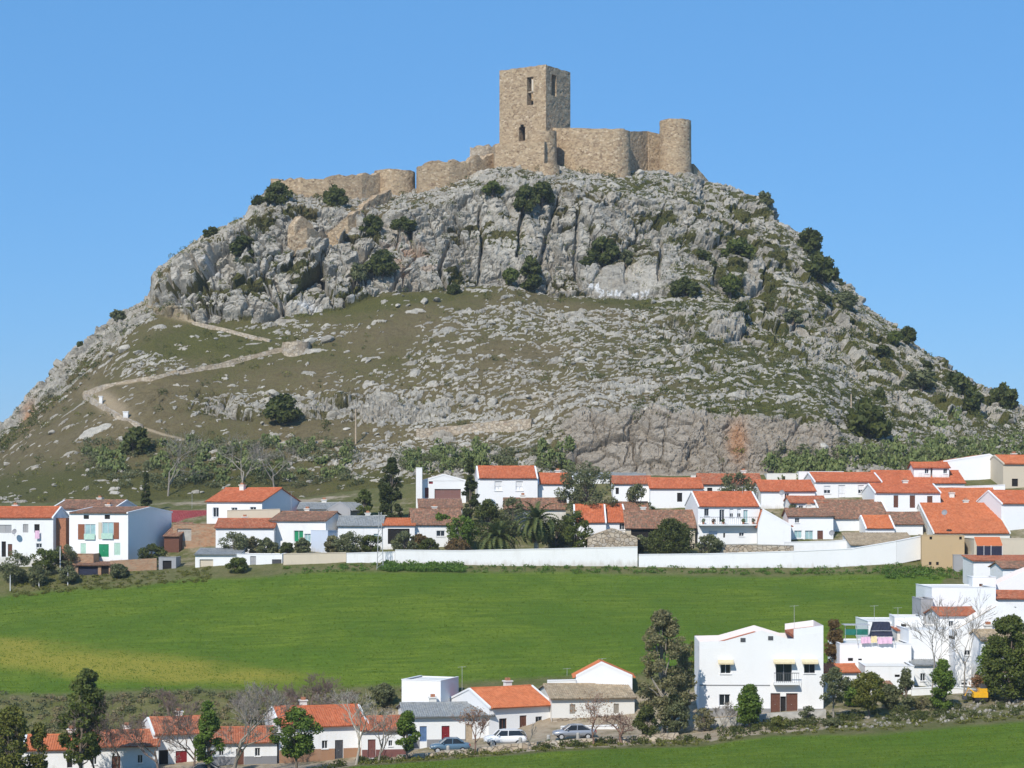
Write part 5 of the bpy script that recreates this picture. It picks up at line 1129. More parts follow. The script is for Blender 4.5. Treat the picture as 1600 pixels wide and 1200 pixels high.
house("white_shed", "flat white shed at the field edge on the left, nearest the green-door house", 305, 375, 902, 867, 858, 272, 0, 5, 'shed', 'white', 'white_old' if False else 'roof_grey', [(312,874,333,896,'o:cream')], cat='shed')
house("white_shed", "flat white shed with a grey door next to the cream garden wall", 370, 441, 900, 866, 865.5, 271, 0, 5, 'flat', 'white_clean', wins=[(391,869,400,888,'d:grey_render'),(425,874,440,891,'d:metal_dark')], cat='shed')
garden_wall("garden_wall", "cream rendered garden wall with red coping along the field", [(443,866,270.5),(541,864,270.5)], 'cream')
garden_wall("garden_wall", "left white garden wall along the field, below the lattice mast", [(541.5,865,270),(617,863,270)], 'white')
garden_wall("garden_wall", "long white garden wall below the two palms", [(617.5,860,269.8),(720,861,269.6),(860,858,269.4),(996,855,269.2)], 'white')
garden_wall("garden_wall", "long white garden wall along the field right of the stone barn", [(998,867,269.0),(1100,866,269),(1240,862,269),(1330,858,269.5),(1400,846,270),(1440,838,271)], 'white_clean')
house("tiled_lean_to", "lean-to with sloping red-edged roof at the right end of the garden wall", 1330, 1432, 872, 852, 834, 273, 0, 7, 'shed', 'white', 'tile_beige', cat='lean-to')
house("brick_outhouse", "small orange brick outhouse below the green-door house", 107, 146, 905, 866, 865.5, 274, 0, 4, 'flat', 'brick_rough', cat='outhouse')
house("carport", "open shed with dark interior and white post below the brick outhouse", 118, 172, 912, 884, 879, 271, 0, 5, 'shed', 'brick_rough', 'tile_old', [(122,885,153,906,'o:navy'),(158,884,170,904,'o')], cat='shed')
garden_wall("garden_wall", "broken brick garden wall under the shaded side wall, left", [(172,876,272.5),(245,872,273)], 'brick_rough', cap=False)
house("grey_shed", "small grey shed at the field edge left of the flat white sheds", 248, 275, 898, 871, 870, 273, 0, 4, 'flat', 'grey_render', wins=[(254,876,268,894,'o')], cat='shed')
house("metal_roof_shed", "red-roofed shed between the tall orange-roofed house and the grey roofs", 432, 468, 812, 801, 793, 297, 0, 5, 'shed', 'grey_render', 'tile_maroon', cat='shed')
house("white_shed", "plain white wall fragment beneath the quarried rock face, centre right", 1080, 1135, 762, 743, 742.5, 311, 0, 3, 'flat', 'white_old', cat='shed')
house("white_shed", "flat white-walled yard building at the rock foot near the prickly pears", 1198, 1262, 765, 740, 739.5, 310, 0, 4, 'flat', 'white_old', cat='shed', wins=[(1222,744,1227,756,'o')])
house("white_shed", "long low white wall building under the right prickly pear thicket", 1248, 1318, 760, 737, 736.5, 309, 0, 3, 'flat', 'white', cat='shed')
# ------------------------------------------------------------------ the street in front, left to right
house("white_house", "white cottage with orange roof behind the leftmost pine", 36, 128, 1212, 1172, 1150, 198, 8, 8, 'gable', 'white', 'tile_bright', [(64,1188,75,1200,'o'),(104,1185,112,1200,'o')])
house("white_house", "white house with mottled orange roof and two small windows, bottom left", 130, 246, 1212, 1166, 1143, 199, 8, 9, 'gable', 'white', 'tile_mix', [(144,1182,152,1194,'w'),(214,1180,222,1193,'w'),(175,1181,188,1204,'d:wood_brown')], verge=False, over=0.45)
house("white_house", "white house with red door among bare trees, bottom left", 242, 332, 1210, 1146, 1122, 202, 17, 9, 'gable', 'white', 'tile_mix', [(250,1171,264,1197,'o'),(275,1173,292,1200,'d:door_red'),(307,1172,318,1197,'o')], over=0.45)
house("white_house", "white cottage with mottled roof and grey dado behind the tall bare tree", 322, 432, 1212, 1160, 1138, 200, 8, 8, 'gable', 'white', 'tile_mix', [(343,1169,350,1180,'w'),(369,1170,381,1196,'d:wood_brown'),(398,1169,406,1182,'w')], dado=('dado_grey', 1182), over=0.4)
house("white_house", "white house with orange roof and brown dado behind the ball-shaped tree", 438, 574, 1206, 1134, 1105, 202, 15, 10, 'gable', 'white', 'tile_orange', [(503,1157,512,1170,'w'),(523,1157,535.5,1188,'d:metal_dark'),(455,1157,466,1170,'w')], dado=('dado_brown', 1170), over=0.45)
house("white_house", "small white house with orange roof and maroon dado left of the grey roof", 566, 634, 1200, 1141, 1121, 201.5, 8, 7.5, 'gable', 'white', 'tile_mix', [(575,1155,587,1184,'d:dado_maroon'),(607,1157,613,1166,'w')], dado=('dado_maroon', 1171), verge=False, over=0.4)
house("grey_roof_house", "low white house with grey roof, blue and red doors behind the parked blue car", 634, 770, 1190, 1119, 1100, 204, 8, 9, 'gable', 'white', 'roof_grey', [(656,1134,667,1158,'d:door_blue'),(690,1134,702.5,1160,'d:door_red'),(727,1132,738,1158,'d:pole_wood')], dado=('dado_grey', 1155), verge=False, over=0.5)
house("white_box_house", "plain white windowless box building behind the grey roof", 627, 689, 1130, 1063, 1062.5, 210.5, -20, 5, 'flat', 'white_clean')
house("white_house", "white house with bright orange roof behind the white parked car", 764, 864, 1178, 1103, 1075.5, 206, 27, 9.0, 'gable', 'white_clean', 'tile_bright', [(780,1121,792,1142,'n'),(812,1118,823,1150,'d:wood_brown'),(837,1121,847.5,1142,'g')], dado=('dado_grey', 1146), over=0.5)
house("old_house", "long old house with beige tiled roof and stained wall behind the silver car", 862, 992, 1170, 1091, 1070.5, 207, 8, 9, 'gable', 'white_old', 'tile_beige', [(890,1100,899,1115,'s:bark_grey'),(959,1100,967.5,1115,'s:bark_grey')], dado=('rubble', 1121), verge=False, over=0.4)
garden_wall("yard_wall", "short white yard wall behind the silver car", [(876,1136,203.5),(965,1134,203.5)], 'white')
house("white_house", "white gable house with orange roof left of the tall grey tree", 900, 988, 1110, 1058, 1037, 211.5, 0, 4, 'front', 'white_clean', 'tile_bright', apex=940)
garden_wall("parapet_wall", "low white wall attached left of the gable house by the field", [(855,1064,211.5),(900,1063,211.5)], 'white')
big = house("large_white_house", "large white two-storey house with balcony and double brown door", 1093, 1286, 1126, 1003, 985, 203, -2, 9, 'poly', 'white_clean', 'tile_mix', [(1126,1036,1142,1053,'w'),(1212,1034,1237,1065,'g'),(1256,1034,1273,1052,'g'),(1124,1085,1141,1103,'w'),(1204,1083,1219,1117,'d:wood_brown'),(1219.2,1088,1228,1117,'o'),(1228.2,1083,1246,1117,'d:wood_brown')], dado=('dado_grey', 1107), top=[(1093,1003),(1132,1002),(1190,985.5),(1231,998),(1240,998),(1240.1,983),(1286,977)], rec=0.25)
Wg = 193*203/F/math.cos(math.radians(2)); zg = big.location.z
gx = lambda px: (px-1093)/193.0*Wg
gz = lambda py: wz(py, 203)-zg
MB().box(gx(1208), -0.85, gz(1069), gx(1247), -0.003, gz(1065.5)).build("balcony", MATS["white"], big); rl = MB()
for i in range(13): x = gx(1208.5)+i*(gx(1246.5)-gx(1208.5))/12; rl.box(x-.012, -.82, gz(1065.4), x+.012, -.80, gz(1051))
rl.box(gx(1208), -.835, gz(1051), gx(1247), -.79, gz(1050)); rl.build("balcony_rail", MATS["metal_dark"], big)
for (a_, b_, y_) in ((1122, 1146, 1031), (1208, 1241, 1030), (1252, 1277, 1030)):
    MB().add([(gx(a_), -0.02, gz(y_)), (gx(b_), -0.02, gz(y_)), (gx(b_), -0.75, gz(y_+4)), (gx(a_), -0.75, gz(y_+4)), (gx(a_), -0.02, gz(y_)-.03), (gx(b_), -0.02, gz(y_)-.03), (gx(b_), -0.75, gz(y_+4)-.16), (gx(a_), -0.75, gz(y_+4)-.16)], [(0,1,2,3),(4,7,6,5),(3,2,6,7),(0,3,7,4),(1,5,6,2)]).build("awning", MATS["awning_cloth"], big)
MB().box(gx(1093.5), -0.045, gz(1071.4), gx(1203), -0.003, gz(1070)).build("string_course", MATS["dado_grey"], big)
for (px, py) in ((1161, 1000), (1204, 997)): MB().box(gx(px)-0.25, -0.05, gz(py)-0.2, gx(px)+0.25, -0.003, gz(py)+0.2).build("attic_vent", MATS["metal_dark"], big)
# the white cluster climbing the slope on the right
house("white_house", "small white house with orange roof peeping between the trees by the large white house", 1288, 1342, 1108, 1051, 1040, 207, 0, 7, 'gable', 'white', 'tile_bright', wins=[(1296,1078,1304,1088,'w')], verge=False)
house("terrace_house", "white terraced house with long roof parapet and washing line above", 1312, 1424, 1110, 1006, 1005.5, 213, 0, 8, 'flat', 'white_clean', wins=[(1325,1028,1333,1033,'o'),(1341,1029,1347,1032,'o')])
house("terrace_house", "lower white flat-roofed front of the terraced house", 1352, 1428, 1115, 1041, 1040.5, 207, -3, 6, 'flat', 'white', wins=[(1398,1054,1406,1058,'o'),(1395,1079,1411,1110,'d:door_red')])
MB_ = house("tiled_lean_to", "little lean-to with brown tiles beside the red-brown gate", 1374, 1396, 1112, 1074, 1064, 204.5, 0, 3, 'shed', 'white', 'tile_old', cat='lean-to')
house("roof_terrace_house", "white roof-terrace house with a wide low parapet above the washing", 1356, 1444, 1060, 971, 970.5, 224, 0, 8, 'flat', 'white_clean')
house("white_house", "white house front with two windows behind the bare trees, right", 1420, 1540, 1108, 984, 983.5, 214, 0, 10, 'flat', 'white_clean', wins=[(1445,1056,1456,1070,'b'),(1502,1062,1512,1070,'b'),(1507,1017,1516,1023,'w')])
house("white_house", "white flat block with grey side annexe at the corner of the field", 1456, 1556, 1020, 918, 917.5, 228, 0, 9, 'flat', 'white_clean')
house("annex", "small grey annexe left of the white flat block by the field", 1439, 1458, 1000, 936, 935.5, 227, 0, 5, 'flat', 'grey_render', cat='annexe')  # grey render on all its walls
house("gable_house", "large white gable house with long sloping roofline at the right edge", 1492, 1690, 1110, 990, 942, 211, 0, 4, 'poly', 'white_clean', 'tile_beige', top=[(1492,986),(1570,941),(1690,1004)], wins=[(1502,1062,1512,1071,'b'),(1507,1016,1516,1024,'w'),(1548,1060,1558,1072,'b'),(1536,1075,1546,1104,'d:grey_render')])
house("gable_house", "white house with sloping wall top high at the right edge", 1530, 1690, 1000, 936, 884, 236, 0, 4, 'poly', 'white_clean', 'tile_mix', top=[(1530,926),(1600,893),(1640,878),(1690,900)])
house("white_house", "white-walled yard with a brown-tiled wall top right of the tan block", 1521, 1620, 940, 877, 869, 255, 0, 6, 'shed', 'white_clean', 'tile_mix')
house("terrace_house", "pale terrace with railing below the biggest orange roof, right edge", 1522, 1640, 900, 842, 841.5, 266, 0, 6, 'flat', 'cream')
p = at(1522, 862, 262); aw = empty("awning_stall", p); w_ = 40*262/F
MB().add([(0, 0, 1.9), (w_, 0, 1.9), (w_, -1.6, 0.85), (0, -1.6, 0.85), (0, 0, 1.86), (w_, 0, 1.86), (w_, -1.6, 0.78), (0, -1.6, 0.78)], [(0,3,2,1),(4,5,6,7),(3,7,6,2),(0,4,7,3),(1,2,6,5)]).build("awning_cloth", MATS["awning_orange"], aw)
MB().box(0, -1.5, -1.0, w_, -1.45, 0.75).build("curtain", MATS["navy"], aw)
for x in (0.9, w_*0.55, w_-0.05): MB().tube([(x, -1.58, -1.4), (x, -1.58, 0.85)], 0.035, 6).build("post", MATS["frame_white"], aw)
tag(aw, "orange awning with dark blue curtain right of the tan block building", "awning")
house("white_house", "low white house wedged below the sloping wall top, right edge", 1560, 1690, 985, 936, 925, 228, 0, 6, 'gable', 'white', 'tile_mix', [(1578,948,1588,960,'w')], verge=False)
house("white_shed", "white parapet box stepping up beside the roof terrace", 1398, 1442, 1010, 964, 963.5, 221, -4, 5, 'flat', 'white', cat='shed', wins=[(1408, 975, 1416, 984, 'o')])
house("tiled_shed", "strip of orange tiles on the white step right of the tarpaulin", 1402, 1430, 1000, 986, 981, 219, 0, 3, 'shed', 'white', 'tile_mix', cat='shed')
garden_wall("yard_wall", "stepped white yard wall behind the ivy-covered trees", [(1424,1076,206.5),(1480,1074,206.5),(1545,1080,206.5)], 'white')
garden_wall("yard_wall", "grey concrete yard wall beside the yellow machine", [(1508,1079,204.5),(1560,1078,204.5),(1640,1076,204.5)], 'grey_render')
house("white_house", "small white house with orange roof in the middle of the stepped right cluster", 1468, 1528, 1000, 962, 951, 222, 6, 5, 'gable', 'white', 'tile_mix', [(1482,970,1490,980,'w'),(1508,970,1516,980,'w')], verge=False)
house("white_house", "narrow white house with beige roof behind the big dark evergreen", 1532, 1612, 1050, 1000, 986, 208.5, 8, 4, 'gable', 'white_clean', 'tile_beige', [(1544,1010,1552,1021,'w'),(1566,1010,1574,1021,'b')], verge=False)
house("white_shed", "small white roof room beside the white flat block", 1520, 1556, 935, 902, 901.5, 234, -4, 4, 'flat', 'white', cat='shed', wins=[(1530,912,1536,924,'d:wood_brown')])
house("white_house", "little white house with brown tiles below the pale terrace, right edge", 1566, 1660, 915, 888, 879, 246, 4, 5, 'gable', 'white_clean', 'tile_old', [(1578,894,1585,903,'w')], verge=False)
house("white_shed", "low white lean-to with grey roof against the white house front", 1428, 1466, 1085, 1040, 1032, 211, 0, 3, 'shed', 'white', 'roof_grey', cat='shed', wins=[(1438,1052,1446,1064,'w')])
# things on the roof terrace
tp = empty("tarpaulin_stack", at(1377, 994, 219)); rng = random.Random(4)
m_ = MB(); V = []; Fc = []; nu, nv = 14, 8
for j in range(nv+1):
    for i in range(nu+1):
        u = i/nu; v = j/nv; hw = 1.15-0.28*v; V.append(((u-0.5)*2*hw+rng.uniform(-.03, .03), -0.7+0.5*v+rng.uniform(-.04, .04), v*1.55*(1-0.06*abs(u-.5))))
for j in range(nv):
    for i in range(nu): a = j*(nu+1)+i; Fc.append((a, a+1, a+nu+2, a+nu+1))
b0 = len(V); V += [(x, -y+0.2, z) for x, y, z in V]
Fc += [tuple(b0+q for q in f[::-1]) for f in list(Fc)]
for i in range(nu): a = nv*(nu+1)+i; Fc.append((a, a+1, b0+a+1, b0+a))
for j in range(nv):
    for i in (0, nu): a = j*(nu+1)+i; Fc.append((a, a+nu+1, b0+a+nu+1, b0+a))
m_.v = V; m_.f = Fc; m_.build("cover", MATS["navy"], tp); MB().tube([(-1.18, -0.72, 0.6), (0, -0.66, 0.62), (1.1, -0.64, 0.6)], 0.03, 5).build("strap", MATS["metal"], tp)
tag(tp, "dark navy tarpaulin-covered stack on the roof terrace", "stack")
ms = empty("mesh_fence", at(1320, 992, 221)); wf = 37*221/F
MB().box(0, -0.02, 0, wf, 0.02, 0.62).build("netting", MATS["green_mesh"], ms)
for x in (0.05, wf*0.5, wf-0.05): MB().tube([(x, 0, -2.5), (x, 0, 1.05)], 0.03, 6).build("post", MATS["metal"], ms)
MB().box(-0.1, -0.4, 1.05, wf+0.1, 1.6, 1.12).build("sheet_roof", MATS["metal"], ms); tag(ms, "green netting fence under a tin roof left of the tarpaulin", "fence")
for (a_, b_, y_, mt, l_) in ((1345,1360,995,"cloth_pink","pink sheet at the left of the washing line"),(1361,1370,994,"cloth_yellow","yellow cloth in the middle of the washing line"),(1371,1394,995.5,"cloth_pink","long pink sheet at the right of the washing line")):
    D_ = 212.6; ck = empty("hung_sheet", at(a_, y_, D_)); V = []; Fc = []; w_ = (b_-a_)*D_/F; n = 14
    for j in range(5):
        for i in range(n+1): V.append((w_*i/n, -0.04+0.05*math.sin(i*1.3)*(0.3+j*0.2), -0.17*j-0.02*math.sin(i*0.5)))
    for j in range(4):
        for i in range(n): a = j*(n+1)+i; Fc.append((a, a+1, a+n+2, a+n+1))
    m_ = MB(); m_.v = V; m_.f = Fc; m_.build("cloth", MATS[mt], ck, smooth=True)
    pg = MB()
    for q in (0.15, 0.85): pg.box(w_*q-.02, -.03, -.02, w_*q+.02, .03, .08)
    pg.build("pegs", MATS["pole_wood"], ck); tag(ck, l_, "laundry", "washing on the roof terrace line")
ln = empty("washing_line", at(1340, 994.5, 212.6)); L_ = 58*212.6/F
MB().tube([(0, 0, 0), (L_/2, 0, -0.06), (L_, 0, 0)], 0.012, 4).build("cord", MATS["metal"], ln)
for x in (0, L_): MB().tube([(x, 0, -0.9), (x, 0, 0.15)], 0.03, 6).build("post", MATS["metal"], ln)
tag(ln, "washing line strung along the roof parapet", "washing line")
lc = empty("hung_cloth", at(55, 829, 279.5)); V = []; Fc = []
for j in range(6):
    for i in range(6): V.append((0.12*i, -0.15+0.03*math.sin(i*1.8), -0.22*j))
for j in range(5):
    for i in range(5): a = j*6+i; Fc.append((a, a+1, a+7, a+6))
m_ = MB(); m_.v = V; m_.f = Fc; m_.build("cloth", MATS["cloth_pink"], lc, smooth=True); tag(lc, "pink cloth hanging from a window of the leftmost white house", "laundry")

garden_wall("terrace_wall", "low tan rubble wall below the balcony house", [(1092,852,274.5),(1160,851,274.5),(1240,853,274.5)], 'rubble')
garden_wall("yard_wall", "white yard wall below the blue-window house", [(1226,848,277),(1300,846,277),(1345,842,277)], 'white')
house("tiled_shed", "long low shed with old brown tiles behind the tall palm", 788, 884, 806, 796, 780, 288, 0, 6, 'gable', 'white_old', 'tile_old', cat='shed', verge=False)
house("tiled_shed", "small brown-tiled shed right of the big feathery tree's foot", 955, 1012, 812, 797, 786, 288, 0, 5, 'gable', 'white', 'tile_old', cat='shed', verge=False)
house("white_house", "narrow white house squeezed between the one-window house and the mottled roof", 1236, 1292, 815, 786, 777, 291, 3, 6, 'gable', 'white_clean', 'tile_mix', [(1248,790,1255,798,'w')], verge=False)
garden_wall("yard_wall", "white yard wall between the shuttered house and the big white gable block", [(1470,762,300),(1570,758,300)], 'white_clean')
# ------------------------------------------------------------------ vehicles
def car(label, px, D, rz, L, Wc, H, paint, style='suv', group="cars parked along the street"):
    root = empty("parked_car", on_ground(px, D), rz); tag(root, label, "car", group)
    # side profile stations: (x, belt z, roof z or None, half-width factor)
    bz = H*0.56; hood = H*0.60
    if style == 'suv': st = [(0, .40, .42, .80), (.03, .30, .56, .90), (.12, .25, .62, .97), (.27, .22, .66, 1), (.30, .22, .67, 1), (.5, .22, .67, 1), (.75, .22, .68, 1), (.92, .24, .68, .99), (.98, .30, .66, .95), (1, .36, .58, .88)]; cab = [(.25, .66), (.37, .96), (.5, 1.0), (.78, .985), (.93, .92), (.985, .67)]
    else: st = [(0, .40, .44, .78), (.03, .30, .54, .88), (.12, .25, .60, .97), (.28, .22, .64, 1), (.5, .22, .65, 1), (.72, .22, .66, 1), (.9, .25, .66, .98), (.98, .32, .62, .93), (1, .40, .55, .85)]; cab = [(.24, .64), (.40, .965), (.52, 1.0), (.68, .98), (.86, .66)]
    V = []; Fc = []; n = 8
    for (x, lo, hi, wf) in st:
        w = Wc/2*wf; zl = lo*H; zh = hi*H
        V += [((x-.5)*L, -w*.86, zl), ((x-.5)*L, -w, zl+(zh-zl)*.3), ((x-.5)*L, -w*.99, zl+(zh-zl)*.75), ((x-.5)*L, -w*.88, zh), ((x-.5)*L, w*.88, zh), ((x-.5)*L, w*.99, zl+(zh-zl)*.75), ((x-.5)*L, w, zl+(zh-zl)*.3), ((x-.5)*L, w*.86, zl)]
    for i in range(len(st)-1):
        for k in range(n): Fc.append((i*n+k, i*n+(k+1) % n, (i+1)*n+(k+1) % n, (i+1)*n+k))
    Fc.append(tuple(range(n))[::-1]); Fc.append(tuple((len(st)-1)*n+k for k in range(n)))
    m_ = MB(); m_.v = V; m_.f = Fc; body = m_.build("body", MATS[paint], root, smooth=True)
    # cabin glass with the painted roof above it
    V = []; Fc = []
    for (x, z) in cab:
        t_ = (z-.64)/.36; w = Wc/2*(.90-.17*max(0, t_)); V += [((x-.5)*L, -w, z*H), ((x-.5)*L, w, z*H)]
    lo = [(cab[0][0]-.5)*L, (cab[-1][0]-.5)*L]; nc = len(cab)
    for i in range(nc-1): Fc.append((2*i, 2*i+1, 2*i+3, 2*i+2))
    Fc.append(tuple(2*i for i in range(nc))); Fc.append(tuple(2*i+1 for i in range(nc))[::-1])
    m_ = MB(); m_.v = V; m_.f = Fc; gl = m_.build("windows", MATS["glass"], root)
    rf = MB(); top = [c_ for c_ in cab if c_[1] > .9]
    V = []; 
    for (x, z) in top: w = Wc/2*(.745); V += [((x-.5)*L, -w, z*H+.012), ((x-.5)*L, w, z*H+.012), ((x-.5)*L, -w, z*H-.05), ((x-.5)*L, w, z*H-.05)]
    Fc = []
    for i in range(len(top)-1): a = 4*i; Fc += [(a, a+1, a+5, a+4), (a, a+4, a+6, a+2), (a+1, a+3, a+7, a+5)]
    Fc += [(0, 2, 3, 1), (4*len(top)-4, 4*len(top)-3, 4*len(top)-1, 4*len(top)-2)]
    rf.v = V; rf.f = Fc; rf.build("roof", MATS[paint], root)
    for sg in (-1, 1):
        for (xa, xb) in ((cab[0], top[0]), (top[-1], cab[-1]), ((.55, .66), (.56, .99))):
            wa = Wc/2*.905; wb = Wc/2*.75; MB().tube([((xa[0]-.5)*L, sg*wa, xa[1]*H), ((xb[0]-.5)*L, sg*wb, xb[1]*H)], .045, 5).build('pillar', MATS[paint], root)
    for (x, y) in ((.18, -1), (.18, 1), (.80, -1), (.80, 1)):
        wh = MB(); wr = H*.215; cx_ = (x-.5)*L; yy = y*Wc/2*.90
        def ring(y0, rr): return [(cx_+rr*math.cos(6.283*k/16), y0, wr+rr*math.sin(6.283*k/16)) for k in range(16)]
        wh.add(ring(yy-.11, wr)+ring(yy+.11, wr), [(k, (k+1) % 16, 16+(k+1) % 16, 16+k) for k in range(16)]+[tuple(range(16)), tuple(range(16, 32))[::-1]])
        w_o = wh.build("wheel", MATS["tyre"], root); rm_ = MB(); yo = yy+y*.115
        rm_.add(ring(yo, wr*.62)+[(cx_, yo+y*.01, wr)], [(k, (k+1) % 16, 16) for k in range(16)]); rm_.build("rim", MATS["metal"], w_o)
    for sg in (-1, 1):
        MB().box(-.5*L-.01+.03*L, sg*Wc*.36-.16, H*.43, -.5*L+.05*L, sg*Wc*.36+.16, H*.53).build("headlight", MATS["lamp_glass"], root)
        MB().box(.5*L-.035*L, sg*Wc*.38-.13, H*.48, .5*L-.004*L, sg*Wc*.38+.13, H*.62).build("tail_light", MATS["lamp_red"], root)
        MB().box((.31-.5)*L, sg*Wc*.52-.08, H*.66, (.34-.5)*L, sg*Wc*.52+.08, H*.74).build("mirror", MATS[paint], root)
    MB().box(-.5*L-.004, -.26, H*.30, -.5*L+.03, .26, H*.36).build("number_plate", MATS["frame_white"], root)
    return root
car("white sport-utility car parked in front of the bright orange-roofed house", 789, 198.6, math.radians(8), 4.1, 1.8, 1.62, "car_white", 'suv')
car("silver car parked by the stained old house, right of the white car", 897, 199.5, math.radians(6), 4.2, 1.72, 1.42, "car_silver", 'hatch')
car("dark blue car parked in front of the grey-roofed house", 703, 199.0, math.radians(6), 3.9, 1.7, 1.45, "car_blue", 'hatch')
car("dark car cut by the photo's bottom edge below the red door", 316, 193.0, math.radians(4), 4.1, 1.72, 1.45, "car_dark", 'hatch')
dg = empty("small_digger", on_ground(1532, 201)); tag(dg, "small yellow machine parked by the rubble bank, right", "machine")
MB().box(-0.75, -0.45, 0.45, 0.65, 0.45, 0.95).box(-0.2, -0.4, 0.952, 0.6, 0.4, 1.35).build("body", MATS["yellow_paint"], dg); MB().tube([(-0.6, 0, 0.9), (-1.2, 0, 1.35), (-1.55, 0, 0.55)], [.09, .08, .07], 6).build("arm", MATS["yellow_paint"], dg); MB().box(-1.75, -0.3, 0.25, -1.4, 0.3, 0.6).build("bucket", MATS["metal_dark"], dg)
for y in (-0.5, 0.5): MB().tube([(-0.65, y, 0.2), (0, y, 0.22), (0.6, y, 0.2)], 0.21, 8).build("track", MATS["tyre"], dg)
MB().box(-0.1, -0.41, 1.352, 0.5, -0.37, 1.75).box(-0.1, 0.37, 1.352, 0.5, 0.41, 1.75).build("roll_bar", MATS["metal_dark"], dg)

# ------------------------------------------------------------------ trees of the front street
def tree_at(px, D, ytop, label, cat="tree", name="tree", group=None, **k):
    base = on_ground(px, D); H = (HY-ytop)/F*D - base.z
    t_ = make_tree(name, int(px*13+D), H, **k); put(t_, base, 1.0, random.Random(px).uniform(0, 6.28), label, cat, group); return t_
def bare_at(px, D, ytop, label, group="leafless trees along the front street", **k):
    base = on_ground(px, D); H = (HY-ytop)/F*D - base.z
    t_ = bare_tree("bare_tree", int(px*7+D), H, **k)
    zmax = max(v.co.z for v in t_.children[1].data.vertices); s = H/zmax
    put(t_, base, s, random.Random(px).uniform(0, 6.28), label, "tree", group); return t_
tree_at(18, 189, 1104, "yellowish conifer cut by the photo's left edge, bottom", R=2.4, shape='ovoid', leafm='leaf_yellow', trunk=0.08, nclump=80, rc=0.55, nleaf=9000, lsize=0.20)
tree_at(122, 191, 1046, "tall ragged pine standing over the bottom left cottages", R=2.7, shape='ovoid', leafm='leaf_pine', trunk=0.24, nclump=80, rc=0.62, nleaf=10000, lsize=0.20, tr=0.2, lean=-0.07, name="pine_tree")
tree_at(325, 191.5, 1094, "upright leafy green tree in front of the red-door house", R=1.55, shape='tall', leafm='leaf_green', trunk=0.22, nclump=42, rc=0.5, nleaf=5000, lsize=0.18)
tree_at(462, 191, 1107, "ball-shaped dark green tree in front of the brown-dado house", R=2.3, shape='round', leafm='leaf_green', trunk=0.30, nclump=60, rc=0.6, nleaf=9000, lsize=0.17, tr=0.12)
tree_at(636, 192.5, 1112, "small upright green tree at the left end of the grey-roofed house", R=1.45, shape='tall', leafm='leaf_green', trunk=0.28, nclump=38, rc=0.45, nleaf=5000, lsize=0.16, tr=0.09)
tree_at(1036, 198, 954, "tall grey-green tree left of the large white house", R=3.2, shape='ovoid', leafm='leaf_grey', trunk=0.16, nclump=120, rc=0.58, nleaf=15000, lsize=0.17, tr=0.24, bark='bark_grey', name="tall_tree")
tree_at(1070, 200, 1010, "lower grey-green tree touching the large white house's left corner", R=1.5, shape='tall', leafm='leaf_grey', trunk=0.25, nclump=40, rc=0.55, nleaf=5000, lsize=0.17, tr=0.14, bark='bark_grey')
tree_at(1012, 194.5, 1104, "small dark bushy tree at the foot of the tall grey-green tree", R=1.2, shape='round', leafm='leaf_shrub', trunk=0.18, nclump=30, rc=0.45, nleaf=3600, lsize=0.15, tr=0.08)
tree_at(1170, 196, 1071, "dense clipped green tree before the large white house", R=1.45, shape='ovoid', leafm='leaf_green', trunk=0.18, nclump=80, rc=0.5, nleaf=10000, lsize=0.15, tr=0.09)
tree_at(1302, 196, 1044, "open-crowned tree at the right corner of the large white house", R=2.0, shape='umbrella', leafm='leaf_olive', trunk=0.38, nclump=36, rc=0.5, nleaf=3400, lsize=0.16, tr=0.1, bark='bark_grey')
tree_at(1357, 196.5, 1050, "yellow-green tree right of the open-crowned tree", R=1.8, shape='round', leafm='leaf_yellow', trunk=0.25, nclump=46, rc=0.52, nleaf=5200, lsize=0.16, tr=0.1)
tree_at(1416, 199, 1046, "narrow ivy-clad trunk beside the red-brown gate", R=0.75, shape='column', leafm='leaf_olive', trunk=0.1, nclump=30, rc=0.42, nleaf=3200, lsize=0.16, tr=0.14)
tree_at(1474, 198, 1031, "taller ivy-covered tree in front of the white house front", R=1.15, shape='column', leafm='leaf_green', trunk=0.08, nclump=56, rc=0.5, nleaf=6500, lsize=0.16, tr=0.16)
tree_at(1578, 200, 962, "big dark evergreen at the photo's right edge", R=3.4, shape='ovoid', leafm='leaf_pine', trunk=0.10, nclump=140, rc=0.72, nleaf=19000, lsize=0.19, tr=0.25)
tree_at(1304, 216, 970, "dark rust-tinged tree behind the large white house", R=1.35, shape='tall', leafm='leaf_rust', trunk=0.1, nclump=36, rc=0.5, nleaf=4200, lsize=0.17)
tree_at(1528, 202, 1052, "small reddish tree beside the yellow machine", R=0.9, shape='round', leafm='leaf_dry', trunk=0.45, nclump=18, rc=0.4, nleaf=500, lsize=0.14, tr=0.06)
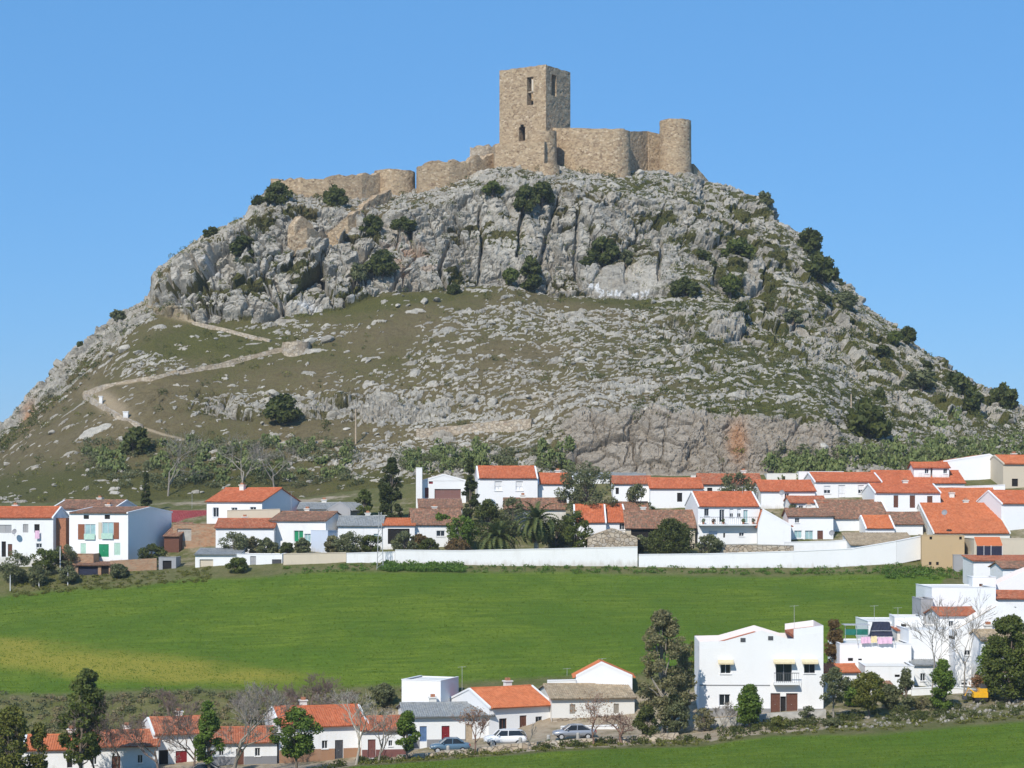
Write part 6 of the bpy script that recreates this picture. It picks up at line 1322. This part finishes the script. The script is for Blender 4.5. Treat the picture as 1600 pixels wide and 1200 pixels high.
for (px, D, yt, l_, k_) in ((186, 192.5, 1076, "spreading leafless tree between the ragged pine and the red-door house", dict(spread=.5)), (278, 208, 1074, "purplish bare tree behind the red-door house", dict(spread=.6, levels=6, bark='twig', fan=3)), (250, 193, 1102, "thin bare tree before the red-door house", dict(spread=.5)),
        (366, 192.5, 1064, "tall bare tree over the grey-dado cottage", dict(spread=.55, levels=6, bark='bark_grey', tr=.16)), (482, 208, 1051, "round purplish bare tree at the edge of the field above the orange roof", dict(spread=.62, levels=6, fan=3)), (556, 192.5, 1070, "bare tree with pale forked trunk before the maroon-dado house", dict(spread=.5, levels=5, bark='bark_pale', tr=.15)),
        (741, 193.5, 1106, "small pinkish bare tree by the dark blue car", dict(spread=.55, bark='twig_pink', levels=5, tr=.08)), (826, 193, 1128, "slim leafless sapling right of the white car", dict(spread=.35, bark='bark_grey', levels=3, tr=.05)), (926, 193.5, 1080, "low wide reddish bare tree before the silver car", dict(spread=.7, bark='twig_pink', levels=5, tr=.12)),
        (1456, 204, 924, "tall pale bare tree against the white houses, left of the pair", dict(spread=.45, bark='bark_grey', levels=5, tr=.09)), (1506, 205, 918, "tall pale bare tree against the white houses, right of the pair", dict(spread=.42, bark='bark_grey', levels=5, tr=.09)), (1130, 196, 1096, "small bare grey tree at the large white house's left front", dict(spread=.6, levels=5, bark='bark_grey', tr=.07))):
    bare_at(px, D, yt, l_, **k_)
for (px, D, yt, r_, sh, m_n, l_) in ((60, 190, 1128, 1.3, 'tall', 'leaf_yellow', "olive-green conifer right of the leftmost one at the bottom"), (1335, 203, 1062, 1.4, 'round', 'leaf_green', "green tree between the open-crowned and the yellow-green trees"), (1392, 201, 1070, 1.2, 'round', 'leaf_olive', "olive-grey tree left of the red-brown gate"), (1545, 203, 1010, 1.7, 'tall', 'leaf_green', "lighter green tree left of the big dark evergreen"), (1054, 197, 1085, 1.5, 'round', 'leaf_olive', "bushy tree under the right side of the tall grey-green tree"), (600, 213, 1068, 1.1, 'round', 'leaf_olive', "bush behind the small maroon-dado house by the field")):
    tree_at(px, D, yt, l_, R=r_, shape=sh, leafm=m_n, trunk=0.12, nclump=44, rc=0.36*r_, nleaf=4600, lsize=0.16, tr=0.1)
for (px, D, yt, l_, k_) in ((150, 194, 1108, "low bare tree in front of the two-window cottage", dict(spread=.6, levels=6, fan=3)), (300, 193.5, 1085, "bare tree whose twigs cross the red door", dict(spread=.6, levels=6, fan=3)), (395, 207, 1078, "grey bare tree behind the grey-dado cottage", dict(spread=.6, levels=6, bark='bark_grey')), (530, 208, 1078, "bare tree behind the brown-dado house", dict(spread=.6, levels=6, bark='bark_grey')), (590, 193.5, 1102, "bare tree beside the maroon-dado house's door", dict(spread=.55, levels=5, bark='bark_grey')), (445, 208, 1066, "purplish bare tree left of the round one above the orange roof", dict(spread=.6, levels=6)), (972, 193.8, 1110, "reddish bare bush right of the low wide bare tree", dict(spread=.7, bark='twig_pink', levels=5))):
    bare_at(px, D, yt, l_, **k_)
# a few last dry leaves hang on the reddish trees
for (px, D, yt, yb_, r_) in ((741, 193.5, 1106, 1135, 1.5), (926, 193.5, 1080, 1130, 2.3)):
    t_ = [o for o in bpy.data.objects if o.get("category") == "tree" and abs(o.location.x-wx(px, D)) < 0.01][0]
    c_ = at(px, (yt+yb_)/2, D); s_ = t_.scale[0]
    link_mesh("dry_leaves", leaves_mesh("dry_leaves", [(((c_-t_.location)/s_), (r_/s_, r_/s_, 0.75*r_/s_))], 420, 0.11/s_, MATS["leaf_dry"], 5), None, t_)

# ------------------------------------------------------------------ trees of the village row
def mid(px, D, ytop, label, **k): return tree_at(px, D, ytop, label, **k)
mid(228, 300, 736, "slim dark cypress behind the green-door house", name="cypress_tree", R=0.95, shape='cone', leafm='leaf_cypress', trunk=0.04, nclump=46, rc=0.34, nleaf=4200, lsize=0.20)
mid(611, 289, 708, "tall dense dark green tree beside the lattice mast", R=1.7, shape='column', leafm='leaf_cypress', trunk=0.05, nclump=70, rc=0.6, nleaf=7500, lsize=0.22)
mid(735, 290, 711, "dark conifer left of the blocky white house", name="conifer_tree", R=1.7, shape='cone', leafm='leaf_cypress', trunk=0.06, nclump=60, rc=0.42, nleaf=5200, lsize=0.20)
mid(570, 293, 764, "dark shrubby tree behind the pale grey roof", R=1.3, shape='round', leafm='leaf_pine', trunk=0.1, nclump=26, rc=0.5, nleaf=2600, lsize=0.2)
mid(918, 288, 722, "big feathery grey-green tree in the middle of the village", R=4.4, shape='round', leafm='leaf_olive', trunk=0.18, nclump=75, rc=0.85, nleaf=9000, lsize=0.20, tr=0.2)
mid(996, 290, 757, "smaller feathery tree right of the big one", R=1.9, shape='round', leafm='leaf_olive', trunk=0.15, nclump=34, rc=0.6, nleaf=3600, lsize=0.19)
mid(1150, 298, 738, "feathery tree spreading over the roof behind the balcony house", R=3.4, shape='umbrella', leafm='leaf_olive', trunk=0.3, nclump=40, rc=0.6, nleaf=2600, lsize=0.2)
mid(903, 276, 800, "small dense dark pine by the split orange roof", R=1.9, shape='round', leafm='leaf_pine', trunk=0.05, nclump=46, rc=0.6, nleaf=5000, lsize=0.19)
mid(1048, 274.5, 812, "very wide dark bushy tree in front of the open shed", R=3.9, shape='umbrella', leafm='leaf_shrub', trunk=0.05, nclump=90, rc=0.85, nleaf=9000, lsize=0.2)
mid(1108, 274, 834, "rounded bush right of the very wide dark tree", R=1.7, shape='round', leafm='leaf_olive', trunk=0.05, nclump=34, rc=0.6, nleaf=3200, lsize=0.19)
mid(722, 280, 806, "green hedge-like tree left of the low palm", R=2.2, shape='round', leafm='leaf_green', trunk=0.05, nclump=40, rc=0.7, nleaf=4000, lsize=0.2)
mid(762, 285, 782, "bushy green tree behind the low palm", R=2.4, shape='umbrella', leafm='leaf_shrub', trunk=0.05, nclump=46, rc=0.75, nleaf=4600, lsize=0.2)
mid(868, 280, 808, "dark bush in the shade behind the tall palm", R=1.9, shape='round', leafm='leaf_shrub', trunk=0.05, nclump=34, rc=0.65, nleaf=3400, lsize=0.2)
mid(715, 273, 842, "reddish-brown bush drooping over the long white wall", R=2.4, shape='umbrella', leafm='leaf_rust', trunk=0.05, nclump=36, rc=0.6, nleaf=3000, lsize=0.18)
for (px, D, yt, r_, l_, m_n) in ((22, 270, 862, 2.3, "olive tree at the photo's left edge below the white house", 'leaf_olive'), (70, 272, 856, 1.9, "greener tree between the leftmost olive and the brick outhouse", 'leaf_pine'), (100, 274, 850, 1.8, "olive tree against the tall brick outbuilding", 'leaf_olive'), (58, 268.5, 884, 1.5, "small olive second from the left edge, nearest the field", 'leaf_olive'), (108, 268.5, 884, 1.4, "small olive in front of the open shed on the left", 'leaf_olive'), (186, 269.5, 882, 1.3, "round bush right of the open shed on the left", 'leaf_olive'),
        (237, 276, 852, 1.9, "wide bush under the shaded side of the green-door house", 'leaf_shrub'), (364, 276.5, 831, 2.3, "olive tree in front of the low brown-roofed house", 'leaf_olive'), (418, 277, 841, 1.5, "olive tree left of the turquoise terrace", 'leaf_olive'), (448, 276, 846, 0.9, "little tree right below the turquoise terrace", 'leaf_shrub'), (371, 268, 872, 1.4, "bush in front of the flat white sheds", 'leaf_pine'), (548, 276, 832, 2.3, "olive tree in front of the pale grey roof", 'leaf_olive'), (580, 276, 836, 1.6, "second olive tree close left of the lattice mast", 'leaf_pine'), (632, 276, 832, 2.0, "olive tree right of the lattice mast before the porch", 'leaf_olive'), (670, 276, 842, 1.5, "olive tree in front of the long brown roof cottage", 'leaf_shrub')):
    mid(px, D, yt, l_, R=r_, shape='round', leafm=m_n, trunk=0.14, nclump=34, rc=0.32*r_, nleaf=3000, lsize=0.19, tr=0.1, group="olives and bushes in the village gardens")
pm = make_palm("palm_tree", 3, 2.0, 95, 4.0, 50, 14); put(pm, on_ground(776, 275), 1.0, 0.3, "low bushy palm with hidden trunk behind the long white wall", "palm", "palms in the village gardens")
pm = make_palm("palm_tree", 5, 4.2, 80, 4.1, 24, 6); put(pm, on_ground(838, 274), 1.0, 1.3, "taller palm with bare grey trunk behind the long white wall", "palm", "palms in the village gardens")
pm = make_palm("palm_tree", 7, 0.8, 26, 2.0, 20); put(pm, on_ground(1022, 291), 1.0, 2.0, "small palm beside the upper row house left of the balcony house", "palm", "palms in the village gardens")
pm = make_palm("palm_tree", 8, 0.6, 24, 1.7, 20); put(pm, on_ground(1202, 289), 1.0, 0.5, "small palm between the balcony house and the one-window house", "palm", "palms in the village gardens")

for (px, D, yt, r_, sh, m_n, l_) in ((800, 286, 778, 2.2, 'round', 'leaf_olive', "grey-green tree between the two palms"), (690, 284, 800, 1.4, 'round', 'leaf_green', "green tree close left of the low palm's hedge"), (655, 277, 836, 1.4, 'round', 'leaf_rust', "brownish bush behind the left end of the long white wall"), (885, 283, 806, 1.5, 'tall', 'leaf_shrub', "dark bush between the tall palm and the dense pine"), (1240, 291, 788, 1.2, 'round', 'leaf_olive', "bush behind the blue-window house"), (1345, 281, 838, 0.9, 'round', 'leaf_green', "small bush beside the little orange shed roof"), (1000, 277, 838, 1.5, 'round', 'leaf_olive', "bush between the stone barn and the very wide dark tree"), (472, 278, 842, 1.1, 'round', 'leaf_olive', "bush before the turquoise terrace's right side"), (520, 279, 838, 1.3, 'round', 'leaf_grey', "grey bush beside the small white box annexe"), (395, 279, 838, 1.2, 'round', 'leaf_grey', "grey bush right of the olive by the low brown-roofed house")):
    mid(px, D, yt, l_, R=r_, shape=sh, leafm=m_n, trunk=0.08, nclump=34, rc=0.34*r_, nleaf=3400, lsize=0.19, tr=0.1, group="olives and bushes in the village gardens")
for (px, D, yt, l_) in ((262, 316, 668, "bare grey tree right of the dark bush on the lower slope"), (372, 316, 672, "bare grey tree over the prickly pear belt"), (430, 317, 690, "small bare grey tree in the prickly pear belt")):
    bare_at(px, D, yt, l_, group="bare trees above the village", spread=.6, levels=5, bark='bark_grey', tr=.14)

# ------------------------------------------------------------------ hedges, thickets, weeds
rng = random.Random(31)
def pears(name, label, area, n, hgt, seed, pads=44, size=0.42):
    sp = []
    rr = random.Random(seed)
    for i in range(n):
        px, py = area(rr); p = hill_point(px, py) if py < HILL_Y(px)-2 else on_ground(px, 311)
        sp.append((p.x, p.y-0.3, p.z-0.2, hgt*rr.uniform(.55, 1.15), rr.uniform(.7, 1.3)))
    return tag(link_mesh(name, pear_mesh(name, seed, sp, pads, size)), label, "cactus", kind="stuff")
pears("prickly_pear_thicket", "dense grey-green prickly pear thicket under the right end of the hill", lambda r: (lambda x: (x, r.uniform(curve([(1200,722),(1350,706),(1450,692),(1600,690)])(x), 738)))(r.uniform(1200, 1640)), 210, 2.0, 11)
pears("prickly_pear_thicket", "prickly pears and scrub behind the middle of the village", lambda r: (r.uniform(636, 765), r.uniform(712, 742)), 42, 2.0, 12)
pears("prickly_pear_thicket", "prickly pears beside the quarried rock face", lambda r: (r.choice((r.uniform(738, 762), r.uniform(840, 895))), r.uniform(692, 735)), 32, 1.9, 13)
pears("prickly_pear_thicket", "prickly pear belt on the lower left slope above the village", lambda r: (r.uniform(235, 545), r.uniform(690, 752)), 95, 1.4, 14)
pears("prickly_pear_thicket", "prickly pear clump left of the dark bush on the lower slope", lambda r: (r.uniform(136, 196), r.uniform(702, 735)), 24, 1.5, 15)
pears("prickly_pear_thicket", "yellowish prickly pear patch on the right foot of the hill", lambda r: (r.uniform(1460, 1506), r.uniform(652, 668)), 12, 1.5, 16)
uh = random.Random(91); us_ = []
for i in range(420):
    k_ = uh.random(); px, py = (uh.uniform(130, 560), uh.uniform(690, 765)) if k_ < .5 else (uh.uniform(620, 900), uh.uniform(705, 740)) if k_ < .7 else (uh.uniform(1190, 1640), uh.uniform(700, 738))
    p = hill_point(px, py) if py < HILL_Y(px)-2 else on_ground(px, 311); s = uh.uniform(.4, 1.1); us_.append(((p.x, p.y, p.z+s*.6), (s*1.2, s, s*.9)))
tag(link_mesh("undergrowth", leaves_mesh("undergrowth", us_, 34000, 0.22, MATS["leaf_olive"], 66)), "olive green undergrowth mixed with prickly pears at the hill's foot", "undergrowth", kind="stuff")
def leafy_band(name, label, cat, spots, n, size, mat, seed): return tag(link_mesh(name, leaves_mesh(name, spots, n, size, MATS[mat], seed)), label, cat, kind="stuff")
sp = []
for i in range(430):
    px = rng.uniform(-60, 610); D = rng.uniform(204.5, 217.0); p = on_ground(px, D); s = rng.uniform(.18, .5); sp.append(((p.x, p.y, p.z+s*.5), (s*1.3, s, s*.75)))
leafy_band("bramble_scrub", "grey-green bramble scrub along the lower edge of the big field", "scrub", sp, 15000, 0.16, "leaf_olive", 71)
sp = []
for i in range(420):
    px = rng.uniform(-60, 630); D = rng.uniform(204, 216.5); p = on_ground(px, D); s = rng.uniform(.18, .5); sp.append(((p.x, p.y, p.z+s*.5), (s*1.3, s, s*.75)))
leafy_band("dry_scrub", "dry brown weeds along the lower edge of the big field", "scrub", sp, 17000, 0.14, "dry_leaf", 72)
sp = []
for i in range(520):
    px = rng.uniform(440, 1450) if rng.random() < .75 else rng.uniform(600, 720); D = rng.uniform(266.0, 269.0); p = on_ground(px, D); s = rng.uniform(.12, .34)*(1.8 if 600 < px < 720 else 1)*(1.6 if px > 1380 else 1); sp.append(((p.x, p.y, p.z+s*.5), (s*1.5, s, s*.8)))
for i in range(60):
    px = rng.uniform(1380, 1520); D = rng.uniform(263, 268); p = on_ground(px, D); s = rng.uniform(.2, .5); sp.append(((p.x, p.y, p.z+s*.5), (s*1.5, s, s*.8)))
leafy_band("weeds", "tall green weeds at the foot of the white garden walls", "weeds", sp, 22000, 0.16, "grass_leaf", 73)
sp = []
for i in range(260):
    px = rng.uniform(20, 330); D = rng.uniform(264.5, 271); p = on_ground(px, D); s = rng.uniform(.12, .35); sp.append(((p.x, p.y, p.z+s*.4), (s*1.4, s, s*.7)))
for i in range(300):
    px = rng.uniform(560, 1640); D = rng.uniform(190.0, 193.5); p = on_ground(px, D); s = rng.uniform(.10, .34); sp.append(((p.x, p.y, p.z+s*.4), (s*1.4, s, s*.7)))
leafy_band("rough_weeds", "rough olive weeds along the field margins", "weeds", sp, 17000, 0.13, "leaf_yellow", 74)
sp = []
for (a_, b_, n_, d0, d1) in ((1090, 1290, 46, 192, 197), (1290, 1480, 46, 193, 199), (660, 760, 14, 193, 195), (520, 660, 26, 192.5, 195.5), (830, 1080, 36, 192, 194.5), (300, 520, 24, 189, 191.5), (1440, 1640, 44, 193, 203)):
    for i in range(n_): px = rng.uniform(a_, b_); D = rng.uniform(d0, d1); p = on_ground(px, D); s = rng.uniform(.2, .5); sp.append(((p.x, p.y, p.z+s*.6), (s*1.2, s, s*.9)))
leafy_band("roadside_bushes", "low mixed bushes and brambles along the front roadside", "bushes", sp, 18000, 0.13, "leaf_shrub", 75)
for (px, D, yt, r_, m_n, l_) in ((1218, 194, 1118, 0.9, 'leaf_yellow', "yellowish bush below the brown double door"), (1262, 195, 1104, 1.0, 'leaf_olive', "small round tree right of the brown double door"), (1100, 197, 1106, 1.1, 'leaf_grey', "grey bush against the left corner of the large white house"), (1088, 214, 990, 0.9, 'leaf_yellow', "yellow shrub behind the left corner of the large white house"), (1440, 199.5, 1086, 0.9, 'leaf_grey', "grey bush between the two ivy-covered trees"), (1300, 193, 1122, 0.9, 'leaf_olive', "low bush at the field edge below the open-crowned tree")):
    tree_at(px, D, yt, l_, cat="bush", name="bush", R=r_, shape='round', leafm=m_n, trunk=0.1, nclump=20, rc=0.36*r_, nleaf=1500, lsize=0.13, tr=0.05, group="bushes by the front street")

# ------------------------------------------------------------------ road edge, walls, poles and small things
RW = [(620,1187),(680,1181),(760,1175),(860,1168),(960,1164),(1060,1160)]
for (a, b, l_) in ((0, 2, "low rubble wall below the dark blue car"), (2, 4, "low rubble wall below the white and silver cars"), (4, 5, "low rubble wall at the foot of the tall grey-green tree")):
    pts = []; zb_ = []; zt_ = []
    for (x, y) in RW[a:b+1]: p = on_ground(x, 194.3); pts.append((p.x, p.y)); zb_.append(p.z-1.0); zt_.append(p.z+0.55)
    tag(wall_run("rubble_wall", pts, zb_, zt_, 0.5, MATS["rubble"], None, 50+a, 0.15, 0.5), l_, "wall", kind="thing")
pts = []; zb_ = []; zt_ = []
for x in (1085, 1140, 1200, 1290): p = on_ground(x, 198.5); pts.append((p.x, p.y)); zb_.append(p.z-1); zt_.append(p.z+0.75)
tag(wall_run("rubble_wall", pts, zb_, zt_, 0.5, MATS["concrete"], None, 58, 0.1, 0.6), "pale front-yard wall of the large white house", "wall", kind="thing")
for i, px in enumerate((700, 769, 813, 857, 903)):
    p = on_ground(px, 195.6); bo = empty("stone_bollard", p); MB().lathe([(0.17, -0.3), (0.17, 0.85), (0.13, 0.95), (0.0, 1.0)], 8).build("post", MATS["concrete"], bo); MB().box(-.2, -.2, -0.3, .2, .2, .06).build("foot", MATS["concrete"], bo)
    tag(bo, "stone bollard on the roadside, " + ("nearest the dark blue car", "at the white car's nose", "at the white car's tail", "left of the silver car", "in front of the silver car")[i], "bollard", "stone bollards along the road")
BRM = []
rb = random.Random(5); V = []
def rubble_mat_mesh():
    bm = bmesh.new()
    for i in range(300):
        px = rb.uniform(1470, 1640) if i < 170 else rb.uniform(1250, 1480); D = rb.uniform(192, 201.5) if i < 170 else rb.uniform(191.5, 197)
        p = on_ground(px, D); s = rb.choice((.05, .07, .1, .13, .2))
        r = bmesh.ops.create_icosphere(bm, subdivisions=1, radius=s, matrix=Matrix.Translation(p+Vector((0, 0, s*.2))))
        for v in r['verts']: v.co += Vector((rb.uniform(-1, 1), rb.uniform(-1, 1), rb.uniform(-1, 1)))*s*.3
    me = bpy.data.meshes.new("rubble"); bm.to_mesh(me); bm.free(); me.materials.append(MATS["boulder_rock"]); return me
tag(link_mesh("rubble", rubble_mat_mesh()), "pale loose rubble on the bank below the right-hand houses", "rubble", kind="stuff")
def pole(name, label, p, H, r=0.09, mat="pole_wood", cat="pole", arm=0.0):
    o = empty(name, p); MB().tube([(0, 0, -0.8), (0, 0, H*0.5), (0, 0, H)], [r*1.15, r, r*0.8], 8).build("shaft", MATS[mat], o)
    if arm: MB().box(-arm, -0.05, H-0.45, arm, 0.05, H-0.33).build("cross_arm", MATS[mat], o)
    else: MB().lathe([(r*0.9, H+0.002), (r*0.9, H+0.06), (0, H+0.1)], 8).build("cap", MATS["metal_dark"], o)
    return tag(o, label, cat)
p = hill_point(556.5, 695); pole("utility_pole", "pale wooden pole on the slope above the left of the village", p, 55*p.y/F, 0.13, arm=0.0)
p = hill_point(1331, 664); pole("utility_pole", "wooden pole beside the large dark shrub on the hill's right foot", p, 48*p.y/F, 0.12)
p = hill_point(237, 474); pole("iron_post", "thin iron post at the corner of the left crag", p, 32*p.y/F, 0.06, "metal_dark", "post")
for (px, yt, l_) in ((16, 906, "leftmost white fence post in the olive garden"), (61, 900, "second white fence post in the olive garden"), (106, 897, "third white fence post in the olive garden"), (94, 862, "taller white post by the brick outbuilding")):
    D = 268.0 if px != 94 else 272.0; p = on_ground(px, D); pole("fence_post", l_, p, max(1.2, wz(yt-8, D)-p.z), 0.06, "frame_white", "post")
mast = empty("lattice_mast", on_ground(594, 267.5)); H = wz(800, 267.5)-mast.location.z; lm = MB(); dg_ = MB()
for sx in (-1, 1):
    for sy in (-1, 1): lm.tube([(sx*.42, sy*.42, -.5), (sx*.16, sy*.16, H)], .035, 5)
n = 11
for i in range(n):
    z0 = H*i/n; z1 = H*(i+1)/n; w0 = .42-.26*i/n; w1 = .42-.26*(i+1)/n
    for s_ in (-1, 1): dg_.tube([(-w0, s_*w0, z0), (w1, s_*w1, z1)], .018, 4); dg_.tube([(s_*w0, -w0, z0), (s_*w1, w1, z1)], .018, 4)
lm.build("leg_angles", MATS["metal"], mast); dg_.build("lattice_bars", MATS["metal"], mast); MB().box(-0.9, -.06, H-.5, .9, .06, H-.4).build("cross_arm", MATS["metal"], mast); tag(mast, "slender steel lattice mast standing at the field edge", "mast")
def aerial(px, py, D, h, label):
    o = empty("television_aerial", at(px, py, D)); MB().tube([(0, 0, -1.2), (0, 0, h)], .022, 5).build("mast", MATS["metal"], o); b = MB(); b.tube([(-.45, 0, h-.08), (.45, 0, h-.02)], .014, 4)
    for i in range(6): x = -.4+.16*i; b.tube([(x, -.22, h-.07+.01*i), (x, .22, h-.07+.01*i)], .010, 4)
    b.build("antenna", MATS["metal"], o); tag(o, label, "aerial", "television aerials on the roofs")
for (px, py, D, h, l_) in ((722, 1073, 212, 2.1, "television aerial at the corner of the white box building"), (886, 1066, 218, 1.5, "television aerial behind the beige roof"), (1241, 980, 207, 2.2, "tall television aerial on the large white house"), (941, 1040, 222, 0.8, "aerial behind the white gable house's apex"), (1366, 966, 225, 1.4, "aerial above the navy tarpaulin"), (1403, 966, 226, 1.2, "aerial on the roof terrace right of the tarpaulin"), (300, 782, 297, 1.2, "aerial left of the tall orange-roofed house"), (455, 782, 296, 1.3, "aerial between the tall orange-roofed house and the grey roof"), (1440, 752, 305, 1.3, "aerial on the long dormer roof"), (1519, 905, 250, 1.9, "aerial mast right of the tan block building"), (610, 1121, 207, 0.6, "aerial over the maroon-dado house"), (1160, 770, 286, 0.9, "aerial on the balcony house roof")): aerial(px, py, D, h, l_)
def dish(px, py, D, label):
    o = empty("satellite_dish", at(px, py, D)); d = MB(); d.lathe([(0.0, 0.0), (.15, .015), (.30, .06), (.40, .12)], 14); ob = d.build("bowl", MATS["frame_grey"], o, smooth=True); ob.rotation_euler = (math.radians(70), 0, math.radians(-25)); MB().tube([(0, .05, -.6), (0, .05, 0)], .025, 5).build("bracket", MATS["metal"], o); tag(o, label, "satellite dish", "satellite dishes on the house walls")
dish(23, 831, 279, "satellite dish on the leftmost white house"); dish(1222, 770, 294, "satellite dish on the one-window house"); dish(1476, 801, 279, "satellite dish left of the biggest orange roof"); dish(1300, 833, 281.5, "grey dish beside the dark door of the blue-window house")

# the standing crop: short green blades over both fields
def crop_blades(n, seed):
    r = np.random.default_rng(seed); sp = []
    while len(sp) < n:
        px = r.uniform(-60, 1660); near = r.random() < 0.25; D = r.uniform(172, 190) if near else r.uniform(217, 266.5)
        if near and px < 420: continue
        j = int(np.searchsorted(g_px, px)); i = int(np.searchsorted(g_D, D))
        if crop[i, min(j, crop.shape[1]-1)] < 0.6: continue
        sp.append((wx(px, D), D, ground_z(px, D)))
    return np.array(sp)
bl = crop_blades(34000, 3); r_ = np.random.default_rng(8); n = len(bl)*3
c0 = np.repeat(bl, 3, 0) + np.concatenate([r_.normal(0, .18, (n, 2)), np.zeros((n, 1))], 1)
h_ = r_.uniform(.04, .11, (n, 1)); lean = r_.normal(0, .35, (n, 2)); ang = r_.uniform(0, 6.283, n); w_ = r_.uniform(.04, .09, (n, 1))
sd = np.stack([np.cos(ang), np.sin(ang), 0*ang], 1)*w_
tip = c0 + np.concatenate([lean*h_, h_], 1)
co = np.stack([c0-sd-[0, 0, .03], c0+sd-[0, 0, .03], tip], 1).reshape(-1, 3).astype(np.float32)
me = bpy.data.meshes.new("crop_blades"); me.vertices.add(len(co)); me.vertices.foreach_set("co", co.ravel()); me.loops.add(len(co)); me.loops.foreach_set("vertex_index", np.arange(len(co), dtype=np.int32))
me.polygons.add(n); me.polygons.foreach_set("loop_start", np.arange(0, 3*n, 3, dtype=np.int32)); me.update(calc_edges=True); me.materials.append(MATS["crop_leaf"])
tag(link_mesh("crop_blades", me), "short bright green cereal crop covering the fields", "crop", kind="stuff")

# ------------------------------------------------------------------ thin air between the camera and the hill
hz = MB().box(-9500, -60, -70, 9500, 9300, 92).build("haze", None)
hm = bpy.data.materials.new("haze_air"); hm.use_nodes = True; hn = hm.node_tree.nodes; hn.remove(hn["Principled BSDF"])
pv = hn.new("ShaderNodeVolumePrincipled"); pv.inputs["Color"].default_value = (0.82, 0.90, 1.0, 1); pv.inputs["Density"].default_value = 0.00011; pv.inputs["Anisotropy"].default_value = 0.0
hm.node_tree.links.new(pv.outputs[0], hn["Material Output"].inputs["Volume"]); hz.data.materials.append(hm)
tag(hz, "thin clear-day haze filling the air over the valley", "haze", kind="stuff")
